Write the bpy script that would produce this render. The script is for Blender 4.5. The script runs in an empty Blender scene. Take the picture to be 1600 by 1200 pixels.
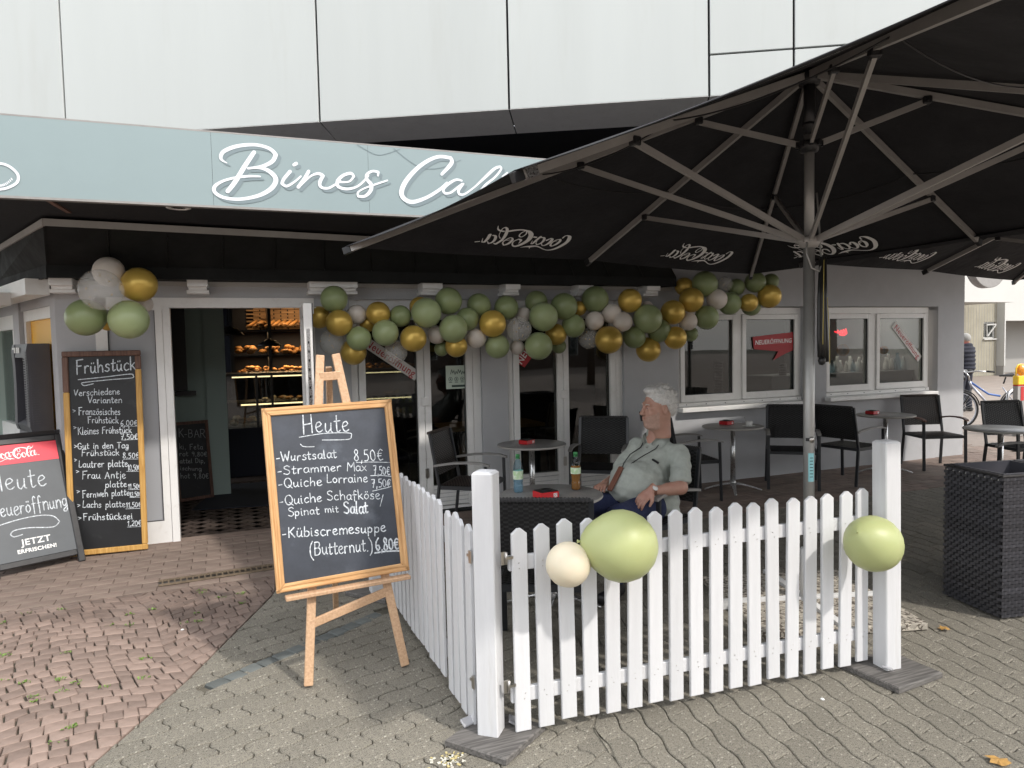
import bpy, math, random
import numpy as np
from mathutils import Vector, Matrix
random.seed(7)
rnd = random.Random(11)
scene = bpy.context.scene
COL = scene.collection
# ------------------------------------------------------------------ camera
YAW, PIT, ROL, FPX = 0.380125, 0.0549149, -0.02175, 1118.3
EYE = Vector((0, 0, 1.7))
fwd = Vector((math.sin(YAW)*math.cos(PIT), math.cos(YAW)*math.cos(PIT), -math.sin(PIT)))
rgt = Vector((math.cos(YAW), -math.sin(YAW), 0))
upv = rgt.cross(fwd)
r2 = math.cos(ROL)*rgt + math.sin(ROL)*upv
u2 = -math.sin(ROL)*rgt + math.cos(ROL)*upv
cam_data = bpy.data.cameras.new('camera')
cam = bpy.data.objects.new('camera', cam_data); COL.objects.link(cam)
cam.matrix_world = Matrix(((r2.x, u2.x, -fwd.x, EYE.x), (r2.y, u2.y, -fwd.y, EYE.y), (r2.z, u2.z, -fwd.z, EYE.z), (0, 0, 0, 1)))
cam_data.sensor_width = 36.0
cam_data.lens = FPX/1600*36.0
cam_data.clip_start = 0.05
cam_data.clip_end = 400
scene.camera = cam
# ------------------------------------------------------------------ world, sun, exposure
SUN = Vector((0.50, -1.0, 1.10)).normalized()
world = bpy.data.worlds.new('World'); scene.world = world; world.use_nodes = True
wn = world.node_tree; wn.nodes.clear()
sky = wn.nodes.new('ShaderNodeTexSky'); sky.sky_type = 'NISHITA'; sky.sun_disc = False
sky.sun_elevation = math.asin(SUN.z); sky.sun_rotation = math.atan2(SUN.x, SUN.y)
sky.air_density = 1.0; sky.dust_density = 2.5; sky.ozone_density = 1.0
bg = wn.nodes.new('ShaderNodeBackground'); bg.inputs[1].default_value = 0.15
wo = wn.nodes.new('ShaderNodeOutputWorld')
cl = wn.nodes.new('ShaderNodeMix'); cl.data_type = 'RGBA'; cl.inputs[0].default_value = 0.55; cl.inputs[7].default_value = (20, 20.1, 20.2, 1)   # thin bright cloud veil, even over the whole sky
wn.links.new(sky.outputs[0], cl.inputs[6]); wn.links.new(cl.outputs[2], bg.inputs[0]); wn.links.new(bg.outputs[0], wo.inputs[0])
sd = bpy.data.lights.new('sun', 'SUN'); sd.energy = 2.6; sd.angle = math.radians(2.0); sd.color = (1.0, 0.945, 0.875)
sun = bpy.data.objects.new('sun', sd); COL.objects.link(sun)
sun.rotation_euler = (-SUN).to_track_quat('-Z', 'Y').to_euler()
sun.location = (5, -8, 12)
scene.view_settings.view_transform = 'Standard'; scene.view_settings.look = 'None'
scene.view_settings.exposure = 0.17; scene.view_settings.gamma = 1.0
scene.view_settings.use_curve_mapping = False
scene.render.engine = 'CYCLES'
scene.cycles.max_bounces = 8
scene.cycles.transparent_max_bounces = 24

# a photo measurement turned into a point on a known vertical plane y=Y or height z=Z
def ray(px, py): return fwd + r2*((px-800)/FPX) - u2*((py-600)/FPX)
def onY(px, py, Y): d = ray(px, py); return EYE + d*(Y/d.y)
def onZ(px, py, Z): d = ray(px, py); return EYE + d*((Z-1.7)/d.z)

# ------------------------------------------------------------------ mesh helper
class MB:
    def __init__(s): s.v = []; s.f = []; s.mi = []; s.sm = []
    def add(s, vs, fs, mi=0, sm=False):
        o = len(s.v); s.v.extend([tuple(v) for v in vs])
        for f in fs: s.f.append(tuple(i+o for i in f)); s.mi.append(mi); s.sm.append(sm)
        return s
    def box(s, c, d, rot=None, mi=0, bev=0.0):
        hx, hy, hz = d[0]/2, d[1]/2, d[2]/2
        c = Vector(c)
        if bev > 0 and min(hx, hy, hz) > bev:
            vs = []; b = bev
            for sx in (-1, 1):
                for sy in (-1, 1):
                    for sz in (-1, 1):
                        vs += [(sx*(hx-b), sy*(hy-b), sz*hz), (sx*(hx-b), sy*hy, sz*(hz-b)), (sx*hx, sy*(hy-b), sz*(hz-b))]
            def I(sx, sy, sz, k): return ((sx > 0)*4+(sy > 0)*2+(sz > 0))*3+k
            fs = []
            for sz in (-1, 1):
                q = [I(-1, -1, sz, 0), I(1, -1, sz, 0), I(1, 1, sz, 0), I(-1, 1, sz, 0)]; fs.append(q if sz > 0 else q[::-1])
            for sy in (-1, 1):
                q = [I(-1, sy, -1, 1), I(1, sy, -1, 1), I(1, sy, 1, 1), I(-1, sy, 1, 1)]; fs.append(q if sy < 0 else q[::-1])
            for sx in (-1, 1):
                q = [I(sx, -1, -1, 2), I(sx, 1, -1, 2), I(sx, 1, 1, 2), I(sx, -1, 1, 2)]; fs.append(q if sx > 0 else q[::-1])
            for a in (-1, 1):
                for b2 in (-1, 1):
                    q = [I(-1, a, b2, 0), I(1, a, b2, 0), I(1, a, b2, 1), I(-1, a, b2, 1)]; fs.append(q if a*b2 < 0 else q[::-1])
                    q = [I(a, -1, b2, 0), I(a, 1, b2, 0), I(a, 1, b2, 2), I(a, -1, b2, 2)]; fs.append(q if a*b2 > 0 else q[::-1])
                    q = [I(a, b2, -1, 1), I(a, b2, 1, 1), I(a, b2, 1, 2), I(a, b2, -1, 2)]; fs.append(q if a*b2 < 0 else q[::-1])
            for sx in (-1, 1):
                for sy in (-1, 1):
                    for sz in (-1, 1):
                        q = [I(sx, sy, sz, 0), I(sx, sy, sz, 1), I(sx, sy, sz, 2)]; fs.append(q if sx*sy*sz < 0 else q[::-1])
        else:
            vs = [(x, y, z) for x in (-hx, hx) for y in (-hy, hy) for z in (-hz, hz)]
            fs = [(0, 1, 3, 2), (4, 6, 7, 5), (0, 4, 5, 1), (2, 3, 7, 6), (0, 2, 6, 4), (1, 5, 7, 3)]
        if rot is not None:
            vs = [rot @ Vector(v) for v in vs]
        return s.add([Vector(v)+c for v in vs], fs, mi)
    def bb(s, x0, x1, y0, y1, z0, z1, mi=0, bev=0.0):
        return s.box(((x0+x1)/2, (y0+y1)/2, (z0+z1)/2), (x1-x0, y1-y0, z1-z0), None, mi, bev)
    def bar(s, a, b, w, h=None, mi=0, up=(0, 0, 1), bev=0.0):
        a = Vector(a); b = Vector(b); d = b-a; L = d.length; d.normalize(); up = Vector(up)
        if abs(d.dot(up)) > 0.98: up = Vector((0, 1, 0))
        x = d.cross(up).normalized(); z = x.cross(d)
        m = Matrix((x, d, z)).transposed()
        return s.box((a+b)/2, (w, L, h or w), m, mi, bev)
    def tube(s, pts, r, n=8, mi=0, caps=True, flat=1.0):
        pts = [Vector(p) for p in pts]; k = len(pts); vs = []; fs = []
        rr = r if isinstance(r, (list, tuple)) else [r]*k
        t0 = (pts[1]-pts[0]).normalized()
        ref = Vector((0, 0, 1)) if abs(t0.z) < 0.9 else Vector((1, 0, 0))
        x = t0.cross(ref).normalized()
        for i, p in enumerate(pts):
            t = (pts[min(i+1, k-1)]-pts[max(i-1, 0)]).normalized()
            x = (x - t*x.dot(t)).normalized(); y = t.cross(x)
            for j in range(n):
                a = 2*math.pi*j/n; vs.append(p+(x*math.cos(a)+y*math.sin(a)*flat)*rr[i])
        for i in range(k-1):
            for j in range(n):
                a = i*n+j; b = i*n+(j+1) % n; fs.append((a, b, b+n, a+n))
        if caps: fs.append(tuple(range(n))[::-1]); fs.append(tuple((k-1)*n+j for j in range(n)))
        return s.add(vs, fs, mi, True)
    def lathe(s, prof, c=(0, 0, 0), n=20, mi=0, M=None, cap=True):
        vs = []; fs = []; c = Vector(c)
        for (r, z) in prof:
            for j in range(n):
                a = 2*math.pi*j/n; p = Vector((r*math.cos(a), r*math.sin(a), z))
                if M is not None: p = M @ p
                vs.append(p+c)
        k = len(prof)
        for i in range(k-1):
            for j in range(n):
                a = i*n+j; b = i*n+(j+1) % n; fs.append((a, b, b+n, a+n))
        if cap:
            if prof[0][0] > 1e-5: fs.append(tuple(range(n))[::-1])
            if prof[-1][0] > 1e-5: fs.append(tuple((k-1)*n+j for j in range(n)))
        return s.add(vs, fs, mi, True)
    def prism(s, poly, z0, z1, mi=0, chamfer=0.0):
        n = len(poly); vs = []; fs = []
        cx = sum(p[0] for p in poly)/n; cy = sum(p[1] for p in poly)/n
        vs += [(p[0], p[1], z0) for p in poly]
        if chamfer > 0:
            vs += [(p[0], p[1], z1-chamfer) for p in poly]
            ins = []
            for p in poly:
                d = math.hypot(p[0]-cx, p[1]-cy) or 1; k = max(0.0, 1-chamfer*1.3/d)
                ins.append((cx+(p[0]-cx)*k, cy+(p[1]-cy)*k, z1))
            vs += ins; L = 3
        else:
            vs += [(p[0], p[1], z1) for p in poly]; L = 2
        for l in range(L-1):
            for i in range(n):
                a = l*n+i; b = l*n+(i+1) % n; fs.append((a, b, b+n, a+n))
        fs.append(tuple((L-1)*n+i for i in range(n)))
        return s.add(vs, fs, mi)
    def mesh(s, name, mats):
        me = bpy.data.meshes.new(name); me.from_pydata(s.v, [], s.f)
        for m in (mats if isinstance(mats, (list, tuple)) else [mats]): me.materials.append(m)
        if any(s.mi): me.polygons.foreach_set('material_index', s.mi)
        if any(s.sm): me.polygons.foreach_set('use_smooth', s.sm)
        me.update(); return me
    def obj(s, name, mats, parent=None, mw=None):
        return link(name, s.mesh(name, mats), parent, mw)
def link(name, me, parent=None, mw=None):
    o = bpy.data.objects.new(name, me); COL.objects.link(o)
    if parent is not None: o.parent = parent
    if mw is not None:
        if isinstance(mw, Matrix): o.matrix_local = mw
        else: o.location = mw
    return o
def tag(o, label, cat, group=None):
    o['label'] = label; o['category'] = cat
    if group: o['group'] = group
    return o
def thing(name, label, cat, loc=(0, 0, 0), rz=0.0, group=None, mw=None):
    o = bpy.data.objects.new(name, None); COL.objects.link(o); o.empty_display_size = 0.1
    if mw is not None: o.matrix_world = mw
    else: o.location = loc; o.rotation_euler = (0, 0, rz)
    return tag(o, label, cat, group)
def structure(o): o['kind'] = 'structure'; return o
def stuff(o): o['kind'] = 'stuff'; return o
def dup(root, loc=None, rz=None, label=None, group=None):
    r = root.copy(); COL.objects.link(r)
    if loc is not None: r.location = loc
    if rz is not None: r.rotation_euler = (0, 0, rz)
    if label: r['label'] = label
    if group: r['group'] = group
    for ch in list(root.children):
        c = ch.copy(); COL.objects.link(c); c.parent = r
        for g in list(ch.children):
            d = g.copy(); COL.objects.link(d); d.parent = c
    return r
def frame_mat(o, u, v):
    u = Vector(u).normalized(); v = Vector(v); n = u.cross(v).normalized(); v = n.cross(u)
    return Matrix(((u.x, v.x, n.x, o[0]), (u.y, v.y, n.y, o[1]), (u.z, v.z, n.z, o[2]), (0, 0, 0, 1)))
# ------------------------------------------------------------------ materials
def M(name, col, rough=0.6, metal=0.0, var=None, bump=None, rand=0.0, island=0.0, speck=None, coat=0.0, sss=0.0, trans=0.0, spec=None, emit=None, stain=None, alpha=1.0, hue=None, stretch=None):
    m = bpy.data.materials.new(name); m.use_nodes = True
    nt = m.node_tree; b = nt.nodes['Principled BSDF']; N = nt.nodes.new; L = nt.links.new
    b.inputs['Base Color'].default_value = (*col, 1); b.inputs['Roughness'].default_value = rough
    b.inputs['Metallic'].default_value = metal
    if coat: b.inputs['Coat Weight'].default_value = coat; b.inputs['Coat Roughness'].default_value = 0.15
    if sss: b.inputs['Subsurface Weight'].default_value = sss; b.inputs['Subsurface Radius'].default_value = (0.02, 0.012, 0.008)
    if trans: b.inputs['Transmission Weight'].default_value = trans; b.inputs['IOR'].default_value = 1.33
    if spec is not None: b.inputs['Specular IOR Level'].default_value = spec
    if emit: b.inputs['Emission Color'].default_value = (*emit[0], 1); b.inputs['Emission Strength'].default_value = emit[1]
    b.inputs['Alpha'].default_value = alpha
    tc = N('ShaderNodeTexCoord'); cur = None
    if stretch:
        mp_ = N('ShaderNodeMapping'); mp_.inputs['Scale'].default_value = stretch; L(tc.outputs['Object'], mp_.inputs[0]); OBJ = mp_.outputs[0]
    else: OBJ = tc.outputs['Object']
    def mixcol(fac, a, c2, blend='MIX'):
        mx = N('ShaderNodeMix'); mx.data_type = 'RGBA'; mx.blend_type = blend
        if hasattr(fac, 'links') or hasattr(fac, 'is_linked'): L(fac, mx.inputs[0])
        else: mx.inputs[0].default_value = fac
        for s_, i in ((a, 6), (c2, 7)):
            if isinstance(s_, (tuple, list)): mx.inputs[i].default_value = (*s_, 1)
            else: L(s_, mx.inputs[i])
        return mx.outputs[2]
    def noise(scale, detail=4, rough_=0.6):
        n = N('ShaderNodeTexNoise'); n.inputs['Scale'].default_value = scale; n.inputs['Detail'].default_value = detail; n.inputs['Roughness'].default_value = rough_
        L(OBJ, n.inputs['Vector']); return n
    def ramp(sock, a, c2):
        r = N('ShaderNodeMapRange'); r.inputs[1].default_value = a; r.inputs[2].default_value = c2; L(sock, r.inputs[0]); return r.outputs[0]
    cur = tuple(col)
    if var:      # (scale, dark factor) : mottling of the surface colour
        d = tuple(c*(1-var[1]) for c in col); h = tuple(min(1, c*(1+var[1]*0.7)) for c in col)
        cur = mixcol(ramp(noise(var[0], 6).outputs[0], 0.32, 0.68), d, h)
    if hue:      # second colour patches (scale, colour, amount)
        n = noise(hue[0], 3); r = ramp(n.outputs[0], 0.45, 0.65)
        mu = N('ShaderNodeMath'); mu.operation = 'MULTIPLY'; L(r, mu.inputs[0]); mu.inputs[1].default_value = hue[2]
        cur = mixcol(mu.outputs[0], cur, hue[1])
    if stain:
        n = noise(stain[0], 5, 0.7); r = ramp(n.outputs[0], 0.55, 0.75)
        mu = N('ShaderNodeMath'); mu.operation = 'MULTIPLY'; L(r, mu.inputs[0]); mu.inputs[1].default_value = stain[2]
        cur = mixcol(mu.outputs[0], cur, stain[1])
    if speck:    # (scale, light col, dark col, threshold)
        for sc, cc, th in speck:
            v = N('ShaderNodeTexVoronoi'); v.inputs['Scale'].default_value = sc; L(tc.outputs['Object'], v.inputs['Vector'])
            sep = N('ShaderNodeSeparateColor'); L(v.outputs['Color'], sep.inputs[0])
            g = N('ShaderNodeMath'); g.operation = 'GREATER_THAN'; g.inputs[1].default_value = th; L(sep.outputs[0], g.inputs[0])
            cur = mixcol(g.outputs[0], cur, cc)
    for amt, kind in ((rand, 'o'), (island, 'i')):
        if amt:
            if kind == 'o': q = N('ShaderNodeObjectInfo').outputs['Random']
            else: q = N('ShaderNodeNewGeometry').outputs['Random Per Island']
            mr = N('ShaderNodeMapRange'); mr.inputs[3].default_value = 1-amt; mr.inputs[4].default_value = 1+amt*0.8; L(q, mr.inputs[0])
            cb = N('ShaderNodeCombineColor')
            for i in range(3): L(mr.outputs[0], cb.inputs[i])
            cur = mixcol(1.0, cur, cb.outputs[0], 'MULTIPLY')
    if not isinstance(cur, tuple): L(cur, b.inputs['Base Color'])
    if bump:     # (scale, strength, distance)
        n = noise(bump[0], 5, 0.65); bp = N('ShaderNodeBump'); bp.inputs['Strength'].default_value = bump[1]
        bp.inputs['Distance'].default_value = bump[2]; L(n.outputs[0], bp.inputs['Height']); L(bp.outputs[0], b.inputs['Normal'])
        rr = ramp(n.outputs[0], 0.3, 0.7)
        mr = N('ShaderNodeMapRange'); mr.inputs[3].default_value = max(0.02, rough-0.08); mr.inputs[4].default_value = min(1, rough+0.1)
        L(rr, mr.inputs[0]); L(mr.outputs[0], b.inputs['Roughness'])
    return m
def wood(name, c1, c2, rough=0.6, axis='Z', scale=14.0, dist=5.0):
    m = bpy.data.materials.new(name); m.use_nodes = True; nt = m.node_tree; b = nt.nodes['Principled BSDF']; N = nt.nodes.new; L = nt.links.new
    tc = N('ShaderNodeTexCoord'); mp = N('ShaderNodeMapping'); L(tc.outputs['Object'], mp.inputs[0])
    st = {'X': (0.06, 1, 1), 'Y': (1, 0.06, 1), 'Z': (1, 1, 0.06)}[axis]; mp.inputs['Scale'].default_value = st
    n = N('ShaderNodeTexNoise'); n.inputs['Scale'].default_value = scale*6; n.inputs['Detail'].default_value = 6; n.inputs['Distortion'].default_value = dist*0.1
    L(mp.outputs[0], n.inputs['Vector'])
    r = N('ShaderNodeValToRGB'); r.color_ramp.elements[0].position = 0.35; r.color_ramp.elements[1].position = 0.68
    r.color_ramp.elements[0].color = (*c1, 1); r.color_ramp.elements[1].color = (*c2, 1)
    L(n.outputs[0], r.inputs[0]); L(r.outputs[0], b.inputs['Base Color']); b.inputs['Roughness'].default_value = rough
    bp = N('ShaderNodeBump'); bp.inputs['Strength'].default_value = 0.25; bp.inputs['Distance'].default_value = 0.002
    L(n.outputs[0], bp.inputs['Height']); L(bp.outputs[0], b.inputs['Normal'])
    return m
def glass(name, tint=(0.75, 0.8, 0.8), ior=1.5):
    m = bpy.data.materials.new(name); m.use_nodes = True; nt = m.node_tree; nt.nodes.clear(); N = nt.nodes.new; L = nt.links.new
    o = N('ShaderNodeOutputMaterial'); mx = N('ShaderNodeMixShader'); t = N('ShaderNodeBsdfTransparent'); g = N('ShaderNodeBsdfGlossy')
    t.inputs[0].default_value = (*tint, 1); g.inputs['Roughness'].default_value = 0.01
    f = N('ShaderNodeFresnel'); ge = N('ShaderNodeNewGeometry'); mi_ = N('ShaderNodeMapRange'); mi_.inputs[3].default_value = ior; mi_.inputs[4].default_value = 1/ior
    L(ge.outputs['Backfacing'], mi_.inputs[0]); L(mi_.outputs[0], f.inputs[0])
    k = N('ShaderNodeMath'); k.operation = 'MULTIPLY_ADD'; k.inputs[1].default_value = 1.15; k.inputs[2].default_value = 0.0; k.use_clamp = True
    L(f.outputs[0], k.inputs[0])
    tc = N('ShaderNodeTexCoord'); n = N('ShaderNodeTexNoise'); n.inputs['Scale'].default_value = 1.3; n.inputs['Detail'].default_value = 1
    L(tc.outputs['Object'], n.inputs['Vector']); bp = N('ShaderNodeBump'); bp.inputs['Strength'].default_value = 0.05; bp.inputs['Distance'].default_value = 0.02
    L(n.outputs[0], bp.inputs['Height']); L(bp.outputs[0], g.inputs['Normal'])
    L(k.outputs[0], mx.inputs[0]); L(t.outputs[0], mx.inputs[1]); L(g.outputs[0], mx.inputs[2]); L(mx.outputs[0], o.inputs[0])
    return m
mt = {}
mt['render_wall'] = M('grey_render', (0.44, 0.445, 0.46), 0.9, var=(3.0, 0.05), bump=(90, 0.5, 0.004))
mt['render_wall2'] = M('warm_render', (0.46, 0.45, 0.43), 0.9, var=(3.0, 0.05), bump=(60, 0.6, 0.006))
mt['gutter'] = M('gutter_grey', (0.36, 0.35, 0.33), 0.6, var=(5, 0.1))
mt['brick_dark'] = M('dark_brick_wall', (0.10, 0.075, 0.06), 0.9, var=(2, 0.2))
mt['white_pvc'] = M('white_frame', (0.76, 0.755, 0.74), 0.35, var=(5, 0.04), stain=(14, (0.45, 0.42, 0.36), 0.25))
mt['white_cool'] = M('white_trim', (0.78, 0.78, 0.77), 0.4, var=(5, 0.03))
mt['white_paint'] = M('white_fence_paint', (0.63, 0.635, 0.65), 0.45, var=(16, 0.07), bump=(75, 0.45, 0.003), stain=(14, (0.44, 0.42, 0.38), 0.42), rand=0.06, stretch=(1, 1, .10))
mt['panel_white'] = M('white_metal_panel', (0.46, 0.485, 0.475), 0.45, var=(1.6, 0.035), stain=(2.6, (0.36, 0.355, 0.32), 0.22), rand=0.03, stretch=(1, 1, .12), bump=(3, 0.08, 0.01))
mt['black_soffit'] = M('black_soffit', (0.022, 0.022, 0.025), 0.75, spec=0.2, var=(20, 0.2), bump=(120, 0.3, 0.002))
mt['black_sheet'] = M('black_sheet_metal', (0.013, 0.014, 0.014), 0.75, spec=0.2, var=(4, 0.25), bump=(6, 0.35, 0.01))
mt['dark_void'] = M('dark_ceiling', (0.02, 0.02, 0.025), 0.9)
mt['sign_blue'] = M('sign_face', (0.235, 0.300, 0.312), 0.38, var=(1.2, 0.03), stain=(2.0, (0.25, 0.32, 0.335), 0.3))
mt['sign_white'] = M('sign_letter', (0.72, 0.76, 0.80), 0.4)
mt['sign_shade'] = M('sign_letter_outline', (0.17, 0.22, 0.24), 0.5)
mt['chalk'] = M('chalk', (0.58, 0.62, 0.66), 0.95, var=(90, 0.5))
mt['slate'] = M('chalkboard', (0.040, 0.047, 0.062), 0.55, var=(3.5, 0.35), stain=(4.5, (0.12, 0.14, 0.17), 0.6), bump=(80, 0.1, 0.001))
mt['slate2'] = M('black_chalkboard', (0.010, 0.011, 0.013), 0.5, var=(4, 0.3), stain=(5, (0.05, 0.052, 0.056), 0.6))
mt['slate3'] = M('grey_chalkboard', (0.085, 0.095, 0.105), 0.45, var=(6, 0.1))
mt['ply'] = wood('pine_frame', (0.46, 0.24, 0.09), (0.66, 0.40, 0.19), 0.55, 'Y')
mt['plyx'] = wood('pine_frame_rail', (0.46, 0.24, 0.09), (0.66, 0.40, 0.19), 0.55, 'X')
mt['beech'] = wood('beech_leg', (0.47, 0.29, 0.17), (0.60, 0.40, 0.25), 0.6, 'Y')
mt['gold_wood'] = wood('yellow_pine', (0.42, 0.22, 0.05), (0.60, 0.36, 0.11), 0.6, 'Y')
mt['brown_wood'] = wood('stained_brown_wood', (0.10, 0.05, 0.035), (0.19, 0.10, 0.07), 0.6, 'Y')
mt['old_wood'] = wood('grey_weathered_board', (0.075, 0.07, 0.066), (0.17, 0.16, 0.15), 0.8, 'X')
mt['arm_wood'] = M('grey_armrest', (0.27, 0.26, 0.25), 0.5, var=(14, 0.12))
mt['arm_brown'] = M('brown_armrest', (0.17, 0.09, 0.07), 0.45, var=(14, 0.12))
mt['wicker'] = M('black_wicker', (0.022, 0.021, 0.022), 0.5, island=0.35, bump=(300, 0.2, 0.001))
mt['wicker_planter'] = M('planter_wicker', (0.045, 0.045, 0.052), 0.36, island=0.3, bump=(300, 0.2, 0.001))
mt['wicker_brown'] = M('brown_wicker', (0.050, 0.036, 0.030), 0.38, island=0.4, bump=(300, 0.2, 0.001))
mt['wicker_back'] = M('wicker_core', (0.01, 0.01, 0.01), 0.8)
mt['chair_metal'] = M('anthracite_frame', (0.022, 0.024, 0.028), 0.35)
mt['steel'] = M('brushed_steel', (0.55, 0.55, 0.55), 0.28, 1.0, bump=(120, 0.1, 0.001))
mt['pole'] = M('aluminium_pole', (0.40, 0.40, 0.39), 0.42, 0.5, var=(8, 0.06))
mt['pole_dark'] = M('dark_pole', (0.03, 0.03, 0.032), 0.35, 0.4)
mt['rib'] = M('rib_aluminium', (0.36, 0.345, 0.33), 0.45, 0.25, var=(6, 0.1))
mt['canvas'] = M('black_canvas', (0.029, 0.029, 0.032), 0.9, bump=(3.2, 0.55, 0.05), var=(2.5, 0.22), spec=0.2)
mt['print_white'] = M('white_print', (0.88, 0.88, 0.87), 0.8)
mt['table_top'] = M('stone_laminate', (0.20, 0.195, 0.19), 0.32, var=(18, 0.18), speck=[(260, (0.28, 0.27, 0.26), 0.8)], stain=(10, (0.12, 0.10, 0.09), 0.5))
mt['table_edge'] = M('table_edge', (0.42, 0.40, 0.37), 0.5)
mt['b_green'] = M('sage_latex', (0.235, 0.285, 0.135), 0.33, spec=0.45, rand=0.12, sss=0.1)
mt['b_green2'] = M('light_sage_latex', (0.315, 0.375, 0.19), 0.33, spec=0.45, rand=0.08, sss=0.1)
mt['b_lime'] = M('lime_latex', (0.40, 0.435, 0.20), 0.42, spec=0.4, rand=0.03, sss=0.15, stain=(6, (0.34, 0.40, 0.15), 0.3))
mt['b_gold'] = M('gold_latex', (0.62, 0.42, 0.09), 0.34, 0.40, rand=0.1)
mt['b_white'] = M('ivory_latex', (0.64, 0.58, 0.52), 0.38, rand=0.05, sss=0.1)
mt['b_cream'] = M('cream_latex', (0.74, 0.66, 0.50), 0.4, sss=0.15)
mt['confetti'] = M('gold_confetti', (0.55, 0.36, 0.10), 0.3, 0.8)
mt['red_box'] = M('red_box', (0.55, 0.02, 0.025), 0.4)
mt['red_sign'] = M('red_sticker', (0.38, 0.012, 0.02), 0.5)
mt['red_text'] = M('red_text', (0.38, 0.02, 0.03), 0.5)
mt['white_sticker'] = M('white_sticker', (0.62, 0.60, 0.58), 0.5)
mt['white_plain'] = M('white_plastic', (0.75, 0.75, 0.73), 0.4)
mt['coke_red'] = M('red_board_header', (0.72, 0.05, 0.08), 0.4)
mt['aboard_frame'] = M('black_board_frame', (0.028, 0.028, 0.030), 0.4, var=(20, 0.3))
mt['black_plastic'] = M('black_plastic', (0.012, 0.012, 0.013), 0.35)
mt['atm_grey'] = M('anthracite_plastic', (0.075, 0.075, 0.088), 0.4, var=(6, 0.1))
mt['atm_dark'] = M('dark_plastic', (0.02, 0.02, 0.026), 0.4)
mt['yellow'] = M('yellow_panel', (0.92, 0.47, 0.015), 0.3)
mt['green_wall'] = M('sage_interior_wall', (0.34, 0.42, 0.38), 0.8)
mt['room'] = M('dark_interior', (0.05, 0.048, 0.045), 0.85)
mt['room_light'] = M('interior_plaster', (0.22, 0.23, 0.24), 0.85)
mt['glass'] = glass('window_glass', (0.55, 0.58, 0.58))
mt['clear'] = glass('clear_glass', (0.9, 0.92, 0.92), 1.45)
mt['frost'] = M('frosted_panel', (0.36, 0.37, 0.39), 0.35)
mt['brass'] = M('hinge_steel', (0.5, 0.48, 0.45), 0.3, 1.0)
GREY = [(230, (0.25, 0.23, 0.19), 0.80), (330, (0.085, 0.08, 0.068), 0.80), (150, (0.36, 0.34, 0.29), 0.99)]
mt['paver'] = M('exposed_aggregate_paver', (0.205, 0.188, 0.152), 0.9, var=(1.6, 0.14), speck=GREY, island=0.14, rand=0.10, bump=(220, 0.8, 0.004), stain=(2.3, (0.10, 0.092, 0.08), 0.45))
mt['cobble'] = M('red_cobble', (0.225, 0.163, 0.133), 0.88, var=(13, 0.20), island=0.22, rand=0.22, bump=(70, 0.6, 0.005), hue=(2.0, (0.30, 0.235, 0.20), 0.5), stain=(5, (0.2, 0.13, 0.11), 0.4))
mt['clinker'] = M('brown_clinker', (0.210, 0.155, 0.128), 0.88, var=(6, 0.2), island=0.18, rand=0.14, bump=(80, 0.5, 0.004), hue=(1.7, (0.22, 0.185, 0.15), 0.6))
mt['blue_cobble'] = M('blue_grey_sett', (0.115, 0.125, 0.120), 0.85, var=(9, 0.2), rand=0.2, bump=(60, 0.6, 0.005))
mt['joint'] = M('joint_sand', (0.10, 0.09, 0.07), 0.95, var=(7, 0.3), bump=(150, 0.8, 0.006), hue=(3, (0.06, 0.065, 0.035), 0.5))
mt['street'] = M('street_paving', (0.25, 0.21, 0.18), 0.9, var=(3, 0.15), island=0.1, bump=(50, 0.5, 0.005), stain=(1.2, (0.24, 0.18, 0.15), 0.6))
mt['iron'] = M('rusty_grate', (0.19, 0.145, 0.10), 0.7, 0.3, var=(20, 0.3))
mt['leaf_dry'] = M('dry_leaf', (0.42, 0.24, 0.07), 0.7, var=(40, 0.3))
mt['weed'] = M('weed_green', (0.13, 0.22, 0.035), 0.6, island=0.3)
mt['skin'] = M('skin', (0.45, 0.255, 0.19), 0.5, sss=0.12, var=(16, 0.10), hue=(11, (0.45, 0.19, 0.145), 0.3), bump=(120, 0.15, 0.002))
mt['hair'] = M('white_hair', (0.62, 0.60, 0.57), 0.6, var=(70, 0.2), bump=(160, 0.8, 0.004))
mt['beard'] = M('stubble', (0.45, 0.285, 0.225), 0.7, var=(60, 0.12))
mt['shirt'] = M('sage_shirt', (0.40, 0.425, 0.385), 0.9, var=(30, 0.10), bump=(14, 0.6, 0.012))
mt['trouser'] = M('navy_trousers', (0.018, 0.026, 0.075), 0.85, var=(12, 0.15), bump=(40, 0.3, 0.004))
mt['leather'] = M('brown_leather', (0.16, 0.06, 0.035), 0.5)
mt['tan'] = M('tan_case', (0.2, 0.09, 0.05), 0.5)
mt['watch'] = M('watch_face', (0.7, 0.7, 0.68), 0.2)
mt['pink'] = M('lip', (0.42, 0.18, 0.15), 0.5)
mt['eye'] = M('eye', (0.05, 0.04, 0.04), 0.3)
mt['bread'] = M('bread_crust', (0.45, 0.22, 0.07), 0.6, rand=0.3, island=0.3)
mt['cream_food'] = M('cream_pastry', (0.7, 0.55, 0.35), 0.6, island=0.3)
mt['warm_lamp'] = M('warm_strip_light', (1, 0.8, 0.5), 0.5, emit=((1.0, 0.72, 0.38), 5.0))
mt['neon_red'] = M('red_neon', (1, 0.1, 0.1), 0.5, emit=((1.0, 0.03, 0.05), 3.0))
mt['mirror_blue'] = M('blue_reflection_glow', (0.1, 0.2, 1), 0.5, emit=((0.05, 0.15, 0.9), 0.5))
mt['brick_in'] = M('interior_stone', (0.30, 0.19, 0.11), 0.85, island=0.3)
mt['pet'] = glass('pet_bottle', (0.72, 0.86, 0.93), 1.35)
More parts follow.
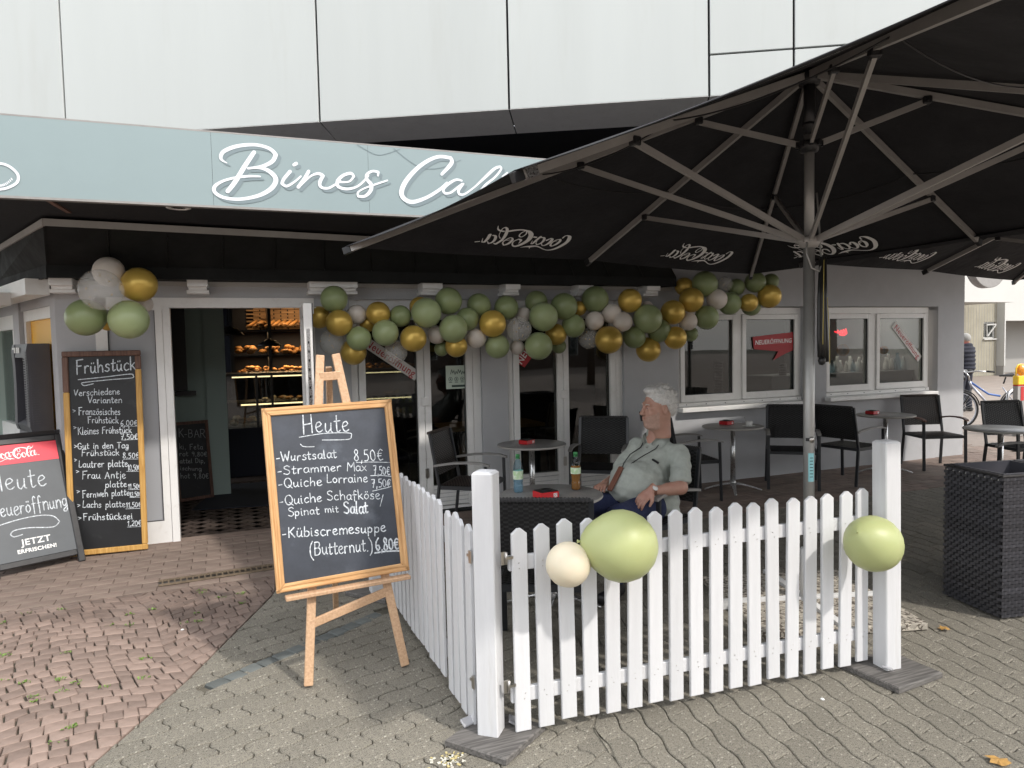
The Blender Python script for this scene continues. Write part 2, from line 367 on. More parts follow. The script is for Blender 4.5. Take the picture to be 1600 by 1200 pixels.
mt['tea'] = M('iced_tea', (0.40, 0.12, 0.015), 0.12, coat=0.4)
mt['water'] = M('bottle_water', (0.35, 0.48, 0.56), 0.1, alpha=0.28)
mt['cap_green'] = M('green_cap', (0.04, 0.22, 0.07), 0.4)
mt['label_green'] = M('bottle_label', (0.45, 0.62, 0.35), 0.5, hue=(40, (0.75, 0.78, 0.7), 0.9))
mt['gravel_slab'] = M('pebble_slab', (0.36, 0.33, 0.28), 0.9, speck=[(70, (0.12, 0.10, 0.08), 0.62), (60, (0.55, 0.5, 0.42), 0.75)], bump=(70, 1.0, 0.01))
mt['concrete'] = M('board_marked_concrete', (0.30, 0.28, 0.22), 0.9, var=(2, 0.12), bump=(30, 0.4, 0.01))
mt['far_white'] = M('far_white_render', (0.50, 0.50, 0.48), 0.9, var=(1, 0.03))
mt['far_grey'] = M('far_grey_render', (0.32, 0.315, 0.30), 0.9)
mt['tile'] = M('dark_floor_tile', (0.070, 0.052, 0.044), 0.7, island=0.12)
mt['mat_rug'] = M('dark_blue_mat', (0.014, 0.018, 0.028), 0.95, bump=(200, 0.5, 0.003))
mt['bike_blue'] = M('blue_bike_paint', (0.06, 0.14, 0.42), 0.3, coat=0.5)
mt['bike_silver'] = M('silver_bike_paint', (0.5, 0.52, 0.58), 0.3, 0.6)
mt['rubber'] = M('rubber', (0.015, 0.015, 0.015), 0.7)
mt['jacket'] = M('dark_jacket', (0.014, 0.016, 0.028), 0.8)
mt['red_cloth'] = M('red_cloth', (0.45, 0.03, 0.03), 0.8)
mt['amber'] = M('amber_lens', (0.85, 0.32, 0.03), 0.2, coat=0.5)
mt['barrier_yellow'] = M('yellow_plastic', (0.85, 0.55, 0.03), 0.4)
mt['foliage'] = M('foliage', (0.07, 0.13, 0.03), 0.6, island=0.45)
mt['bark'] = M('bark', (0.09, 0.065, 0.045), 0.9, var=(8, 0.3))
mt['strap_yellow'] = M('yellow_piping', (0.55, 0.45, 0.12), 0.6)
mt['sticker_blue'] = M('cyan_sticker', (0.30, 0.62, 0.66), 0.5)
mt['tape'] = M('clear_tape', (0.5, 0.5, 0.52), 0.15, alpha=0.6)
mt['poster'] = M('pale_green_poster', (0.52, 0.60, 0.52), 0.5)
mt['dark_print'] = M('dark_print', (0.03, 0.06, 0.05), 0.6)
# balloons with see-through skin
def clear_balloon():
    m = bpy.data.materials.new('clear_latex'); m.use_nodes = True; nt = m.node_tree; b = nt.nodes['Principled BSDF']
    b.inputs['Base Color'].default_value = (0.72, 0.71, 0.68, 1); b.inputs['Roughness'].default_value = 0.15; b.inputs['Alpha'].default_value = 0.30
    return m
mt['b_clear'] = clear_balloon()
# ------------------------------------------------------------------ strokes (handwriting and lettering)
def smooth(pts, sub=5, sharp=75):
    n = len(pts)
    if n < 3: return pts
    def corner(i):
        if i <= 0 or i >= n-1: return True
        ax, ay = pts[i][0]-pts[i-1][0], pts[i][1]-pts[i-1][1]; bx, by = pts[i+1][0]-pts[i][0], pts[i+1][1]-pts[i][1]
        d = math.degrees(abs(math.atan2(ax*by-ay*bx, ax*bx+ay*by))); return d > sharp
    out = []
    for i in range(n-1):
        p1, p2 = pts[i], pts[i+1]
        p0 = pts[i] if corner(i) else pts[i-1]; p3 = pts[i+1] if corner(i+1) else pts[i+2]
        for s in range(sub):
            t = s/sub; t2 = t*t; t3 = t2*t
            out.append(tuple(0.5*((2*b)+(-a+c)*t+(2*a-5*b+4*c-d)*t2+(-a+3*b-3*c+d)*t3) for a, b, c, d in zip(p0, p1, p2, p3)))
    out.append(tuple(pts[-1])); return out
ZC = [0]
def ribbon(mb, pts, w=None, z=0.0, mi=0, cap=True):
    """pts: (x,y) or (x,y,width) in the plane; one flat stroke"""
    ZC[0] += 1; zz = z+(ZC[0] % 9)*0.00015
    P = [(p[0], p[1], (p[2] if len(p) > 2 else w)) for p in pts]; n = len(P); vs = []; fs = []
    for i in range(n):
        a = P[max(i-1, 0)]; b = P[min(i+1, n-1)]; dx, dy = b[0]-a[0], b[1]-a[1]; d = math.hypot(dx, dy) or 1e-6
        nx, ny = -dy/d, dx/d; h = P[i][2]/2
        vs += [(P[i][0]+nx*h, P[i][1]+ny*h, zz+i*1.2e-5), (P[i][0]-nx*h, P[i][1]-ny*h, zz+i*1.2e-5)]
    for i in range(n-1): fs.append((2*i+1, 2*i+3, 2*i+2, 2*i))
    if cap:
        for i, s in ((0, -1), (n-1, 1)):
            a, b = (P[0], P[1]) if i == 0 else (P[-2], P[-1]); ang = math.atan2(b[1]-a[1], b[0]-a[0]); h = P[i][2]/2
            base = len(vs); seq = []
            for k in range(5):
                t = ang+s*(-math.pi/2+math.pi*k/4) if s > 0 else ang+math.pi/2+math.pi*k/4
                vs.append((P[i][0]+math.cos(t)*h, P[i][1]+math.sin(t)*h, zz+i*1.2e-5+3e-6)); seq.append(base+k)
            fs.append(tuple(seq))
    mb.add(vs, fs, mi)
FONT = {
'A': (6.4, "0 0 3 9 6 0/1.2 3.4 5 3.4"), 'B': (5.6, "0 0 .2 9/0 9 3.5 9 4.6 7.2 3.2 5.2 .2 4.8/.2 4.8 4 4.8 5 2.6 3.4 .3 0 0"), 'D': (5.6, ".3 0 .3 9/0 9 3 9 5.3 6 5 2.6 3 .2 .3 0"),
'F': (5.2, ".4 -.4 .6 9/.2 9 5.2 9.4/.6 5 3.8 5.2"), 'G': (6, "5.2 7.6 3.6 9 1 8 0 4.4 1.2 .6 3.8 0 5.4 1.6 5.5 4 3.2 4"), 'H': (6, ".6 9.2 0 -.6/5.6 9.4 5.4 -.2/.3 4.2 5.4 4.8"),
'J': (4.5, "4 9 4 2 2.6 0 .4 1.2"), 'K': (5.4, ".4 9.4 .3 0/5 9 .5 4.4/1.4 5.2 5.4 0"), 'L': (4.6, "1 9.2 .3 .4/.3 .4 2.2 .2 4.6 .9"), 'M': (7, "0 0 .8 9 3.5 3.5 6.2 9 6.8 0"),
'N': (6.4, "0 0 .4 9 5 -.6 6 9.4"), 'Q': (6.6, "5 8 3 9 .7 7.6 0 4 1.6 .4 4 0 6 3 5.6 6.6 4 8.6/3.6 2 6.8 -1"), 'R': (5.6, "0 0 .3 9/0 9 4 9 4.7 7 3.4 5 .3 4.6/2 4.8 5.3 0"),
'S': (5.2, "5 8 3.4 9.2 .9 8.2 .9 6.2 4.3 4 4.8 1.6 2.8 0 0 1"), 'T': (5.6, "0 9 5.8 9.3/2.9 9 2.7 0"), 'V': (5.6, "0 9.2 2.4 0 5.6 9.4"), 'W': (7.6, "0 9.4 1.6 0 3.8 7 5.4 0 7.8 9.6"), 'Z': (5.2, "0 9 5 9 0 0 5.2 .2"),
'a': (4.6, "4 4.4 2.2 5.2 .4 3.8 .4 1.2 2 0 3.8 1.8 4.1 4.8/4.1 4.8 4 1.2 5 .2"), 'b': (4.4, ".4 9 .4 .2/.4 3.4 2 5 4 3.8 4 1.2 2.2 0 .4 1"), 'c': (4, "3.8 4.4 2.2 5.2 .4 3.8 .3 1.4 1.8 0 3.9 .8"),
'd': (4.6, "4 4.2 2.2 5 .4 3.6 .4 1.2 2 0 3.8 1.6/4.2 9 4.1 1 4.6 .2"), 'e': (4.2, ".4 2.4 2.6 3 3.8 4 2.8 5.2 1 4.6 .2 2.6 1 .4 2.6 0 4.2 .9"), 'f': (3.6, "3.8 8.2 2.8 9.4 1.6 8 1.5 3 1.3 -1.4/.2 4.8 3.6 5"),
'g': (4.6, "4 4.4 2.2 5.2 .4 3.8 .5 1.4 2.2 .4 3.9 2.2/4.2 5 4.1 -1 3 -3.2 .8 -3 .6 -1.8 4.6 .4"), 'h': (4.6, ".3 9.2 .3 0/.4 3 2.4 5.2 4 4 4.2 0"), 'i': (1.8, ".6 5 .6 .8 1.5 .2/.6 7 .7 7.4"),
'j': (2, "1.2 5 1.2 -1.6 0 -3/1.2 7 1.3 7.4"), 'k': (4.2, ".3 9.2 .3 0/3.7 5 .5 2.2/1.4 3 4.2 0"), 'l': (1.8, ".5 9.2 .5 .8 1.5 .2"), 'm': (7, ".3 5 .3 0/.4 3.4 2 5.2 3.3 4 3.4 0/3.4 3.4 5 5.2 6.4 4 6.6 0"),
'n': (4.6, ".3 5 .3 0/.4 3.4 2.4 5.2 4 4 4.2 0"), 'o': (4.4, "2.4 5.2 .6 4 .3 1.6 2 0 4 1.4 4 3.8 2.2 5.2"), 'p': (4.6, ".4 5 .3 -3.4/.4 3.2 2.2 5.2 4 3.8 3.8 1 2 0 .4 1.2"),
'q': (4.6, "4 4.4 2.2 5.2 .4 3.8 .5 1.4 2.2 .2 3.9 2/4.1 5 4.1 -3.4"), 'r': (3.6, ".3 5 .4 0/.4 3 1.8 5 3.5 4.8"), 's': (3.8, "3.5 4.4 2.2 5.2 .8 4.4 1 3.2 3 2.2 3.2 .8 1.8 0 0 .6"),
't': (3.4, "1.4 8 1.3 1 2.2 0 3.4 .8/0 5.2 3.4 5.5"), 'u': (4.6, ".4 5 .4 1.4 1.8 0 3.8 2/4 5 3.9 1 4.8 .2"), 'v': (4.2, ".2 5 2 0 4.2 5.2"), 'w': (6.2, ".2 5 1.5 0 3.2 4.4 4.6 0 6.2 5.2"), 'x': (4, "0 5 4 0/3.8 5 .2 0"),
'y': (4.2, ".2 5 2 .6/4.2 5.2 1 -3.2"), 'z': (4, ".2 5 3.8 5 0 0 4 .2"),
'0': (4.6, "2.6 8 .6 6.4 .4 2 2.2 0 4.2 2 4.2 6 2.6 8"), '1': (2.6, "0 6 2 8.4 1.7 0"), '2': (4.4, ".4 6.6 2 8.4 4 7 3.2 4 .2 .2/.2 .2 4.6 .3"), '5': (4.4, "4.2 8.4 1 8.2/1 8.2 .8 4.8 3 5 4.2 3 3.2 .6 .4 .2"),
'6': (4.4, "3.8 8.6 1.2 6 .4 2.6 2 0 4 1.6 3.4 3.8 .8 3.4"), '7': (4.4, ".2 8.2 4.4 8.6 1.6 0/1 4.4 3.8 4.8"), '8': (4.4, "3.8 7.6 2.2 8.6 .8 7 1.6 5 3.6 3.4 3.8 1.2 2 0 .3 1.4 1.2 3.6 3.4 5.6 3.8 7.6"), '9': (4.4, "4 6.6 2.2 4.4 .4 6 1.4 8.2 3.6 8 4 5.4 3 0"),
',': (1.6, ".9 .8 .3 -1.4"), '.': (1.4, ".4 .2 .7 .4"), '>': (4, "0 6 3.8 4 .2 2"), '/': (4, "0 -2.5 3.6 9.2"), '-': (3.4, "0 3 2.8 3.3"), '(': (3, "2.8 10 .4 6 .5 0 2.8 -3.4"), ')': (3, "0 10 2.4 6 2.2 0 0 -3"),
'!': (1.6, ".6 9 .6 3/.6 .4 .7 .6"), '€': (5.4, "5 7.4 3.2 8.4 1.2 6.4 1 2.4 2.6 .2 5 1/0 5.2 4 5.4/0 3.4 3.6 3.6"), ' ': (3.6, ""), "'": (1.5, ".5 9 .4 7.6")}
for a, b in (('ä', 'a'), ('ö', 'o'), ('ü', 'u')):
    FONT[a] = (FONT[b][0], FONT[b][1]+"/1.2 7 1.3 7.5/3 7 3.1 7.6")
def hand(mb, text, x, y, size, w, z=0.002, slope=0.0, jit=0.25, width=None, seed=1, mi=0):
    """writes text as chalk strokes; size = height of a capital; returns end x"""
    rr = random.Random(seed*7919+len(text)); s = size/9.0
    tot = sum(FONT[c][0]+1.5 for c in text)*s
    kx = (width/tot) if width else 1.0
    cx = 0.0
    for c in text:
        adv, st = FONT[c]; dy = rr.uniform(-jit, jit)*s; sh = rr.uniform(-.03, .08); sc = rr.uniform(.94, 1.07)
        for part in st.split('/'):
            if not part: continue
            q = [float(k) for k in part.split()]; pts = [(q[i], q[i+1]) for i in range(0, len(q), 2)]
            pts = [(px*sc+py*sh, py*sc) for px, py in pts]
            pts = [(x+(cx+px*s)*kx, y+dy+py*s+slope*(cx+px*s)*kx) for px, py in pts]
            pts = smooth(pts, 4)
            ribbon(mb, [(p[0], p[1], w*rr.uniform(.75, 1.2)) for p in pts], None, z, mi)
        cx += (adv+1.5)*s
    return x+cx*kx
def stroke(mb, pts, w, z=0.002, sub=6, mi=0):
    ribbon(mb, smooth(pts, sub), w, z, mi)
# the soft-drink script logo, drawn as it reads mirrored on the underside of the canopy (x 0..1320, y 0..300)
LOGO = """1305 245 20 1312 214 15 1350 208 18 1400 235 44 1430 300 50 1400 370 48 1340 420 32 1260 438 14 1180 425 12 1100 400 14 1030 385 22 960 392 32 890 398 20 820 415 3
950 404 18 965 426 3
1285 268 16 1240 280 14 1217 320 18 1225 358 24 1262 378 14 1300 345 34 1313 300 36 1290 268 20
1262 292 8 1195 318 8
1105 290 30 1135 260 14 1170 276 34 1178 322 40 1150 364 24 1110 370 12 1075 345 10
985 255 14 1035 260 24 1062 300 32 1058 338 26 1025 362 16 990 345 10 972 310 8
966 247 32 952 300 32 945 345 26 920 352 12 903 308 5
875 254 22 912 258 24
470 200 28 540 182 26 620 170 20 700 176 22 750 190 38 810 232 54 835 300 56 798 365 44 730 402 26 672 382 16 650 335 14 690 298 16 738 312 26 744 357 8
700 182 14 728 218 15 715 256 14 688 266 14 655 250 14 650 215 14 678 184 12
600 290 10 556 288 14 520 325 16 516 362 16 560 396 16 604 368 34 616 318 30 588 290 14
585 316 8 480 336 8
358 200 10 356 172 12 380 155 18 425 182 30 464 255 38 472 325 32 437 385 30 395 376 8
360 215 7 385 268 8 432 305 10
270 145 4 300 185 16 350 205 22 405 208 18
300 272 14 345 280 26 374 325 32 370 365 26 335 386 16 298 360 10
258 268 36 270 320 36 265 368 28 230 372 12 203 320 5
142 376 12 195 366 12""".split('\n')
def logo(mb, x0, y0, w, h, mirror=False, z=0.002, mi=0):
    """baseline-left corner x0,y0; w,h size of the whole mark"""
    for ln in LOGO:
        q = [float(k) for k in ln.split()]
        pts = []
        for i in range(0, len(q), 3):
            u = (q[i]-135)/1320.0; v = (440-q[i+1])/300.0; ww = q[i+2]/1320.0*w*1.22
            if not mirror: u = 1-u
            pts.append((x0+u*w, y0+v*h, ww))
        ribbon(mb, smooth(pts, 4), None, z, mi)
def text_mesh(name, body, size, mat, parent, mw, shear=0.0, offset=0.0, align='CENTER', sx=1.0):
    c = bpy.data.curves.new(name, 'FONT'); c.body = body; c.size = size; c.align_x = align; c.align_y = 'CENTER'; c.shear = shear; c.offset = offset
    c.extrude = 0.0004; c.space_character = 1.06; c.resolution_u = 3
    o = bpy.data.objects.new(name+'_src', c); COL.objects.link(o)
    bpy.context.view_layer.update()
    me = bpy.data.meshes.new_from_object(o.evaluated_get(bpy.context.evaluated_depsgraph_get()))
    bpy.data.objects.remove(o); bpy.data.curves.remove(c)
    me.materials.clear(); me.materials.append(mat)
    if sx != 1.0:
        for v in me.vertices: v.co.x *= sx
    return link(name, me, parent, mw)
# ================================================================== GROUND
g = MB(); S = 90
g.add([(-S, -S, -0.020), (S, -S, -0.020), (S, S, -0.020), (-S, S, -0.020)], [(0, 1, 2, 3)])
ground = structure(g.obj('ground', mt['joint']))
# street surface beyond the paved front (sheet with its own paving look)
g = MB()
for (x0, x1, y0, y1) in ((-60, 60, -60, 0.9), (10.6, 60, 0.9, 60), (-60, -3.8, 0.9, 60)):
    g.add([(x0, y0, -0.006), (x1, y0, -0.006), (x1, y1, -0.006), (x0, y1, -0.006)], [(0, 1, 2, 3)])
street = structure(g.obj('street', mt['street']))
pavement = structure(bpy.data.objects.new('pavement', None)); COL.objects.link(pavement)
red_pave = structure(bpy.data.objects.new('cobbled_path', None)); COL.objects.link(red_pave)
terrace = structure(bpy.data.objects.new('terrace_floor', None)); COL.objects.link(terrace)
bnd = [(-0.72, 3.05), (-0.257, 3.99), (0.0, 4.6), (0.26, 5.22), (0.30, 5.75)]
def bx_at(y):
    if y <= bnd[0][1]: return bnd[0][0]-(bnd[0][1]-y)*0.52
    for (x0, y0), (x1, y1) in zip(bnd, bnd[1:]):
        if y <= y1: return x0+(x1-x0)*(y-y0)/(y1-y0)
    return bnd[-1][0]
def scr(x, y):
    d = Vector((x, y, 0))-EYE; dz = d.dot(fwd)
    if dz < 0.3: return (0, 0, 0.0)
    return (800+FPX*d.dot(r2)/dz, 600-FPX*d.dot(u2)/dz, dz)
def lay(pieces, name, mat, parent, limit=300):
    """pieces: (poly, ztop, chamfer, cx, cy); the largest in view become parts, the rest one joined part"""
    def key(p):
        sx, sy, dz = scr(p[3], p[4])
        return dz if (dz > 0 and -60 < sx < 1660 and sy < 1260) else 1e3+abs(p[3])+abs(p[4])
    pieces.sort(key=key); rest = MB()
    for i, (poly, zt, ch, cx, cy) in enumerate(pieces):
        if i < limit:
            m = MB(); m.prism([(a-cx, b-cy) for a, b in poly], -0.03, zt, 0, ch); m.obj(name, mat, parent, (cx, cy, 0))
        else: rest.prism(poly, -0.03, zt, 0, ch)
    if rest.v: stuff(rest.obj(name+'_field', mat, parent))
def clip_poly(poly, f):
    """keep the part of the polygon where f(x,y) >= 0"""
    out = []; n = len(poly)
    for i in range(n):
        a = poly[i]; b = poly[(i+1) % n]; fa = f(*a); fb = f(*b)
        if fa >= 0: out.append(a)
        if (fa >= 0) != (fb >= 0):
            t = fa/(fa-fb); out.append((a[0]+(b[0]-a[0])*t, a[1]+(b[1]-a[1])*t))
    return out
# wavy interlocking pavers
GAP = 0.0024
def wave_poly(L, W, amp, ph0):
    n = 8; pts = []
    for i in range(n+1):
        x = -L/2+L*i/n; pts.append((x, -W/2+amp*math.sin(2*math.pi*(x/L)+ph0)))
    y0 = amp*math.sin(math.pi+ph0)
    for q in (.2, .4, .6, .8): pts.append((L/2+.011*math.sin(2*math.pi*q), -W/2+y0+W*q))
    for i in range(n, -1, -1):
        x = -L/2+L*i/n; pts.append((x, W/2+amp*math.sin(2*math.pi*(x/L)+ph0)))
    for q in (.8, .6, .4, .2): pts.append((-L/2+.011*math.sin(2*math.pi*q), -W/2+y0+W*q))
    return pts
def gridpieces(ang, L, W, amp, region, split=None):
    ca, sa = math.cos(ang), math.sin(ang); out = []
    for j in range(-90, 91):
        for i in range(-45, 46):
            u = i*L+(L/2 if j % 2 else 0); v = j*W
            cx = u*ca-v*sa+1.5; cy = u*sa+v*ca+3.5
            if not region(cx, cy): continue
            base = wave_poly(L, W, amp, math.pi if j % 2 else 0)
            k1 = 1-2*GAP/L; k2 = 1-2*GAP/W
            pts = []
            for (a, b) in base:
                a *= k1; b *= k2
                pts.append((cx+a*ca-b*sa, cy+a*sa+b*ca))
            tilt = rnd.uniform(-0.0016, 0.0016)
            out.append((pts, tilt, 0.0042, cx, cy))
    return out
bsA = [(-0.134, 3.893), (0.335, 4.189), (0.60, 4.33), (0.92, 4.52)]   # diagonal row of blue-grey setts
def near_setts(x, y):
    for (x0, y0), (x1, y1) in zip(bsA, bsA[1:]):
        dx, dy = x1-x0, y1-y0; t = max(0, min(1, ((x-x0)*dx+(y-y0)*dy)/(dx*dx+dy*dy)))
        if math.hypot(x-x0-t*dx, y-y0-t*dy) < 0.055: return True
    return False
def join_x(y): return 1.35+0.30*(y-2)*.5+0.06*math.sin(y*9)+.03*math.sin(y*23)
TY = 5.62
regA = lambda x, y: -3 < x < join_x(y)+0.25 and 0.9 < y < TY+0.15 and x > bx_at(y)-0.12
regB = lambda x, y: join_x(y)-0.25 <= x < 10.6 and 0.9 < y < TY+0.15 and not (x > 4.55 and y < 2.65 and x-4.55 > (y-2.0)*0.2)
A = gridpieces(math.radians(17), 0.215, 0.118, 0.009, regA)
B = gridpieces(math.radians(-98), 0.215, 0.118, 0.009, regB)
PV = []
for src, side in ((A, 0), (B, 1)):
    for (poly, zt, ch, cx, cy) in src:
        if side == 0:
            poly = clip_poly(poly, lambda x, y: x-bx_at(y)-0.004)
            if poly: poly = clip_poly(poly, lambda x, y: join_x(y)-x-0.0015)
        else: poly = clip_poly(poly, lambda x, y: x-join_x(y)-0.0015)
        if poly: poly = clip_poly(poly, lambda x, y: TY-y-0.004)
        if poly and side == 0:      # leave the slot for the setts
            if near_setts(cx, cy): poly = clip_poly(poly, lambda x, y: (y-(3.893+(x+0.134)*0.625))*(1 if cy > 3.893+(cx+0.134)*0.625 else -1)-0.056) if -0.2 < cx < 1.0 else poly
        if len(poly) >= 3: PV.append((poly, zt, ch, sum(p[0] for p in poly)/len(poly), sum(p[1] for p in poly)/len(poly)))
lay(PV, 'paver', mt['paver'], pavement)
bed = MB(); ys = [0.9+i*.118 for i in range(41)]
bed.add([(join_x(y)+d, y, -0.0055) for y in ys for d in (-.09, .09)], [(2*i, 2*i+1, 2*i+3, 2*i+2) for i in range(40)]); bed.obj('mortar_strip', mt['paver'], pavement)
# blue-grey setts
k = 0
while k < 12:
    t = k*0.098; x = -0.10+t*0.848; y = 3.905+t*0.530; k += 1
    m = MB(); q = []
    for a in ((-.045, -.045), (.045, -.047), (.046, .044), (-.044, .046)):
        ax, ay = a[0]+rnd.uniform(-.006, .006), a[1]+rnd.uniform(-.006, .006)
        q.append((ax*.848-ay*.530, ax*.530+ay*.848))
    m.prism(q, -0.03, 0.003, 0, 0.008); m.obj('sett', mt['blue_cobble'], pavement, (x, y, 0))
# red cobbles laid in segment arcs
CB = []
Wd = 1.25; pitch = 0.086
rc = random.Random(21)
for c in range(-6, 4):
    for j in range(-24, 70):
        n = 15; of = rc.uniform(0, .9)/n; cuts = [0.0]
        a_ = of+rc.uniform(.3, .6)/n
        while a_ < 1-.5/n: cuts.append(a_); a_ += rc.uniform(.75, 1.25)/n
        cuts.append(1.0)
        for a0, a1 in zip(cuts, cuts[1:]):
            def pt(a, v):
                x = c*Wd+a*Wd+.02*math.sin(v*.45); rise = 0.24*math.sin(math.pi*a)+.010*math.sin(a*2*math.pi*4+v*1.3)
                y = 2.2+(v*pitch)+rise
                th = math.radians(14); X0 = x*math.cos(th)-(y-4)*math.sin(th)-0.3; Y0 = x*math.sin(th)+(y-4)*math.cos(th)+4.2
                return X0, Y0
            g_ = 0.0026/Wd; am = (a0+a1)/2; g0 = g_*(.3 if a0 == 0 else 1); g1 = g_*(.3 if a1 == 1 else 1)
            q = [pt(a0+g0, j+0.035), pt(am, j+.02), pt(a1-g1, j+0.035), pt(a1-g1, j+0.965), pt(am, j+.975), pt(a0+g0, j+0.965)]
            q = [(x+rc.uniform(-.005, .005), y+rc.uniform(-.005, .005)) for x, y in q]
            cx = sum(p[0] for p in q)/6; cy = sum(p[1] for p in q)/6
            if not (-3.8 < cx < 0.5 and 1.0 < cy < 5.85): continue
            q = clip_poly(q, lambda x, y: bx_at(y)-x-0.006)
            if q: q = clip_poly(q, lambda x, y: 5.62-y)
            if len(q) < 3: continue
            CB.append((q, rc.uniform(-.003, .001), 0.004, sum(p[0] for p in q)/len(q), sum(p[1] for p in q)/len(q)))
# a patch of red cobbles on the right by the planter
for j in range(14):
    for i in range(20):
        cx = 4.72+i*0.105+(0.05 if j % 2 else 0); cy = 2.62-j*0.105-(0.2 if i == 0 else 0)
        q = [(cx+a*.048+rnd.uniform(-.006, .006), cy+b*.047+rnd.uniform(-.006, .006)) for a, b in ((-1, -1), (1, -1), (1, 1), (-1, 1))]
        if cy > 0.9: CB.append((q, rnd.uniform(-.003, .002), 0.006, cx, cy))
lay(CB, 'cobble', mt['cobble'], red_pave)
# clinker bricks on the terrace and before the door
TB = []
for j in range(0, 17):
    for i in range(-22, 66):
        cx = i*0.21+(0.105 if j % 2 else 0); cy = 5.68+j*0.108
        if not (-3.8 < cx < 10.55): continue
        if cy > 7.0 and cx > -1.3: continue
        q = [(cx+a*.1032+rnd.uniform(-.0015, .0015), cy+b*.0522+rnd.uniform(-.002, .002)) for a, b in ((-1, -1), (1, -1), (1, 1), (-1, 1))]
        TB.append((q, rnd.uniform(-.0015, .0015), 0.0025, cx, cy))
for j in range(0, 40):
    for i in range(0, 12):
        cx = 9.85+i*0.21+(0.105 if j % 2 else 0); cy = 7.1+j*0.108
        if 9.8 < cx < 10.6: TB.append(([(cx+a*.1015, cy+b*.0505) for a, b in ((-1, -1), (1, -1), (1, 1), (-1, 1))], rnd.uniform(-.003, .003), 0.004, cx, cy))
lay(TB, 'brick', mt['clinker'], terrace)
# channel drain
dr = thing('channel_drain', 'long rusty slotted drain grate set in the paving before the open doorway', 'drain', (-0.52, 5.765, 0.004), math.radians(4))
fr = MB(); fr.bb(0, 1.9, -0.065, -0.055, 0, 0.012); fr.bb(0, 1.9, 0.055, 0.065, 0, 0.012); fr.bb(0, 1.9, -0.055, 0.055, 0.000, 0.002, 1); fr.obj('frame', [mt['iron'], mt['black_plastic']], dr)  # black sheet under the bars paints in the dark of the channel
gr = MB()
for i in range(46):
    x = 0.02+i*0.041; gr.bb(x, x+0.012, -0.054, 0.054, 0.003, 0.010)
for y in (-0.052, 0.038): gr.bb(0, 1.9, y, y+0.014, 0.003, 0.0095)
gr.obj('grate', mt['iron'], dr)
# weeds, moss, dry leaves
w = MB()
for k in range(46):
    y = rnd.uniform(3.2, 5.5); x = bx_at(y)-rnd.uniform(0.1, 1.9)
    for b_ in range(rnd.randint(5, 12)):
        a = rnd.uniform(0, 6.28); L_ = rnd.uniform(.006, .022); px, py = x+rnd.uniform(-.03, .03), y+rnd.uniform(-.012, .012); h = rnd.uniform(.004, .016)
        dx, dy = math.cos(a)*L_, math.sin(a)*L_; nx, ny = -dy*.35, dx*.35
        w.add([(px, py, 0.0), (px+dx*.5+nx, py+dy*.5+ny, h), (px+dx, py+dy, h*.8), (px+dx*.5-nx, py+dy*.5-ny, h)], [(0, 1, 2, 3)])
stuff(w.obj('weeds', mt['weed']))
def leaf(x, y, s, a, lab, mat='leaf_dry'):
    m = MB(); pts = [(0, -.5), (.22, -.3), (.42, -.25), (.3, 0), (.45, .2), (.18, .22), (0, .55), (-.18, .25), (-.42, .25), (-.28, 0), (-.4, -.2), (-.2, -.3)]
    vs = [(0, 0, .12*s)]+[(p[0]*s*math.cos(a)-p[1]*s*math.sin(a), p[0]*s*math.sin(a)+p[1]*s*math.cos(a), rnd.uniform(.0, .22)*s) for p in pts]
    m.add(vs, [(0, i+1, (i+1) % 12+1) for i in range(12)]); o = m.obj('leaf', mt[mat], None, (x, y, 0.004)); return tag(o, lab, 'leaf', 'fallen leaves')
p_ = onZ(1560, 1192, 0); leaf(p_.x, p_.y, .09, .4, 'orange brown dry leaf at the bottom right corner of the pavement')
p_ = onZ(1475, 985, 0); leaf(p_.x, p_.y, .07, 1.9, 'curled pale brown leaf on the pavement between fence post and planter')
for i in range(14):
    x, y = rnd.uniform(10.8, 16), rnd.uniform(6, 11); leaf(x, y, .07, rnd.uniform(0, 6), 'small dry leaf lying on the street beyond the cafe corner')
p_ = onZ(700, 1190, 0)
m = MB()
for i in range(60):
    a, r_ = rnd.uniform(0, 6.28), rnd.uniform(0, .09)**1; m.box((p_.x+math.cos(a)*r_*1.1, p_.y+math.sin(a)*r_*.7, .004), (rnd.uniform(.004, .018), rnd.uniform(.004, .014), .003), Matrix.Rotation(a, 3, 'Z'), rnd.randint(0, 1))
stuff(m.obj('confetti_spill', [M('white_crumb', (.6, .58, .5), .7), M('yellow_crumb', (.5, .42, .2), .7)]))
for i, q in enumerate([(695, 1190), (1090, 905), (598, 905)]):
    pass
for i, (x, y, lab) in enumerate([(285, 985, 'white chewing gum spot on the grey pavers left of the easel'), (1285, 1094, 'small white pebble lying on the pavers before the front fence')]):
    p_ = onZ(x, y, 0); m = MB(); m.lathe([(0, 0), (.011, .001), (.008, .005), (0, .006)], (0, 0, 0), 8); tag(m.obj('pebble', mt['white_plain'], None, (p_.x, p_.y, .003)), lab, 'pebble')
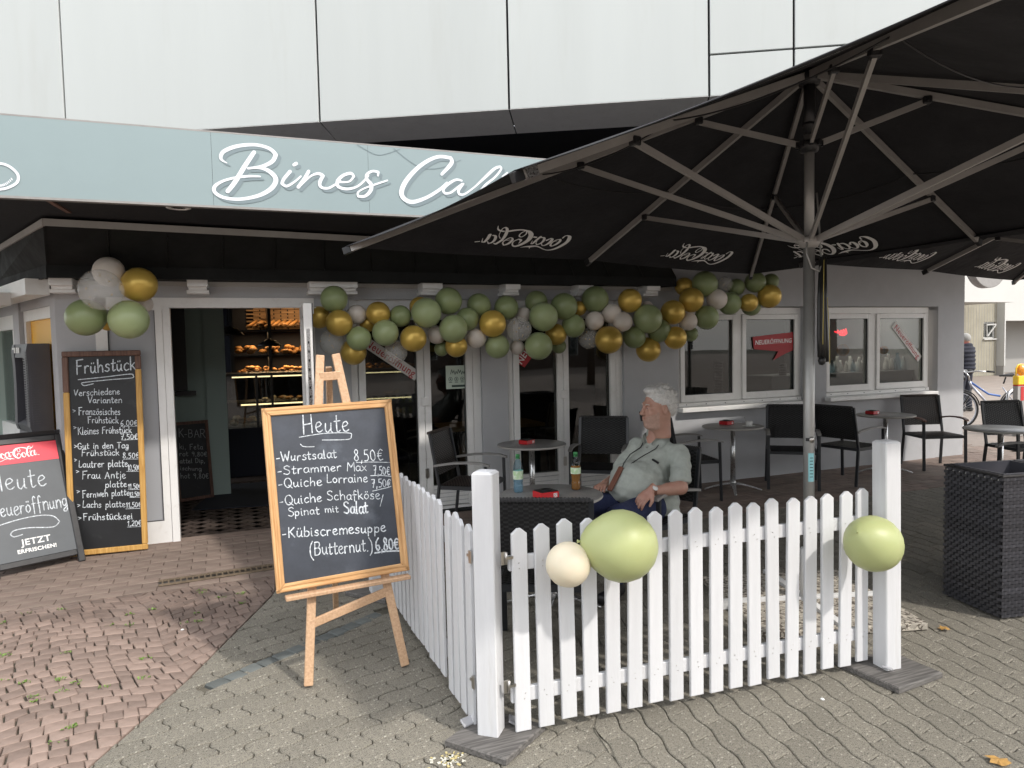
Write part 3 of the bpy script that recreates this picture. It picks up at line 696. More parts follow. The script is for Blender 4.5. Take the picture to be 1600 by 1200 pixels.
# ================================================================== CAFE BUILDING
FY = 7.02; TH = 0.26; WT = 3.02
cafe = thing('cafe_building', 'single storey grey rendered cafe with open doorway, french doors and two wide windows', 'building', (0, 0, 0))
OP = [(-1.02, 0.80, 0.0, 2.18), (1.13, 2.47, 0.02, 2.17), (2.76, 4.17, 0.02, 2.17), (4.90, 6.80, 0.90, 2.10), (7.15, 9.17, 0.92, 2.10)]
wl = MB(); x = -1.31
for (a, b, z0, z1) in OP:
    wl.bb(x, a, FY, FY+TH, 0, WT)
    wl.bb(a, b, FY, FY+TH, z1, WT)
    if z0 > 0.1: wl.bb(a, b, FY, FY+TH, -0.02, z0)
    x = b
wl.bb(x, 9.69, FY, FY+TH, 0, WT)
wl.obj('wall', mt['render_wall'], cafe)
sw = MB(); sw.bb(9.69-TH, 9.69, FY+TH, 16, 0, WT); sw.bb(-4, 9.69, 15.8, 16, 0, WT); sw.bb(-4.2, -4.0, 10.0, 16, 0, WT)
# wall running back on the left, with cash machine niche
def P2(a, b, t): return (a[0]+(b[0]-a[0])*t, a[1]+(b[1]-a[1])*t)
sw.obj('side_wall', mt['render_wall'], cafe)
LA, LB = (-1.31, 7.02), (-2.75, 10.35)
dv = Vector((LB[0]-LA[0], LB[1]-LA[1], 0)); LL = dv.length; dv.normalize(); nv = Vector((-dv.y, dv.x, 0))     # nv points out of the wall, to the left front
if nv.x > 0: nv = -nv
LM = Matrix(((dv.x, -nv.x, 0, LA[0]), (dv.y, -nv.y, 0, LA[1]), (0, 0, 1, 0), (0, 0, 0, 1)))   # local x along the wall, y into the building
lw = MB()
lw.bb(0, .16, 0, .25, 0, WT); lw.bb(.16, 1.25, 0, .25, 2.12, WT); lw.bb(1.25, 1.5, -.02, .25, 0, WT); lw.bb(1.5, LL, 0, .25, 2.1, WT); lw.bb(1.5, LL, 0, .25, 0, .85)
lw.obj('left_wall', mt['render_wall'], cafe, LM)
f = MB(); f.bb(.16, 1.25, .02, .10, 2.02, 2.12); f.bb(1.17, 1.25, .02, .10, 0, 2.02); f.bb(.16, .20, .02, .10, 0, 2.02)
f.obj('niche_frame', mt['white_pvc'], cafe, LM)
f = MB(); f.bb(.20, 1.17, .06, .08, .5, 2.02); f.obj('yellow_panel', mt['yellow'], cafe, LM)
f = MB(); f.bb(.20, 1.17, .05, .09, 0, .5); f.obj('lower_panel', mt['frost'], cafe, LM)
wf = MB(); wf.bb(1.5, LL, -.01, .08, 1.96, 2.1); wf.bb(1.5, LL, -.01, .08, .85, 1.0); wf.bb(1.5, 1.6, -.01, .08, 1.0, 1.96); wf.bb(LL-.1, LL, -.01, .08, 1, 1.96); wf.bb(1.45, LL, -.08, -.012, .78, .85)
wo_ = wf.obj('window_frame', mt['white_pvc'], cafe, LM)
pn = MB(); pn.bb(1.6, LL-.1, .03, .04, 1.0, 1.96); pn.obj('pane', mt['glass'], wo_)
gr_ = MB(); gr_.bb(1.6, LL-.1, -.012, 0.0, .3, .32); gr_.obj('trim_line', mt['white_pvc'], cafe, LM)
# pilaster band, soffit beams on the left
bm_ = MB(); bm_.bb(-.10, LL, -.22, -.05, 2.19, 2.32); bm_.bb(.45, LL, -.34, -.22, 2.13, 2.24); bm_.obj('cornice', mt['white_pvc'], cafe, LM)
# roof, dark storeys behind
rf = MB(); rf.bb(-1.2, 9.7, 7.0, 16, WT, WT+.12); rf.obj('roof', mt['dark_void'], cafe)
# floor inside
fl = MB(); fl.bb(-4, 9.43, FY+.02, 15.8, -.018, -.010)
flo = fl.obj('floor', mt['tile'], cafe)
ht = MB()
for i in range(-3, 16):
    for j in range(-3, 22):
        for kk, a in ((0, math.pi/4), (1, -math.pi/4)):
            cx = -.6+i*.17*1.0+kk*.12; cy = 7.15+j*.17+kk*.0
            if -1.0 < cx < 1.6 and 7.08 < cy < 10: ht.box((cx, cy, -.007), (.16, .075, .006), Matrix.Rotation(a, 3, 'Z'))
stuff(ht.obj('floor_tile', mt['tile'], cafe))
tr = MB(); tr.bb(-1.0, .78, FY-.03, FY+.1, -.02, .006); tr.obj('threshold', mt['clinker'], cafe)
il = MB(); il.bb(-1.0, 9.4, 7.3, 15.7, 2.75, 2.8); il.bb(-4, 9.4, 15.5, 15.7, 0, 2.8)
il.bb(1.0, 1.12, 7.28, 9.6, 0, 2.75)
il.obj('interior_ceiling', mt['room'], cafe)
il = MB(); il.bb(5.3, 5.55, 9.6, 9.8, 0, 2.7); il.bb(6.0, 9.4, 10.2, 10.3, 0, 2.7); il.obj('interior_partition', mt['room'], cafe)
gw = MB(); gw.bb(-3.0, -.02, 9.2, 9.4, 0, 2.75); gw.bb(-.22, -.0, 9.08, 9.2, 0, 2.75); gw.bb(-1.3, -1.0, 7.3, 9.2, 0, 2.75)
gw.obj('interior_wall', mt['green_wall'], cafe)
iw = MB(); iw.bb(-.75, -.42, 9.15, 9.199, 1.25, 2.25); iw.bb(-.78, -.33, 9.12, 9.2, 1.19, 1.24)
iw.obj('interior_window', mt['black_plastic'], cafe)
# white brackets under the eave
def corbel(px0, px1, double=False):
    xa = onY(px0, 445, 6.93).x; xb = onY(px1, 445, 6.93).x
    m = MB(); m.bb(xa, xb, 6.80, FY, 2.262, 2.36, 0, .004); m.bb(xa+.01, xb-.01, 6.84, FY, 2.236, 2.262); m.bb(xa-.008, xb+.008, 6.86, FY, 2.206, 2.236, 0, .003)
    m.obj('bracket', mt['white_cool'], cafe)
for a, b in ((81, 118), (293, 325), (481, 555), (655, 686), (783, 806), (896, 919), (1001, 1022)): corbel(a, b)
bd = MB(); bd.bb(-1.31, 4.8, FY-.03, FY-.001, 2.28, 2.4); bd.obj('frieze', mt['render_wall2'], cafe)
# ---- open doorway unit
dr_ = MB(); y0, y1 = FY-.012, FY+.09
dr_.bb(-1.02, -.93, y0, y1, 0, 2.18); dr_.bb(-.56, -.50, y0, y1, 0, 2.07); dr_.bb(-.497, -.437, y0-.012, y1, 0, 2.09); dr_.bb(-.93, -.56, y0, y1, 0, .20); dr_.bb(-1.02, .80, y0, y1, 2.09, 2.18); dr_.bb(-.93, -.498, y0, y1, 2.07, 2.09); dr_.bb(.72, .80, y0, y1, 0, 2.09)
dfr = dr_.obj('door_frame', mt['white_pvc'], cafe)
pn = MB(); pn.bb(-.93, -.56, y0+.03, y0+.04, .20, 2.07); pn.obj('side_panel', mt['frost'], dfr)
gk = MB()
for xx in (-.930, -.566): gk.bb(xx, xx+.006, y0+.015, y0+.032, .20, 2.07)
gk.bb(-.924, -.566, y0+.015, y0+.032, .20, .206); gk.obj('seal', mt['black_plastic'], dfr)
# door leaf standing open, hinged at the right jamb
leafd = thing('door_leaf', 'white framed glass door leaf standing open at the right jamb of the doorway', 'door', (.70, 7.0, 0.02), math.radians(-93.5))
m = MB(); W_ = .86
m.bb(0, .09, -.035, .035, 0, 2.06, 0, .004); m.bb(W_-.09, W_, -.035, .035, 0, 2.06, 0, .004); m.bb(.09, W_-.09, -.034, .034, 1.96, 2.06); m.bb(.09, W_-.09, -.034, .034, 0, .25); m.obj('frame', mt['white_pvc'], leafd)
m = MB(); m.bb(.09, W_-.09, -.012, .012, .25, 1.96); m.obj('pane', mt['glass'], leafd)
m = MB(); m.bb(W_-.001, W_+.004, -.014, .014, .2, 1.85); m.obj('lock_rail', mt['steel'], leafd)
m = MB()
for z in np.arange(.3, 1.8, .075): m.bb(W_+.004, W_+.007, -.006, .006, z, z+.02)
m.obj('lock_slots', mt['black_plastic'], leafd)
m = MB(); m.bb(W_-.03, W_+.003, .036, .042, 0, 2.06); m.obj('seal', mt['black_plastic'], leafd)
m = MB(); m.tube([(W_-.05, .04, .98), (W_-.05, .09, .98), (W_-.05, .10, 1.05), (W_-.05, .10, 1.35), (W_-.05, .09, 1.42), (W_-.05, .04, 1.42)], .012, 8); m.obj('handle', mt['steel'], leafd)
m = MB(); m.bar((.05, .05, 2.02), (.4, .05, 2.02), .05, .05); m.bar((.35, .06, 2.05), (.1, .3, 2.06), .012, .012); m.obj('door_closer', mt['white_plain'], leafd)
# ---- french doors
def french(x0, x1, xm0, xm1, lab, gz=.27):
    t = thing('french_door', lab, 'french door', (0, FY+.07, 0))
    m = MB(); y0, y1 = -.03, .06
    m.bb(x0, x0+.07, y0, y1, .02, 2.17, 0, .004); m.bb(x1-.09, x1, y0, y1, .02, 2.17, 0, .004); m.bb(x0+.07, x1-.09, y0, y1, 2.07, 2.17); m.bb(x0+.07, x1-.09, y0, y1, .02, .05)
    m.obj('frame', mt['white_pvc'], t)
    for a, b in ((x0+.075, xm0+(xm1-xm0)*.5-.002), (xm0+(xm1-xm0)*.5+.002, x1-.095)):
        m = MB(); e = .075
        m.bb(a, a+e*.9, y0-.014, y1-.01, .055, 2.065, 0, .004); m.bb(b-e*.9, b, y0-.014, y1-.01, .055, 2.065, 0, .004); m.bb(a+e*.9, b-e*.9, y0-.013, y1-.01, 1.97, 2.065); m.bb(a+e*.9, b-e*.9, y0-.013, y1-.01, gz-.035, gz)
        lf = m.obj('door_leaf', mt['white_pvc'], t)
        m = MB()
        for i in range(4):
            z0 = .06+i*(gz-.1)/4; m.bb(a+e*.9, b-e*.9, y0+.004, y1-.02, z0, z0+(gz-.1)/4-.006, 0, .002)
        m.bb(a+e*.9, b-e*.9, y0+.012, y1-.03, .056, gz-.036, 1)
        m.obj('plank_panel', [mt['white_pvc'], mt['frost']], lf)
        m = MB(); m.bb(a+e*.9, b-e*.9, .01, .02, gz, 1.97); m.obj('pane', mt['glass'], lf)
        m = MB()
        for xx in (a+e*.9, b-e*.9-.005): m.bb(xx, xx+.005, -.008, .009, gz, 1.97)
        m.bb(a+e*.9+.005, b-e*.9-.005, -.008, .009, gz, gz+.005); m.obj('seal', mt['black_plastic'], lf)
    xm = (xm0+xm1)/2
    m = MB(); m.bb(xm-.035, xm+.035, y0-.03, y0-.014, 1.10, 1.19, 0, .004); m.bb(xm-.02, xm-.004, y0-.036, y0-.03, 1.105, 1.185); m.obj('hinge', mt['white_pvc'], t)
    m = MB(); m.bb(xm-.015, xm+.02, y0-.032, y0-.014, .36, .46, 0, .004); m.obj('latch', mt['brass'], t)
    return t
fd1 = french(1.13, 2.47, 1.79, 1.93, 'left french door of two glass leaves, poster and slanted banner on its panes', .27)
fd2 = french(2.76, 4.17, 3.36, 3.48, 'right french door of two glass leaves behind the seated man', .30)
th_ = MB(); th_.bb(1.13, 4.17, FY-.06, FY+.1, -.02, .018); th_.obj('door_sill', mt['black_sheet'], cafe)
# ---- windows
def window(x0, x1, xm0, xm1, z0, z1, lab):
    t = thing('window', lab, 'window', (0, FY+.10, 0)); y0, y1 = -.02, .06
    m = MB(); m.bb(x0, x0+.05, y0, y1, z0, z1); m.bb(x1-.05, x1, y0, y1, z0, z1); m.bb(x0+.05, x1-.05, y0, y1, z1-.08, z1); m.bb(x0+.05, x1-.05, y0, y1, z0, z0+.05); m.bb(xm0+.03, xm1-.03, y0, y1, z0+.05, z1-.08)
    m.obj('frame', mt['white_pvc'], t)
    for a, b in ((x0+.05, xm0+.03), (xm1-.03, x1-.05)):
        m = MB(); e = .06; A0, B0, C0, D0 = a+.002, b-.002, z0+.055, z1-.085
        m.bb(A0, A0+e, y0-.02, y1-.01, C0, D0, 0, .004); m.bb(B0-e, B0, y0-.02, y1-.01, C0, D0, 0, .004); m.bb(A0+e, B0-e, y0-.019, y1-.01, D0-e, D0); m.bb(A0+e, B0-e, y0-.019, y1-.01, C0, C0+e+.02)
        s = m.obj('sash', mt['white_pvc'], t)
        m = MB(); m.bb(A0+e, B0-e, .0, .01, C0+e+.02, D0-e); m.obj('pane', mt['glass'], s)
        m = MB()
        for xx in (A0+e, B0-e-.005): m.bb(xx, xx+.005, -.02, -.001, C0+e+.02, D0-e)
        m.bb(A0+e+.005, B0-e-.005, -.02, -.001, C0+e+.02, C0+e+.025); m.bb(A0+e+.005, B0-e-.005, -.02, -.001, D0-e-.005, D0-e); m.obj('seal', mt['black_plastic'], s)
    m = MB(); m.bb(x0-.03, x1, -.19, -.021, z0-.055, z0-.002, 0, .006); m.bb(x0, x1-.01, -.05, -.021, z0, z0+.045, 0, .003)
    sl = m.obj('sill', mt['white_pvc'], t)
    m = MB()
    for i in range(7):
        xx = x0+.12+i*(x1-x0-.2)/6; m.lathe([(.006, 0), (.006, .004), (0, .004)], (xx, -.051, z0+.024), 6, 0, Matrix.Rotation(math.pi/2, 3, 'X'))
    m.obj('screws', mt['black_plastic'], t)
    return t
win1 = window(4.92, 6.80, 5.76, 5.90, .92, 2.09, 'white two pane window left of the parasol pole with red speech bubble sticker')
win2 = window(7.16, 9.08, 7.97, 8.12, .94, 2.09, 'white two pane window at the right end with a slanted white banner')
# ================================================================== CANOPY WITH THE SIGN
aw = thing('sign_canopy', 'flat projecting canopy with pale blue lettered fascia and black underside', 'canopy', (0, 0, 0))
SY = 5.40; Z0, Z1 = 2.705, 3.20; XL, XR = -6.4, 10.8
seams = [XL, -4.2, -1.9, .0-.03, 1.045, 2.9, 4.75, 6.8, 8.8, XR]
for a, b in zip(seams, seams[1:]):
    m = MB(); m.bb(a+.0008, b-.0008, SY, SY+.03, Z0, Z1); m.obj('sign_panel', mt['sign_blue'], aw)
m = MB(); m.bb(XL, XR, SY-.004, SY+.05, Z0-.016, Z0-.001); m.bb(XL, XR, SY+.001, SY+.05, Z1+.001, Z1+.012); m.obj('edge_trim', mt['arm_wood'], aw)
m = MB(); m.bb(XL, XR, SY+.031, 8.2, Z0+.002, Z0+.02); m.obj('soffit', mt['black_soffit'], aw)
m = MB(); m.bb(XL, XR, SY+.051, 7.0, Z1-.03, Z1); m.bb(XR-.03, XR, SY+.03, 7.0, Z0+.02, Z1-.03); m.obj('canopy_roof', mt['black_sheet'], aw)
m = MB(); m.lathe([(.075, 0), (.082, -.006), (.06, -.010), (.055, 0.004)], (0, 0, 0), 24, 0); m.lathe([(0, -.002), (.052, -.002)], (0, 0, 0), 24, 1)
p_ = onZ(279, 325, 2.70); dl = m.obj('downlight', [mt['white_plain'], mt['steel']], aw, (p_.x, p_.y, 2.705))
m = MB(); m.bar(onZ(75, 313, 2.702), onZ(108, 332, 2.702), .03, .01); m.obj('wood_strip', mt['brown_wood'], aw)
# lower skirt: grey gutter, sloping black sheets with seams, eave fascia
sk = thing('eave_skirt', 'black sheet metal eave skirt with grey gutter trim under the canopy', 'awning', (0, 0, 0))
T = [Vector((-2.6, 9.55, 2.66)), Vector((-1.83, 7.695, 2.66)), Vector((-1.18, 6.12, 2.66)), Vector((1.23, 6.41, 2.66)), Vector((4.33, 6.50, 2.66))]
E_ = [Vector((-2.62, 9.9, 2.41)), Vector((-1.95, 8.1, 2.41)), Vector((-1.28, 6.68, 2.41)), Vector((1.30, 6.74, 2.41)), Vector((4.72, 6.80, 2.41))]
for i in range(len(T)-1):
    a, b = T[i], T[i+1]; m = MB(); m.bar(a, b, .02, .05, 0); m.bar(a+Vector((0, .02, .022)), b+Vector((0, .02, .022)), .03, .012, 0)
    m.obj('gutter', mt['gutter'], sk)
    n_ = 1 if i < 2 else (6 if i == 2 else 8)
    for k in range(n_):
        t0, t1 = k/n_, (k+1)/n_
        q = [T[i].lerp(T[i+1], t0), T[i].lerp(T[i+1], t1), E_[i].lerp(E_[i+1], t1), E_[i].lerp(E_[i+1], t0)]
        d_ = (q[1]-q[0]).normalized()*.004; q = [q[0]+d_, q[1]-d_, q[2]-d_, q[3]+d_]
        mid = (q[0]+q[1]+q[2]+q[3])/4+Vector((0, .012, .03))
        q2 = [v+Vector((0, .012, .02)) for v in q]
        m = MB(); m.add(q+q2, [(3, 2, 1, 0), (4, 5, 6, 7), (0, 1, 5, 4), (1, 2, 6, 5), (2, 3, 7, 6), (3, 0, 4, 7)])
        m.bar(q[1], q[2], .012, .02, 0)
        m.obj('sheet', mt['black_sheet'], sk)
    a, b = E_[i], E_[i+1]
    m = MB(); m.bar(a-Vector((0, 0, .048)), b-Vector((0, 0, .048)), .02, .10); m.obj('fascia', mt['black_sheet'], sk)
    m = MB(); q = [E_[i]-Vector((0, 0, .09)), E_[i+1]-Vector((0, 0, .09)), Vector((E_[i+1].x, max(7.03, E_[i+1].y+.25), 2.32)), Vector((E_[i].x, max(7.03, E_[i].y+.25), 2.32))]
    m.add(q+[v+Vector((0, 0, .01)) for v in q], [(3, 2, 1, 0), (4, 5, 6, 7), (0, 1, 5, 4), (1, 2, 6, 5), (2, 3, 7, 6), (3, 0, 4, 7)]); m.obj('eave_board', mt['black_sheet'], sk)
m = MB(); a, b = T[-1], E_[-1]; m.add([a, b, b-Vector((0, 0, .1)), Vector((4.6, 7.0, 2.31)), Vector((4.6, 7.0, 2.66))], [(0, 1, 2, 3, 4)]); m.add([v+Vector((-.015, 0, 0)) for v in (a, b, b-Vector((0, 0, .1)), Vector((4.6, 7.0, 2.31)), Vector((4.6, 7.0, 2.66)))], [(4, 3, 2, 1, 0)]); m.obj('end_cap', mt['black_sheet'], sk)
# ---- sign lettering "Bines Cafe" with its printed drop outline
SIGN = [('B', 6, "185 240 6 135 205 24 150 150 30 230 110 30 330 90 28 440 90 26 540 120 28 592 170 34 560 228 32 470 270 26 360 282 14"),
 ('', 6, "360 285 16 460 280 22 540 310 34 592 375 38 555 450 36 450 510 30 300 540 26 170 530 26 90 490 28 80 440 28 140 395 22 240 365 20 360 350 20 460 352 14"),
 ('', 6, "410 150 32 330 270 36 250 400 36 190 475 34"),
 ('i', 6, "710 310 28 660 370 26 642 410 26 680 432 22 740 402 18 800 350 14"), ('', 6, "742 255 26 762 243 28"),
 ('n', 6, "865 308 26 830 370 28 778 440 28"), ('', 6, "800 425 14 880 350 16 945 328 24 985 345 28 958 400 28 968 440 24 1025 450 20 1085 420 18 1130 390 16"),
 ('e', 6, "1120 398 16 1200 395 16 1242 350 20 1215 325 24 1150 345 26 1105 392 28 1112 436 26 1180 456 22 1260 440 18 1320 395 18 1360 345 18"),
 ('s', 6, "1442 345 16 1445 315 22 1395 308 20 1350 335 24 1350 375 28 1385 420 32 1380 470 30 1335 515 24 1278 518 20 1275 485 16 1330 450 14 1420 418 16 1520 385 14")]
SIGN2 = [('C', 2, "1040 300 12 1080 255 17 1078 232 14 1020 228 14 950 265 16 890 330 19 873 385 20 910 415 17 970 400 14 1030 365 13 1062 335 9"),
 ('a', 5, "490 340 24 420 328 30 320 382 36 258 450 36 280 500 30 350 490 28 430 430 26 495 375 20"), ('', 5, "512 378 24 450 460 36 458 510 32 520 510 26 610 450 22 690 385 22"),
 ('f', 5, "640 430 20 800 280 36 900 190 36 970 165 30 980 200 26 900 300 26 780 400 30 660 560 34 560 720 34 540 760 24 600 770 20 680 660 20 760 520 20 860 440 20"),
 ('é', 5, "860 440 20 960 430 20 1010 370 24 970 340 26 900 380 30 870 440 32 900 490 28 980 480 24 1080 420 20"), ('', 5, "1000 290 26 1060 240 20")]
def sp(kind, x, y):
    if kind == 6: return 320+x/5.333, 210+y/5.333
    if kind == 2: return 300+x/2.667, 160+y/2.667
    return 660+x/8.0, 240+y/8.0
SM = frame_mat((0, SY-.0025, 0), (1, 0, 0), (0, 0, 1))
def sign_stroke(mb, mbs, kind, s):
    q = [float(k) for k in s.split()]; P_ = []
    for i in range(0, len(q), 3):
        px, py = sp(kind, q[i], q[i+1]); a = onY(px, py, SY); wpx = q[i+2]/{6: 5.333, 2: 2.667, 5: 8.0}[kind]
        P_.append((a.x, a.z, wpx*a.dot(fwd)/FPX if False else wpx*(a-EYE).dot(fwd)/FPX))
    P_ = smooth(P_, 6)
    ribbon(mb, P_, None, .0016)
    ribbon(mbs, [(x+.022, y-.020, w_*1.05) for x, y, w_ in P_], None, 0.0)
cur = None
for L_ in (SIGN, SIGN2):
    grp = []
    for (nm, kind, s) in L_:
        if nm: grp.append([])
        grp[-1].append((kind, s))
    for gset in grp:
        a, b = MB(), MB()
        for kind, s in gset: sign_stroke(a, b, kind, s)
        lo = a.obj('letter', mt['sign_white'], aw, SM); b.obj('letter_shade', mt['sign_shade'], lo)
m = MB(); ln = []
for (px, py) in ((-60, 262), (-30, 254), (0, 255.5), (16, 261), (28, 273), (27, 285), (14, 293), (0, 296), (-30, 297)): a = onY(px, py, SY); ln.append((a.x, a.z))
stroke(m, ln, .016, .0016)
for i in range(9):
    a = onY(1+i*2.3, 291.5-i*i*.16, SY); b = onY(-.5+i*2.3, 289-i*i*.16, SY); ribbon(m, [(a.x, a.z), (b.x, b.z)], .006, .0016)
m.obj('emblem', mt['sign_white'], aw, SM)
# peeling film lines
m = MB()
for pts in (((558, 226), (575, 236), (590, 242), (605, 240), (625, 233)), ((615, 232), (640, 252), (662, 263), (690, 262), (720, 250))):
    stroke(m, [(onY(x, y, SY).x, onY(x, y, SY).z) for x, y in pts], .004, .0003)
m.obj('film_crease', mt['sign_shade'], aw, SM)
# ================================================================== UPPER BUILDING
ub = thing('upper_building', 'tall white panel clad building overhanging behind the cafe canopy', 'building', (0, 0, 0))
UA = Vector((-.272, 10.041, 0)); UB = Vector((5.069, 7.03, 0)); ud = (UB-UA).normalized(); un = Vector((ud.y, -ud.x, 0))   # un points to the camera
UM = Matrix(((ud.x, -un.x, 0, UA.x), (ud.y, -un.y, 0, UA.y), (0, 0, 1, 0), (0, 0, 0, 1)))
sm_ = [-5.4, -3.05, -.66-.0, 1.69, 4.05, 6.37, 7.30, 9.6]
sm_[2] = -1.8
def px_on_ub(px, py):
    d = ray(px, py); n = un; t = (UA-EYE).dot(n)/Vector((d.x, d.y, 0)).dot(n); return EYE+d*t
sm_[2] = (px_on_ub(97, 100)-UA).dot(ud)
for a, b in zip(sm_, sm_[1:]):
    zz = [(4.5, 10.5)] if a < 6.3 else [(4.5, 4.95), (4.97, 10.5)]
    for z0, z1 in zz:
        m = MB(); m.bb(a+.013, b-.013, 0, .04, z0, z1, 0, .004); m.obj('facade_panel', mt['panel_white'], ub, UM)
    m = MB(); m.add([(x_, y_, z_) for x_ in (a+.008, b-.008) for (y_, z_) in ((.002, 4.496), (.66, 4.40), (.66, 4.44), (.002, 4.4995))], [(0, 1, 5, 4), (1, 2, 6, 5), (2, 3, 7, 6), (3, 0, 4, 7), (0, 3, 2, 1), (4, 5, 6, 7)]); m.obj('soffit_panel', mt['white_pvc'], ub, UM)
m = MB(); m.bb(-9, 9.6, .045, .3, 4.505, 10.5); m.obj('backing', mt['black_soffit'], ub, UM)
m = MB(); m.bb(-9, 9.5, .305, .664, 4.504, 4.51); m.bb(-9, 9.5, .665, 9, 4.42, 4.5); m.obj('underside', mt['black_soffit'], ub, UM)
m = MB(); m.bb(-9, 7.5, 5.0, 5.2, 0, 4.4); m.obj('rear_wall', mt['black_soffit'], ub, UM)
m = MB(); m.bb(-9, 9.6, .3, 9, 10.4, 10.5); m.obj('roof', mt['far_grey'], ub, UM)
# ================================================================== PARASOL
class Q: pass
PC = Vector((3.396, 3.474, 0)); TH_ = .194
pm = dict(m=2.184, c=3.10, zm=2.439, zc=2.411, zt=3.316, zl=2.309, zu=2.892, fm=.661, fcl=.455, fcu=.212)
def tipk(k):
    ang = {1: 135, 2: 90, 3: 45, 4: 0, 5: -45, 6: -90, 7: -135, 8: 180}[k]
    r, z = (pm['m'], pm['zm']) if k % 2 == 0 else (pm['c'], pm['zc'])
    a = TH_+math.radians(ang); dx, dy = r*math.cos(a), r*math.sin(a); return Vector((dx, dy, z-.005*dx-.02*dy))
para = thing('parasol', 'large open black square parasol with white script lettering, in front of the windows', 'parasol', (PC.x, PC.y, 0), 0, 'black parasols over the terrace')
top = Vector((0, 0, pm['zt']))
for k in range(1, 9):
    t = tipk(k); d = (t-top).normalized()
    m = MB(); m.bar(top+d*.05, t, .026, .040); r_ = m.obj('rib', mt['rib'], para)
    m = MB(); m.bar(t-d*.05, t+d*.012, .034, .050, 0, (0, 0, 1), .003); m.obj('end_cap', mt['pole_dark'], r_)
    if k == 8:
        m = MB(); m.bar(t-d*.13, t-d*.06, .036, .052); m.obj('sleeve', mt['steel'], r_)
    js = [(pm['fm'], pm['zl'])] if k % 2 == 0 else [(pm['fcl'], pm['zl']), (pm['fcu'], pm['zu'])]
    for fr_, zh in js:
        j = top.lerp(t, fr_); hb = Vector((0, 0, zh)); dd = Vector((j.x, j.y, 0)).normalized()
        m = MB(); m.bar(hb+dd*.055, j-Vector((0, 0, .035)), .020, .034); s_ = m.obj('strut', mt['rib'], para)
        m = MB(); m.box(j-Vector((0, 0, .03)), (.05, .05, .045), Matrix.Rotation(math.atan2(d.y, d.x), 3, 'Z'), 0, .006); m.tube([j-Vector((0, 0, .035))+Vector((-dd.y, dd.x, 0))*.03, j-Vector((0, 0, .035))-Vector((-dd.y, dd.x, 0))*.03], .006, 6); m.obj('joint', mt['pole_dark'], s_)
order = [8, 1, 2, 3, 4, 5, 6, 7]
for i in range(8):
    ka, kb = order[i], order[(i+1) % 8]       # seen from inside, ka left, kb right
    a, b = tipk(ka), tipk(kb); off = Vector((0, 0, .030)); A_, B_, T_ = a+off, b+off, top+off+Vector((0, 0, .01))
    nrm = (B_-A_).cross(T_-A_).normalized()
    if nrm.z < 0: nrm = -nrm
    N_ = 12; vs = []; idx = {}
    for u_ in range(N_+1):
        for v_ in range(N_+1-u_):
            w_ = N_-u_-v_; pu, pv, pw = u_/N_, v_/N_, w_/N_
            P_ = A_*pu+B_*pv+T_*pw
            sag = -.05*(pu*pv)*4*(1-pw)**.5*.7+.016*pu*pv*math.sin(9*pu+7*pv+i)
            P_ = P_+Vector((0, 0, sag))-(((A_+B_)/2-top).normalized())*(.05*4*pu*pv if w_ == 0 else .03*4*pu*pv)
            idx[(u_, v_)] = len(vs); vs.append(P_)
    fs = []
    for u_ in range(N_):
        for v_ in range(N_-u_):
            fs.append((idx[(u_, v_)], idx[(u_+1, v_)], idx[(u_, v_+1)]))
            if v_ < N_-u_-1: fs.append((idx[(u_+1, v_)], idx[(u_+1, v_+1)], idx[(u_, v_+1)]))
    n0 = len(vs); vs2 = [v+nrm*.003 for v in vs]
    m = MB(); m.add(vs, fs, 0, True); m.add(vs2, [f[::-1] for f in fs], 0, True)
    e = [idx[(u_, N_-u_)] for u_ in range(N_+1)]
    m.add([vs[q] for q in e]+[vs2[q] for q in e], [(q, q+1, q+N_+2, q+N_+1) for q in range(N_)])
    ca_ = m.obj('canopy_panel', mt['canvas'], para)
    sc_ = MB(); fa_, fb_c = (.60, .60)
    pa_, pb_ = top.lerp(a, fa_*.9), top.lerp(b, fb_c*.9)
    sc_.tube([pa_.lerp(pb_, q_/10)+Vector((0, 0, -.09*4*(q_/10)*(1-q_/10)*.6+.01)) for q_ in range(11)], .0045, 5); sc_.obj('tension_cord', mt['black_plastic'], ca_)
    # script mark on the underside
    ctr = {(8, 1): .55, (1, 2): .62, (2, 3): .50, (3, 4): .50}.get((ka, kb), .5)
    u_ = (b-a).normalized(); vv = (top-(a+b)/2); vv = (vv-u_*vv.dot(u_)).normalized()
    edge = a.lerp(b, ctr); o_ = edge+off+vv*.17
    LW, LH = .84, .29
    big = (ka, kb) == (3, 4)
    m = MB(); logo(m, -LW/2, 0, LW, LH, mirror=True, z=0)
    # drape the mark on the panel : sample the panel height
    nn = u_.cross(vv)
    if nn.z > 0: nn = -nn
    def drape(x, y):
        P_ = o_+u_*x+vv*y
        # barycentric weights in the panel
        Mx = Matrix(((A_.x, B_.x, T_.x), (A_.y, B_.y, T_.y), (1, 1, 1))); 
        pu, pv, pw = Mx.inverted() @ Vector((P_.x, P_.y, 1))
        sag = -.05*(pu*pv)*4*(max(0, 1-pw))**.5*.7+.016*pu*pv*math.sin(9*pu+7*pv+i)
        z = (A_*pu+B_*pv+T_*pw).z+sag
        return Vector((P_.x, P_.y, z))+nn*.010
    m.v = [tuple(drape(v[0], v[1])) for v in m.v]
    m.obj('lettering', mt['print_white'], ca_)
pol = MB(); pol.lathe([(.034, .10), (.034, 2.28)], (0, 0, 0), 20); pol.lathe([(.030, 2.28), (.030, 2.95)], (0, 0, 0), 20)
po = pol.obj('pole', mt['pole'], para)
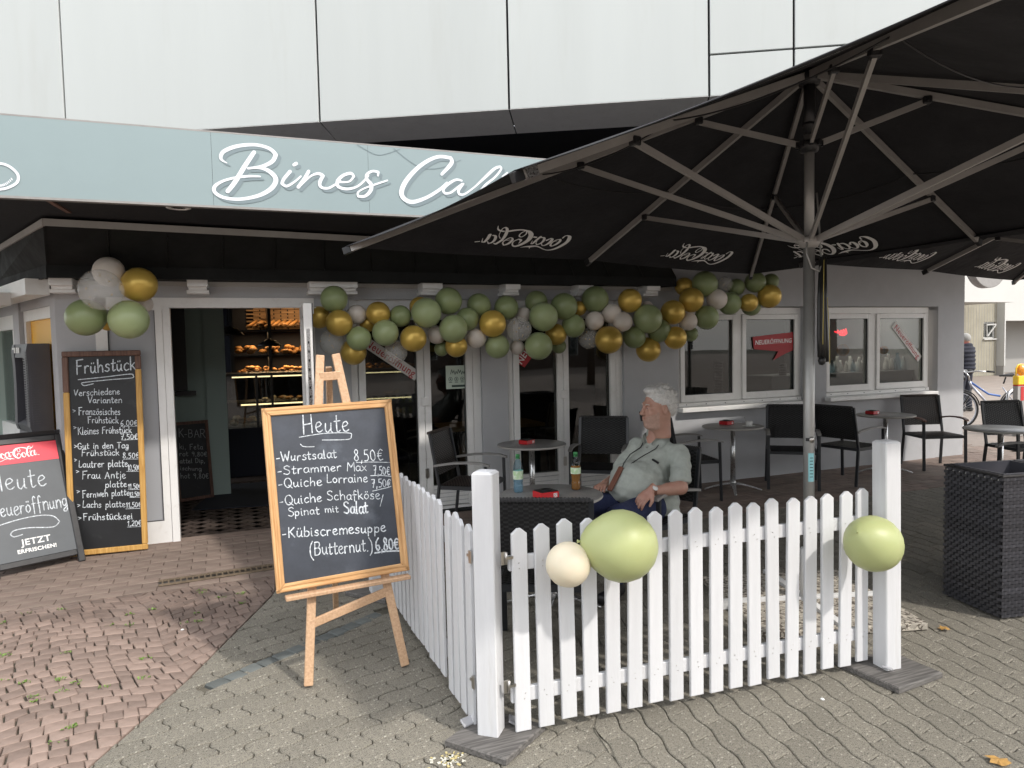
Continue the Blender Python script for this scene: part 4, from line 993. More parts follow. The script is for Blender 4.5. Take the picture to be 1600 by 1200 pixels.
m = MB(); m.lathe([(.034, 2.95), (.034, 3.30)], (0, 0, 0), 20); m.lathe([(.040, 3.0), (.040, 3.02)], (0, 0, 0), 20); m.lathe([(.06, 3.25), (.07, 3.30), (.03, 3.36)], (0, 0, 0), 16); m.obj('upper_pole', mt['pole_dark'], para)
for zz, mm in ((pm['zl'], 'rib'), (pm['zu'], 'pole_dark')):
    m = MB(); m.lathe([(.036, zz-.05), (.052, zz-.045), (.066, zz-.012), (.066, zz+.012), (.05, zz+.02), (.036, zz+.025)], (0, 0, 0), 16)
    for k in range(8):
        a = TH_+k*math.pi/4; m.box((math.cos(a)*.065, math.sin(a)*.065, zz), (.03, .024, .035), Matrix.Rotation(a, 3, 'Z'))
    m.obj('hub', mt[mm], para)
m = MB(); cp = [Vector((-.045, -.03, 2.30)), Vector((-.07, -.05, 2.22)), Vector((-.04, -.06, 2.13)), Vector((.02, -.06, 2.11)), Vector((.05, -.05, 2.16)), Vector((.06, -.03, 2.27)), Vector((.06, -.02, 2.42)), Vector((.05, -.01, 2.6))]
m.tube(cp, .006, 6); m.obj('pull_cord', mt['pole'], para)
# folded protective cover hanging from the lower hub
cov = MB()
def off_(x, z, y=-.05): return Vector((x, y, z))
for j, (x0, x1, ph) in enumerate(((.048, .040, 0), (.062, .064, .5), (.075, .085, 1.0))):
    cov.tube([off_(x0, 2.20), off_((x0+x1)/2-.004, 1.95), off_(x1, 1.70), off_(x1+.004, 1.55-(j == 2)*.0+(j == 0)*.03)], [.010, .013, .015, .014], 8, 0, True, 1.5)
cov.lathe([(0, -.03), (.018, -.024), (.024, 0), (.018, .02), (0, .03)], (.050, -.055, 1.56), 10, 0)
cv = cov.obj('hanging_cover', mt['black_plastic'], para)
m = MB(); m.tube([off_(.052, 2.18, -.068), off_(.046, 1.9, -.070), off_(.040, 1.66, -.072)], .0025, 5); m.tube([off_(.080, 1.95, -.068), off_(.093, 1.7, -.074), off_(.094, 1.54, -.074)], .0022, 5); m.obj('piping', mt['strap_yellow'], cv)
m = MB(); m.lathe([(.0345, .66), (.0345, .93)], (0, 0, 0), 20); stk_ = MB()
R_ = .0348
for (z0, z1, mat, a0, a1, nm) in ((.80, .98, 'sticker_blue', -2.45, -1.35, 'sticker'), (1.055, 1.075, 'black_plastic', -2.9, -1.0, 'clamp')):
    s_ = MB(); n = 10; vs = []
    for q in range(n+1):
        a = a0+(a1-a0)*q/n; vs += [(math.cos(a)*R_, math.sin(a)*R_, z0), (math.cos(a)*R_, math.sin(a)*R_, z1)]
    s_.add(vs, [(2*q, 2*q+2, 2*q+3, 2*q+1) for q in range(n)]); s_.obj(nm, mt[mat], po)
s_ = MB()
for q in range(7): s_.box((math.cos(-1.9)*.0352, math.sin(-1.9)*.0352, .83+q*.02), (.02, .001, .004), Matrix.Rotation(-1.9+math.pi/2, 3, 'Z'))
s_.obj('small_print', mt['dark_print'], po)
s_ = MB(); s_.lathe([(0, .002), (.02, .002), (.02, 0)], (math.cos(-1.9)*.040, math.sin(-1.9)*.040, 1.065), 10, 0, Matrix.Rotation(math.pi/2, 3, 'X')); s_.obj('clamp_knob', mt['brass'], po)
# base : galvanised cross frame loaded with pebble slabs
bs = thing('parasol_stand', 'four square pebble slabs in a white steel cross frame holding the parasol pole', 'parasol base', (3.37, 3.49, 0), math.radians(-17))
for sx in (-1, 1):
    for sy in (-1, 1):
        m = MB(); m.box((sx*.265, sy*.265, .026), (.46, .46, .045), None, 0, .006); m.obj('slab', mt['gravel_slab'], bs)
m = MB(); m.bb(-.55, .55, -.022, .022, .004, .058); m.bb(-.022, .022, -.55, -.023, .004, .058); m.bb(-.022, .022, .023, .55, .004, .058)
m.obj('cross_frame', mt['white_cool'], bs)
m = MB(); m.lathe([(.045, .058), (.045, .36), (.040, .37)], (0.02, -.01, 0), 16); m.obj('socket', mt['white_cool'], bs)
p2 = dup(para, (PC.x+4.27, PC.y+.11, 0), 0, 'second black parasol further right, only its far edge and faint lettering showing')
b2 = dup(bs, (3.37+4.27, 3.49+.11, 0), math.radians(-17), 'pebble slab base of the second parasol, out of view to the right')
# ================================================================== PICKET FENCE
def slat(w, h, th=.018):
    m = MB(); pr = [(-w/2, 0), (w/2, 0), (w/2, h-.022), (w*.12, h), (-w*.12, h), (-w/2, h-.022)]
    c = .003; vs = []; 
    for (dx, y) in ((0, 0), ): pass
    n = len(pr)
    ins = [(x*(1-2*c/w), z+(c if z < .01 else -c*.8)) for x, z in pr]
    vs = [(x, -th/2, z) for x, z in ins]+[(x, -th/2+c, z) for x, z in pr]+[(x, th/2-c, z) for x, z in pr]+[(x, th/2, z) for x, z in ins]
    fs = [tuple(range(n))]
    for l in range(3):
        for i in range(n): a = l*n+i; b = l*n+(i+1) % n; fs.append((a, a+n, b+n, b))
    fs.append(tuple(3*n+i for i in range(n))[::-1])
    m.add(vs, fs); return m.mesh('slat', mt['white_paint'])
slat_me = [slat(.070, .885+j*.008) for j in (0, 1, 0.5)]
fa = Vector((1.132, 2.788, 0)); fb = Vector((2.955, 2.667, 0)); fd = (fb-fa).normalized()
fr_ = thing('picket_fence', 'white picket fence panel facing the viewer between the two front posts', 'fence', (fa.x, fa.y, 0), math.atan2(fd.y, fd.x))
Lf = (fb-fa).length; ns = 18
for i in range(ns):
    o = link('slat', slat_me[i % 3], fr_); o.location = (Lf*i/(ns-1), 0, .045+rnd.uniform(-.012, .008)); o.rotation_euler = (rnd.uniform(-.006, .006), rnd.uniform(-.012, .012), rnd.uniform(-.03, .03))
for z in (.765, .185):
    m = MB(); m.bb(-.045, Lf+.045, .012, .036, z-.032, z+.032, 0, .003); m.obj('rail', mt['white_paint'], fr_)
m = MB()
for i in range(ns):
    for z in (.76, .19):
        for dz in (-.012, .012): m.lathe([(.0028, 0), (0, .0008)], (Lf*i/(ns-1)+rnd.uniform(-.012, .012), -.0098, z+dz), 6, 0, Matrix.Rotation(math.pi/2, 3, 'X'))
stuff(m.obj('nails', mt['brass'], fr_))
def side_fence(y0, y1, n, lab, h0, rzextra=0, nm='picket_fence'):
    t = thing(nm, lab, 'fence', (.955, y0, 0), math.pi/2+rzextra); L_ = y1-y0
    for i in range(n):
        o = link('slat', slat_me[(i*2) % 3], t); o.location = (L_*(i+.5)/n, 0, .04+rnd.uniform(-.008, .008)+h0*(1-i/n)); o.rotation_euler = (rnd.uniform(-.006, .006), rnd.uniform(-.01, .01), rnd.uniform(-.05, .05))
    for z in (.765, .185):
        m = MB(); m.bb(0, L_, -.036, -.012, z-.032, z+.032, 0, .003); m.obj('rail', mt['white_paint'], t)
    return t
sf1 = side_fence(3.34, 4.78, 14, 'white picket fence panel running back from the near corner towards the far post', .02)
sf2 = side_fence(2.90, 3.30, 4, 'short white picket panel of four slats hinged to the near corner post', .0)
def post(x, y, rz, h, lab, w=.094, lean=(0, 0)):
    t = thing('fence_post', lab, 'fence post', (x, y, .03), rz, 'white fence posts on boards')
    t.rotation_euler = (lean[0], lean[1], rz)
    m = MB(); b = .006; hw = w/2
    pr = lambda k, z: [(-k, -k+b*0, z), (k, -k, z), (k, k, z), (-k, k, z)]
    def oct_(k, z, c=.005): return [(-k+c, -k, z), (k-c, -k, z), (k, -k+c, z), (k, k-c, z), (k-c, k, z), (-k+c, k, z), (-k, k-c, z), (-k, -k+c, z)]
    vs = oct_(hw, 0)+oct_(hw, h-.012)+oct_(hw-.010, h-.002)+[(0, 0, h+.004)]
    fs = []
    for l in range(2):
        for i in range(8): a = l*8+i; b_ = l*8+(i+1) % 8; fs.append((a, b_, b_+8, a+8))
    for i in range(8): fs.append((16+i, 16+(i+1) % 8, 24))
    m.add(vs, fs); m.obj('shaft', mt['white_paint'], t); return t
def board(cs, lab, th=.028):
    cx = sum(c[0] for c in cs)/4; cy = sum(c[1] for c in cs)/4
    m = MB(); P_ = [(c[0]-cx, c[1]-cy) for c in cs]
    if sum(P_[i][0]*P_[(i+1) % 4][1]-P_[(i+1) % 4][0]*P_[i][1] for i in range(4)) < 0: P_ = P_[::-1]
    m.prism(P_, 0, th, 0, .006); o = m.obj('base_board', mt['old_wood'], None, (cx, cy, .004)); return tag(o, lab, 'base board', 'weathered boards under the fence posts')
pt1 = post(1.005, 2.845, math.radians(-39.5), 1.14, 'near corner white square post where the two fence runs meet')
pt2 = post(3.055, 2.60, math.radians(-5), 1.155, 'right white square post beside the lime balloon, at the end of the front fence', .094, (0, -.012))
pt3 = post(.905, 4.845, 0, 1.0, 'far white square post half hidden behind the easel')
board([(.80, 2.86), (.985, 2.62), (1.24, 2.80), (1.06, 3.03)], 'weathered board on the pavers under the near corner post')
board([(2.87, 2.76), (2.905, 2.405), (3.24, 2.436), (3.22, 2.72)], 'weathered board on the pavers under the right fence post')
board([(.70, 4.93), (.917, 4.64), (1.15, 4.80), (.86, 5.06)], 'weathered board under the far post behind the easel')
m = MB()
for (x, y, s, a) in ((.93, 2.93, .07, .3), (1.11, 2.86, .06, 1.2), (3.0, 2.55, .05, 2)):
    m.box((x, y, .05), (s, s*.6, .012), Matrix.Rotation(a, 3, 'Z') @ Matrix.Rotation(.5, 3, 'X'), 0, .003)
o = m.obj('tape', mt['tape']); stuff(o)
def hinge(x, y, z, rz, lab):
    t = thing('hinge', lab, 'hinge', (x, y, z), rz, 'fence hinges')
    m = MB(); m.bb(-.012, .012, -.003, .003, -.028, .028, 0, .001); m.obj('plate', mt['brass'], t)
    m = MB(); m.tube([(.010, -.007, -.026), (.010, -.007, .026)], .006, 8); m.bb(.008, .042, -.012, -.005, -.006, .006); m.obj('pin', mt['brass'], t)
c_, s_ = math.cos(math.radians(-39.5)), math.sin(math.radians(-39.5))
for z, l_ in ((.80, 'upper'), (.245, 'lower')):
    hinge(1.005+.050*c_+.03*s_*-1*0+.012, 2.845+.050*s_-.03, z, math.radians(10), l_+' metal hinge between the near corner post and the front picket panel')
    hinge(.945, 2.895, z-.01, math.radians(100), l_+' metal hinge on the hidden side of the near corner post by the side panel')
# ================================================================== CHALKBOARDS
def onM(Mx, px, py):
    o = Mx.translation; n = Mx.to_3x3() @ Vector((0, 0, 1)); d = ray(px, py); t = (o-EYE).dot(n)/d.dot(n)
    return Mx.inverted() @ (EYE+d*t)
def wline(mb, Mx, text, a, b, cap, w, z=.002, seed=1, mat='chalk'):
    par = mb; mb = MB()
    A_ = onM(Mx, *a); B_ = onM(Mx, *b); C_ = onM(Mx, a[0], a[1]-cap)
    hand(mb, text, A_.x, A_.y, (C_-A_).length, w, z, (B_.y-A_.y)/max(1e-4, B_.x-A_.x), .3, (B_.x-A_.x)*1.03, seed)
    mb.obj('chalk_line', mt[mat], par)
def wstroke(mb, Mx, pts, w, z=.002):
    par = mb; mb = MB()
    P_ = [onM(Mx, *q) for q in pts]; stroke(mb, [(q.x, q.y) for q in P_], w, z); mb.obj('chalk_underline', mt['chalk'], par)
def frame_mesh(parent, W, H, fw, th, mats, name='frame', z=0):
    """four mitred frame rails, each a part"""
    for (pts, mm) in (([(0, 0), (W, 0), (W-fw, fw), (fw, fw)], mats[0]), ([(W, 0), (W, H), (W-fw, H-fw), (W-fw, fw)], mats[1]), ([(W, H), (0, H), (fw, H-fw), (W-fw, H-fw)], mats[2]), ([(0, H), (0, 0), (fw, fw), (fw, H-fw)], mats[3])):
        m = MB(); cx = sum(p[0] for p in pts)/4; cy = sum(p[1] for p in pts)/4
        q = [(cx+(x-cx)*.9995, cy+(y-cy)*.9995) for x, y in pts]
        i1 = [(cx+(x-cx)*.985, cy+(y-cy)*(.985)) for x, y in pts]
        n = 4; ax = (Vector(pts[1])-Vector(pts[0])); hor = abs(ax.x) > abs(ax.y)
        def ins(k):
            out = []
            for (x, y) in pts:
                if hor: out.append((x, cy+(y-cy)*k))
                else: out.append((cx+(x-cx)*k, y))
            return out
        vs = [(x, y, z) for x, y in q]+[(x, y, z+th*.75) for x, y in q]+[(x, y, z+th) for x, y in ins(.8)]+[(x, y, z+th) for x, y in ins(.35)]+[(x, y, z+th*.86) for x, y in ins(.15)]
        fs = [(3, 2, 1, 0)]
        for l in range(4):
            for i in range(4): a = l*4+i; b = l*4+(i+1) % 4; fs.append((a, b, b+4, a+4))
        fs.append((16, 17, 18, 19)); m.add(vs, fs)
        m.obj(name, mm, parent)
# ---- easel
BL, BR, TL = Vector((.190, 3.700, .487)), Vector((.873, 3.742, .499)), Vector((.172, 3.895, 1.398))
EM = frame_mat(BL, BR-BL, TL-BL); W_, H_ = (BR-BL).length, (TL-BL).length
esl = thing('easel', 'beech A frame easel holding the daily menu chalkboard on the pavers', 'easel', (.58, 3.9, 0))
def bm(a, b, w, h, mat, nm, up=(0, 0, 1)):
    m = MB(); a = Vector(a)-Vector((.58, 3.9, 0)); b = Vector(b)-Vector((.58, 3.9, 0)); m.bar(a, b, w, h, 0, up, .003); return m.obj(nm, mt[mat], esl)
FLg, FRg, RLg = Vector((.322, 3.652, .01)), Vector((.822, 3.675, .01)), Vector((.600, 4.66, .0))
FLt, FRt = Vector((.478, 3.985, 1.665)), Vector((.560, 3.985, 1.670))
bm(FLg, FLt, .044, .024, 'beech', 'leg', (0, 1, 0)); bm(FRg, FRt, .044, .024, 'beech', 'leg', (0, 1, 0))
bm(RLg, Vector((.527, 4.03, 1.60)), .034, .022, 'beech', 'rear_leg', (0, 1, 0))
def lp(a, b, t): return a.lerp(b, t)
bm(lp(FLg, FLt, .93)+Vector((.0, -.004, 0)), lp(FRg, FRt, .93)+Vector((.0, -.004, 0)), .02, .046, 'beech', 'top_rail')
bm(lp(FLg, FLt, .175), lp(FRg, FRt, .235), .02, .045, 'beech', 'cross_rail')
sh = BL+(BR-BL)*.5-Vector((0, 0, .028))
bm(BL+(BR-BL)*.06+Vector((0, -.012, -.03)), BR+(BR-BL)*.0+Vector((0, -.012, -.03)), .05, .020, 'beech', 'ledge')
cb = thing('menu_chalkboard', 'pine framed chalkboard headed Heute on the easel, listing daily dishes and prices', 'chalkboard', mw=EM)
fw = .042
m = MB(); m.bb(fw*.8, W_-fw*.8, fw*.8, H_-fw*.8, -.006, .004); m.obj('slate', mt['slate'], cb)
frame_mesh(cb, W_, H_, fw, .024, [mt['plyx'], mt['ply'], mt['plyx'], mt['ply']], z=-.008)
ck = cb; E3 = lambda x, y: (380+x/3, 540+y/3); zt_ = .0048
def el(text, a, b, cap, w=.0058, seed=1): wline(ck, EM, text, E3(*a), E3(*b), cap/3*.95, w*.84, zt_, seed)
el('Heute', (283, 412), (500, 400), 88, .0068)
el('-Wurstsalat', (156, 546), (435, 526), 44, .0062, 2); el('8,50€', (520, 543), (660, 540), 64, .0055, 3)
el('-Strammer', (163, 607), (458, 585), 42, .0056, 4); el('Max', (487, 588), (580, 588), 42, .0048, 4); el('7,50€', (612, 607), (690, 606), 46, .0054, 5)
el('-Quiche', (167, 668), (368, 655), 44, .0058, 6); el('Lorraine', (392, 645), (582, 640), 42, .0054, 6); el('7,50€', (603, 664), (695, 663), 42, .0058, 7)
el('-Quiche', (172, 750), (368, 730), 44, .0058, 8); el('Schafkase'.replace('kase', 'köse'), (394, 725), (640, 718), 46, .0050, 8); el('/', (640, 742), (664, 740), 44, .005, 8)
el('Spinat', (212, 800), (358, 790), 40, .0056, 9); el('mit', (384, 782), (450, 780), 34, .005, 9); el('Salat', (474, 788), (586, 785), 56, .0085, 9)
el('-Kübiscremesuppe', (185, 902), (660, 872), 50, .0066, 10)
el('(Butternut.)', (314, 985), (605, 962), 62, .0062, 11); el('6,80€', (622, 962), (733, 955), 62, .0092, 12)
for pts, w in ((((262, 430), (380, 412), (495, 410), (506, 424), (490, 440), (370, 443)), .0042), (((268, 462), (278, 472), (300, 475), (332, 474)), .004), (((530, 548), (600, 546), (686, 548)), .003),
  (((597, 610), (640, 609), (692, 613)), .0042), (((606, 682), (640, 674), (682, 664)), .0042), (((616, 972), (670, 964), (733, 962)), .008)):
    wstroke(ck, EM, [E3(*q) for q in pts], w, zt_)
# ---- tall breakfast board leaning on the facade
FBL, FBR, FTL = Vector((-1.272, 6.86, .012)), Vector((-.680, 6.825, .012)), Vector((-1.238, 6.965, 1.722))
FM = frame_mat(FBL, FBR-FBL, FTL-FBL); W2, H2 = (FBR-FBL).length, (FTL-FBL).length
fb_ = thing('breakfast_board', 'tall narrow black chalkboard headed Frühstück leaning beside the doorway', 'chalkboard', mw=FM)
m = MB(); m.bb(.03, W2-.03, .03, H2-.03, -.004, .005); m.obj('slate', mt['slate2'], fb_)
fw = .046
def rail(x0, x1, y0, y1, mat): m = MB(); m.bb(x0, x1, y0, y1, -.006, .022, 0, .006); m.obj('frame', mt[mat], fb_)
rail(0, W2, 0, fw, 'gold_wood'); rail(0, fw, fw+.001, H2*.80, 'gold_wood'); rail(W2-fw, W2, fw+.001, H2*.905, 'gold_wood')
rail(0, fw, H2*.80+.001, H2-fw, 'brown_wood'); rail(W2-fw, W2, H2*.905+.001, H2-fw, 'brown_wood'); rail(0, W2, H2-fw+.001, H2, 'brown_wood')
ck = fb_
def f1(text, a, b, cap, w=.0062, seed=1, yo=380): wline(ck, FM, text, (a[0]/4, yo+a[1]/4), (b[0]/4, yo+b[1]/4), cap/4*.86, w*.92, .0058, seed)
f1('Frühstück', (480, 818), (846, 790), 92, .0105)
f1('Verschiedene', (464, 955), (748, 944), 46, .0066, 2); f1('Varianten', (552, 1000), (762, 996), 44, .0066, 3)
f1('>', (458, 1062), (484, 1060), 40, .005, 3); f1('Französisches', (494, 1072), (750, 1072), 50, .0062, 4); f1('Frühstück', (552, 1124), (740, 1124), 46, .0062, 5); f1('6,00€', (755, 1140), (863, 1140), 44, .0058, 6)
f2 = lambda text, a, b, cap, w=.006, seed=1: f1(text, a, b, cap, w, seed, 640)
f2('>', (462, 128), (486, 126), 36, .005); f2('Kleines', (490, 158), (620, 150), 52, .006, 7); f2('Frühstück', (640, 150), (822, 146), 46, .006, 7); f2('7,50€', (757, 186), (866, 184), 40, .0062, 8)
f2('>Gut in den Tag', (466, 246), (800, 240), 44, .006, 9); f2('Frühstück', (512, 290), (745, 284), 44, .006, 10); f2('8,50€', (770, 304), (872, 302), 44, .006, 11)
f2('>', (468, 330), (488, 328), 36, .005); f2('Lautrer platte', (494, 362), (796, 356), 48, .0064, 12); f2('10,50€', (800, 380), (880, 380), 44, .0058, 13)
f2('>', (478, 402), (504, 400), 36, .005); f2('Frau Antje', (516, 432), (784, 428), 52, .006, 14); f2('platte', (660, 486), (795, 482), 44, .0064, 15); f2('11,50€', (802, 496), (886, 492), 38, .006, 16)
f2('>', (482, 528), (508, 524), 36, .005); f2('Fernweh platte', (518, 550), (806, 534), 46, .0062, 17); f2('12,50€', (812, 545), (886, 540), 36, .0058, 18)
f2('>', (486, 614), (512, 610), 36, .005); f2('Lachs platte', (518, 612), (782, 608), 46, .006, 19); f2('11,50€', (790, 612), (886, 608), 42, .006, 20)
f2('>', (490, 696), (520, 692), 42, .006); f2('Frühstücksei', (524, 690), (828, 684), 48, .0072, 21); f2('1,20€', (798, 726), (888, 724), 40, .006, 22)
g4 = lambda pts, yo: [(x/4, yo+y/4) for x, y in pts]
for pts, w, yo in ((((490, 853), (640, 838), (810, 818), (833, 826), (826, 842), (700, 852), (530, 870), (512, 880), (530, 890), (586, 878)), .007, 380), (((755, 1144), (866, 1144)), .003, 380), (((760, 190), (868, 186)), .003, 640), (((770, 310), (874, 308)), .003, 640), (((792, 386), (880, 386)), .003, 640), (((800, 500), (886, 498)), .003, 640), (((812, 549), (886, 546)), .003, 640), (((788, 620), (888, 616)), .004, 640), (((796, 734), (890, 730)), .003, 640)):
    wstroke(ck, FM, g4(pts, yo), w, .0058)
# ---- A-board with red header
AL, AR = Vector((-1.651, 6.442, 0)), Vector((-1.138, 6.713, 0)); au = (AR-AL).normalized(); ab = Vector((-au.y, au.x, 0))
AH, AS = 1.02, .42
AM = frame_mat(AL-au*.055, au, ab*AS+Vector((0, 0, AH)))
Wb = .64; Hb = math.hypot(AH, AS)
abo = thing('sidewalk_board', 'black framed A-board with red header standing by the wall at the left edge', 'advertising board', mw=AM)
m = MB(); fw = .05
m.bb(0, fw, 0, Hb, -.02, .015, 0, .006); m.bb(Wb-fw, Wb, 0, Hb, -.02, .015, 0, .006); m.bb(fw, Wb-fw, Hb-fw, Hb, -.02, .0149, 0, .006); m.bb(fw, Wb-fw, .06, .06+fw, -.02, .0149, 0, .006); m.obj('frame', mt['aboard_frame'], abo)
m = MB(); m.bb(fw, Wb-fw, .06+fw, Hb-fw, -.01, .004); m.obj('panel', mt['slate3'], abo)
c0 = onM(AM, 90, 716.8); hz = c0.y
m = MB(); m.bb(fw, Wb-fw, hz, Hb-fw, .0041, .0062); m.obj('header', mt['coke_red'], abo)
m = MB(); l0 = onM(AM, -14, 723); l1 = onM(AM, 60.5, 705); logo(m, l0.x, hz+(Hb-fw-hz)*.17, l1.x-l0.x, (Hb-fw-hz)*.70, False, .0066); m.obj('header_lettering', mt['print_white'], abo)
ck = abo; A5 = lambda x, y: (x/5.457, 680+y/5.457)
wline(ck, AM, 'Heute', A5(-75, 490), A5(405, 425), 165/5.457, .009, .0045, 1)
wline(ck, AM, 'Neueröffnung', A5(-70, 715), A5(570, 606), 125/5.457, .008, .0045, 2)
wstroke(ck, AM, [A5(*q) for q in ((-40, 782), (150, 722), (330, 686), (450, 690), (506, 735), (450, 783), (250, 790), (120, 815), (88, 850), (120, 868), (190, 848))], .008, .0045)
for txt, (cx_, cy_), sz in (('JETZT', (308, 898), .070), ('ERFRISCHEN!', (318, 968), .042)):
    q = onM(AM, *A5(cx_, cy_)); text_mesh('slogan', txt, sz, mt['print_white'], abo, Matrix.Translation((q.x, q.y, .0048)), 0, .0012, sx=1.05)
m = MB(); bq = AM.inverted() @ (AL+ab*(AS*2.0+.0)); 
m.bb(.0, Wb, .0, .05, -.021, -.02); 
bk = frame_mat(AL-au*.055+ab*AS*1.7, au, -ab*AS*.7+Vector((0, 0, AH)))
m = MB(); m.bb(0, fw, 0, Hb, -.015, .0, 0, .004); m.bb(Wb-fw, Wb, 0, Hb, -.015, .0, 0, .004); m.bb(fw, Wb-fw, .06, Hb, -.012, -.004)
o = m.obj('rear_panel', mt['aboard_frame'], abo); o.matrix_local = AM.inverted() @ bk
# ---- small board inside
IM = frame_mat(Vector((-.56, 8.86, .0)), Vector((.37, .12, .0)), Vector((-.03, .12, .95)))
ib = thing('salad_board', 'small brown framed chalkboard inside the doorway against the green wall', 'chalkboard', mw=IM)
wI, hI = .42, .98
IP = [onM(IM, *q) for q in ((324, 656), (338, 776))]; wI = IP[0].x; hI = IP[0].y
m = MB(); m.bb(.02, wI-.02, .02, hI-.02, -.003, .004); m.obj('slate', mt['slate2'], ib)
frame_mesh(ib, wI, hI, .035, .02, [mt['brown_wood']]*4)
ck = ib; mt['dim_chalk'] = M('dim_chalk', (.35, .36, .36), .95)
for i, (t_, a, b, c) in enumerate((('K-BAR', (1118, 172), (1285, 175), 50), ('ki, Feta', (1122, 248), (1268, 248), 34), ('rot 9,80€', (1122, 290), (1295, 292), 30), ('attel Dip,', (1124, 335), (1280, 332), 28), ('ischung', (1126, 378), (1260, 382), 26), ('hot 9,80€', (1130, 430), (1305, 430), 34))):
    wline(ck, IM, t_, (a[0]/4, 640+a[1]/4), (b[0]/4, 640+b[1]/4), c/4, .006, .0046, i, 'dim_chalk')
# ================================================================== WICKER CHAIRS, TABLES
def weave(mb, o, u, v, W, H, pitch=.0125, stakes=18, amp=.0032, n=None, seg=2, vertical=False):
    """over-and-under strands between stakes, in the plane o + u*x + v*y"""
    o = Vector(o); u = Vector(u).normalized(); v = Vector(v).normalized(); n = n or u.cross(v).normalized()
    rows = int(H/pitch); dx = W/stakes
    for r_ in range(rows):
        y = (r_+.5)*pitch; h = pitch*.46; vs = []; k = stakes*seg
        for i in range(k+1):
            x = W*i/k; a = amp*math.sin(math.pi*(i/seg)+(math.pi if r_ % 2 else 0)+math.pi/2)
            P_ = o+u*x+n*a
            vs += [P_+v*(y-h), P_+v*(y+h)]
        mb.add(vs, [(2*i, 2*i+2, 2*i+3, 2*i+1) for i in range(k)])
    return mb
def make_chair(lab, wick='wicker', arm='arm_wood', loc=(0, 0), rz=0, weave_back=True):
    t = thing('wicker_chair', lab, 'chair', (loc[0], loc[1], .004), rz, 'black wicker armchairs on the terrace')
    hw = .265
    for sy in (-1, 1):
        m = MB(); m.bar((.25, sy*hw, 0), (.235, sy*hw, .625), .034, .022, 0, (1, 0, 0), .003); m.obj('leg', mt['chair_metal'], t)
        m = MB(); m.bar((-.27, sy*hw, 0), (-.215, sy*(hw-.01), .44), .034, .022, 0, (1, 0, 0), .003); m.obj('leg', mt['chair_metal'], t)
        m = MB(); pts = [(.27, .628), (.20, .648), (.08, .655), (-.06, .648), (-.20, .628), (-.255, .618)]
        vs = []; 
        for x, z in pts:
            w_ = .024 if x < .2 else .020
            vs += [(x, sy*hw-w_, z-.010), (x, sy*hw+w_, z-.010), (x, sy*hw+w_, z+.008), (x, sy*hw-w_, z+.008)]
        fs = [(0, 3, 2, 1), (20, 21, 22, 23)]
        for l in range(5):
            for i in range(4): a = l*4+i; b = l*4+(i+1) % 4; fs.append((a, b, b+4, a+4))
        m.add(vs, fs); m.obj('armrest', mt[arm], t)
        m = MB(); m.bar((-.215, sy*.255, .42), (-.300, sy*.250, .905), .030, .022, 0, (1, 0, 0), .003); m.obj('back_post', mt['chair_metal'], t)
    m = MB(); m.bar((.235, -.255, .418), (.235, .255, .418), .024, .034); m.bar((-.215, -.255, .418), (-.215, .255, .418), .024, .034)
    for sy in (-1, 1): m.bar((-.20, sy*.252, .418), (.22, sy*.252, .418), .022, .034)
    m.obj('seat_frame', mt['chair_metal'], t)
    m = MB(); weave(m, (-.205, -.238, .440), (0, 1, 0), (1, 0, 0), .476, .435, .0135, 16, .003, Vector((0, 0, 1))); so = m.obj('seat', mt[wick], t)
    so['kind'] = 'stuff'
    m = MB(); m.bb(-.205, .232, -.236, .236, .4300, .4345); m.obj('seat_core', mt['wicker_back'], t)
    bo = Vector((-.232, -.238, .525)); bv = Vector((-.085, 0, .385)).normalized()
    m = MB(); weave(m, bo, (0, 1, 0), bv, .476, .385, .0125, 18, .0034); b_ = m.obj('backrest', mt[wick], t); b_['kind'] = 'stuff'
    m = MB(); q = [bo, bo+Vector((0, .476, 0)), bo+Vector((0, .476, 0))+bv*.385, bo+bv*.385]; m.add(q, [(0, 1, 2, 3)]); m.obj('backrest_core', mt['wicker_back'], t)
    m = MB(); m.bar(bo+bv*.392+Vector((0, -.012, 0)), bo+bv*.392+Vector((0, .488, 0)), .026, .020, 0, (0, 0, 1), .004)
    for i in range(26): m.box(bo+bv*.392+Vector((0, .008+i*.0184, 0)), (.031, .012, .026), None, 0, .004)
    m.obj('top_binding', mt[wick], t)
    return t
F_ = lambda x, y: math.atan2(y, x)
ch0 = make_chair('wicker chair with its woven back to the viewer, just behind the front fence', 'wicker', 'arm_wood', (1.60, 3.56), F_(.46, .89))
def chair(x, y, rz, lab): return dup(ch0, (x, y, .004), rz, lab)
chair(2.81, 4.43, F_(-.93, -.37), 'wicker chair the seated man is leaning back in')
c1 = make_chair('brownish wicker chair turned right, left of the table by the french doors', 'wicker_brown', 'arm_wood', (2.08, 6.28), F_(.78, -.62))
chair(3.52, 6.42, F_(-.60, -.80), 'wicker chair facing the viewer, right of the table by the french doors')
chair(4.62, 6.45, F_(.97, -.22), 'wicker chair just behind the seated man, its armrest showing beside the coffee cup table')
chair(6.0, 6.40, F_(-.62, -.78), 'wicker chair facing the viewer directly behind the parasol pole')
chair(6.80, 6.32, F_(.98, .15), 'wicker chair seen in profile under the gap between the two windows')
c5 = make_chair('wicker chair with brown armrest in the sunlit patch at the wall’s right end', 'wicker_brown', 'arm_brown', (8.42, 6.50), F_(-.35, -.93))
chair(8.35, 5.35, F_(-.25, -.97), 'wicker chair facing the viewer behind the small table at the right edge')
chair(7.02, 4.28, F_(-.98, .10), 'wicker chair turned left just above the black planter at the right edge')
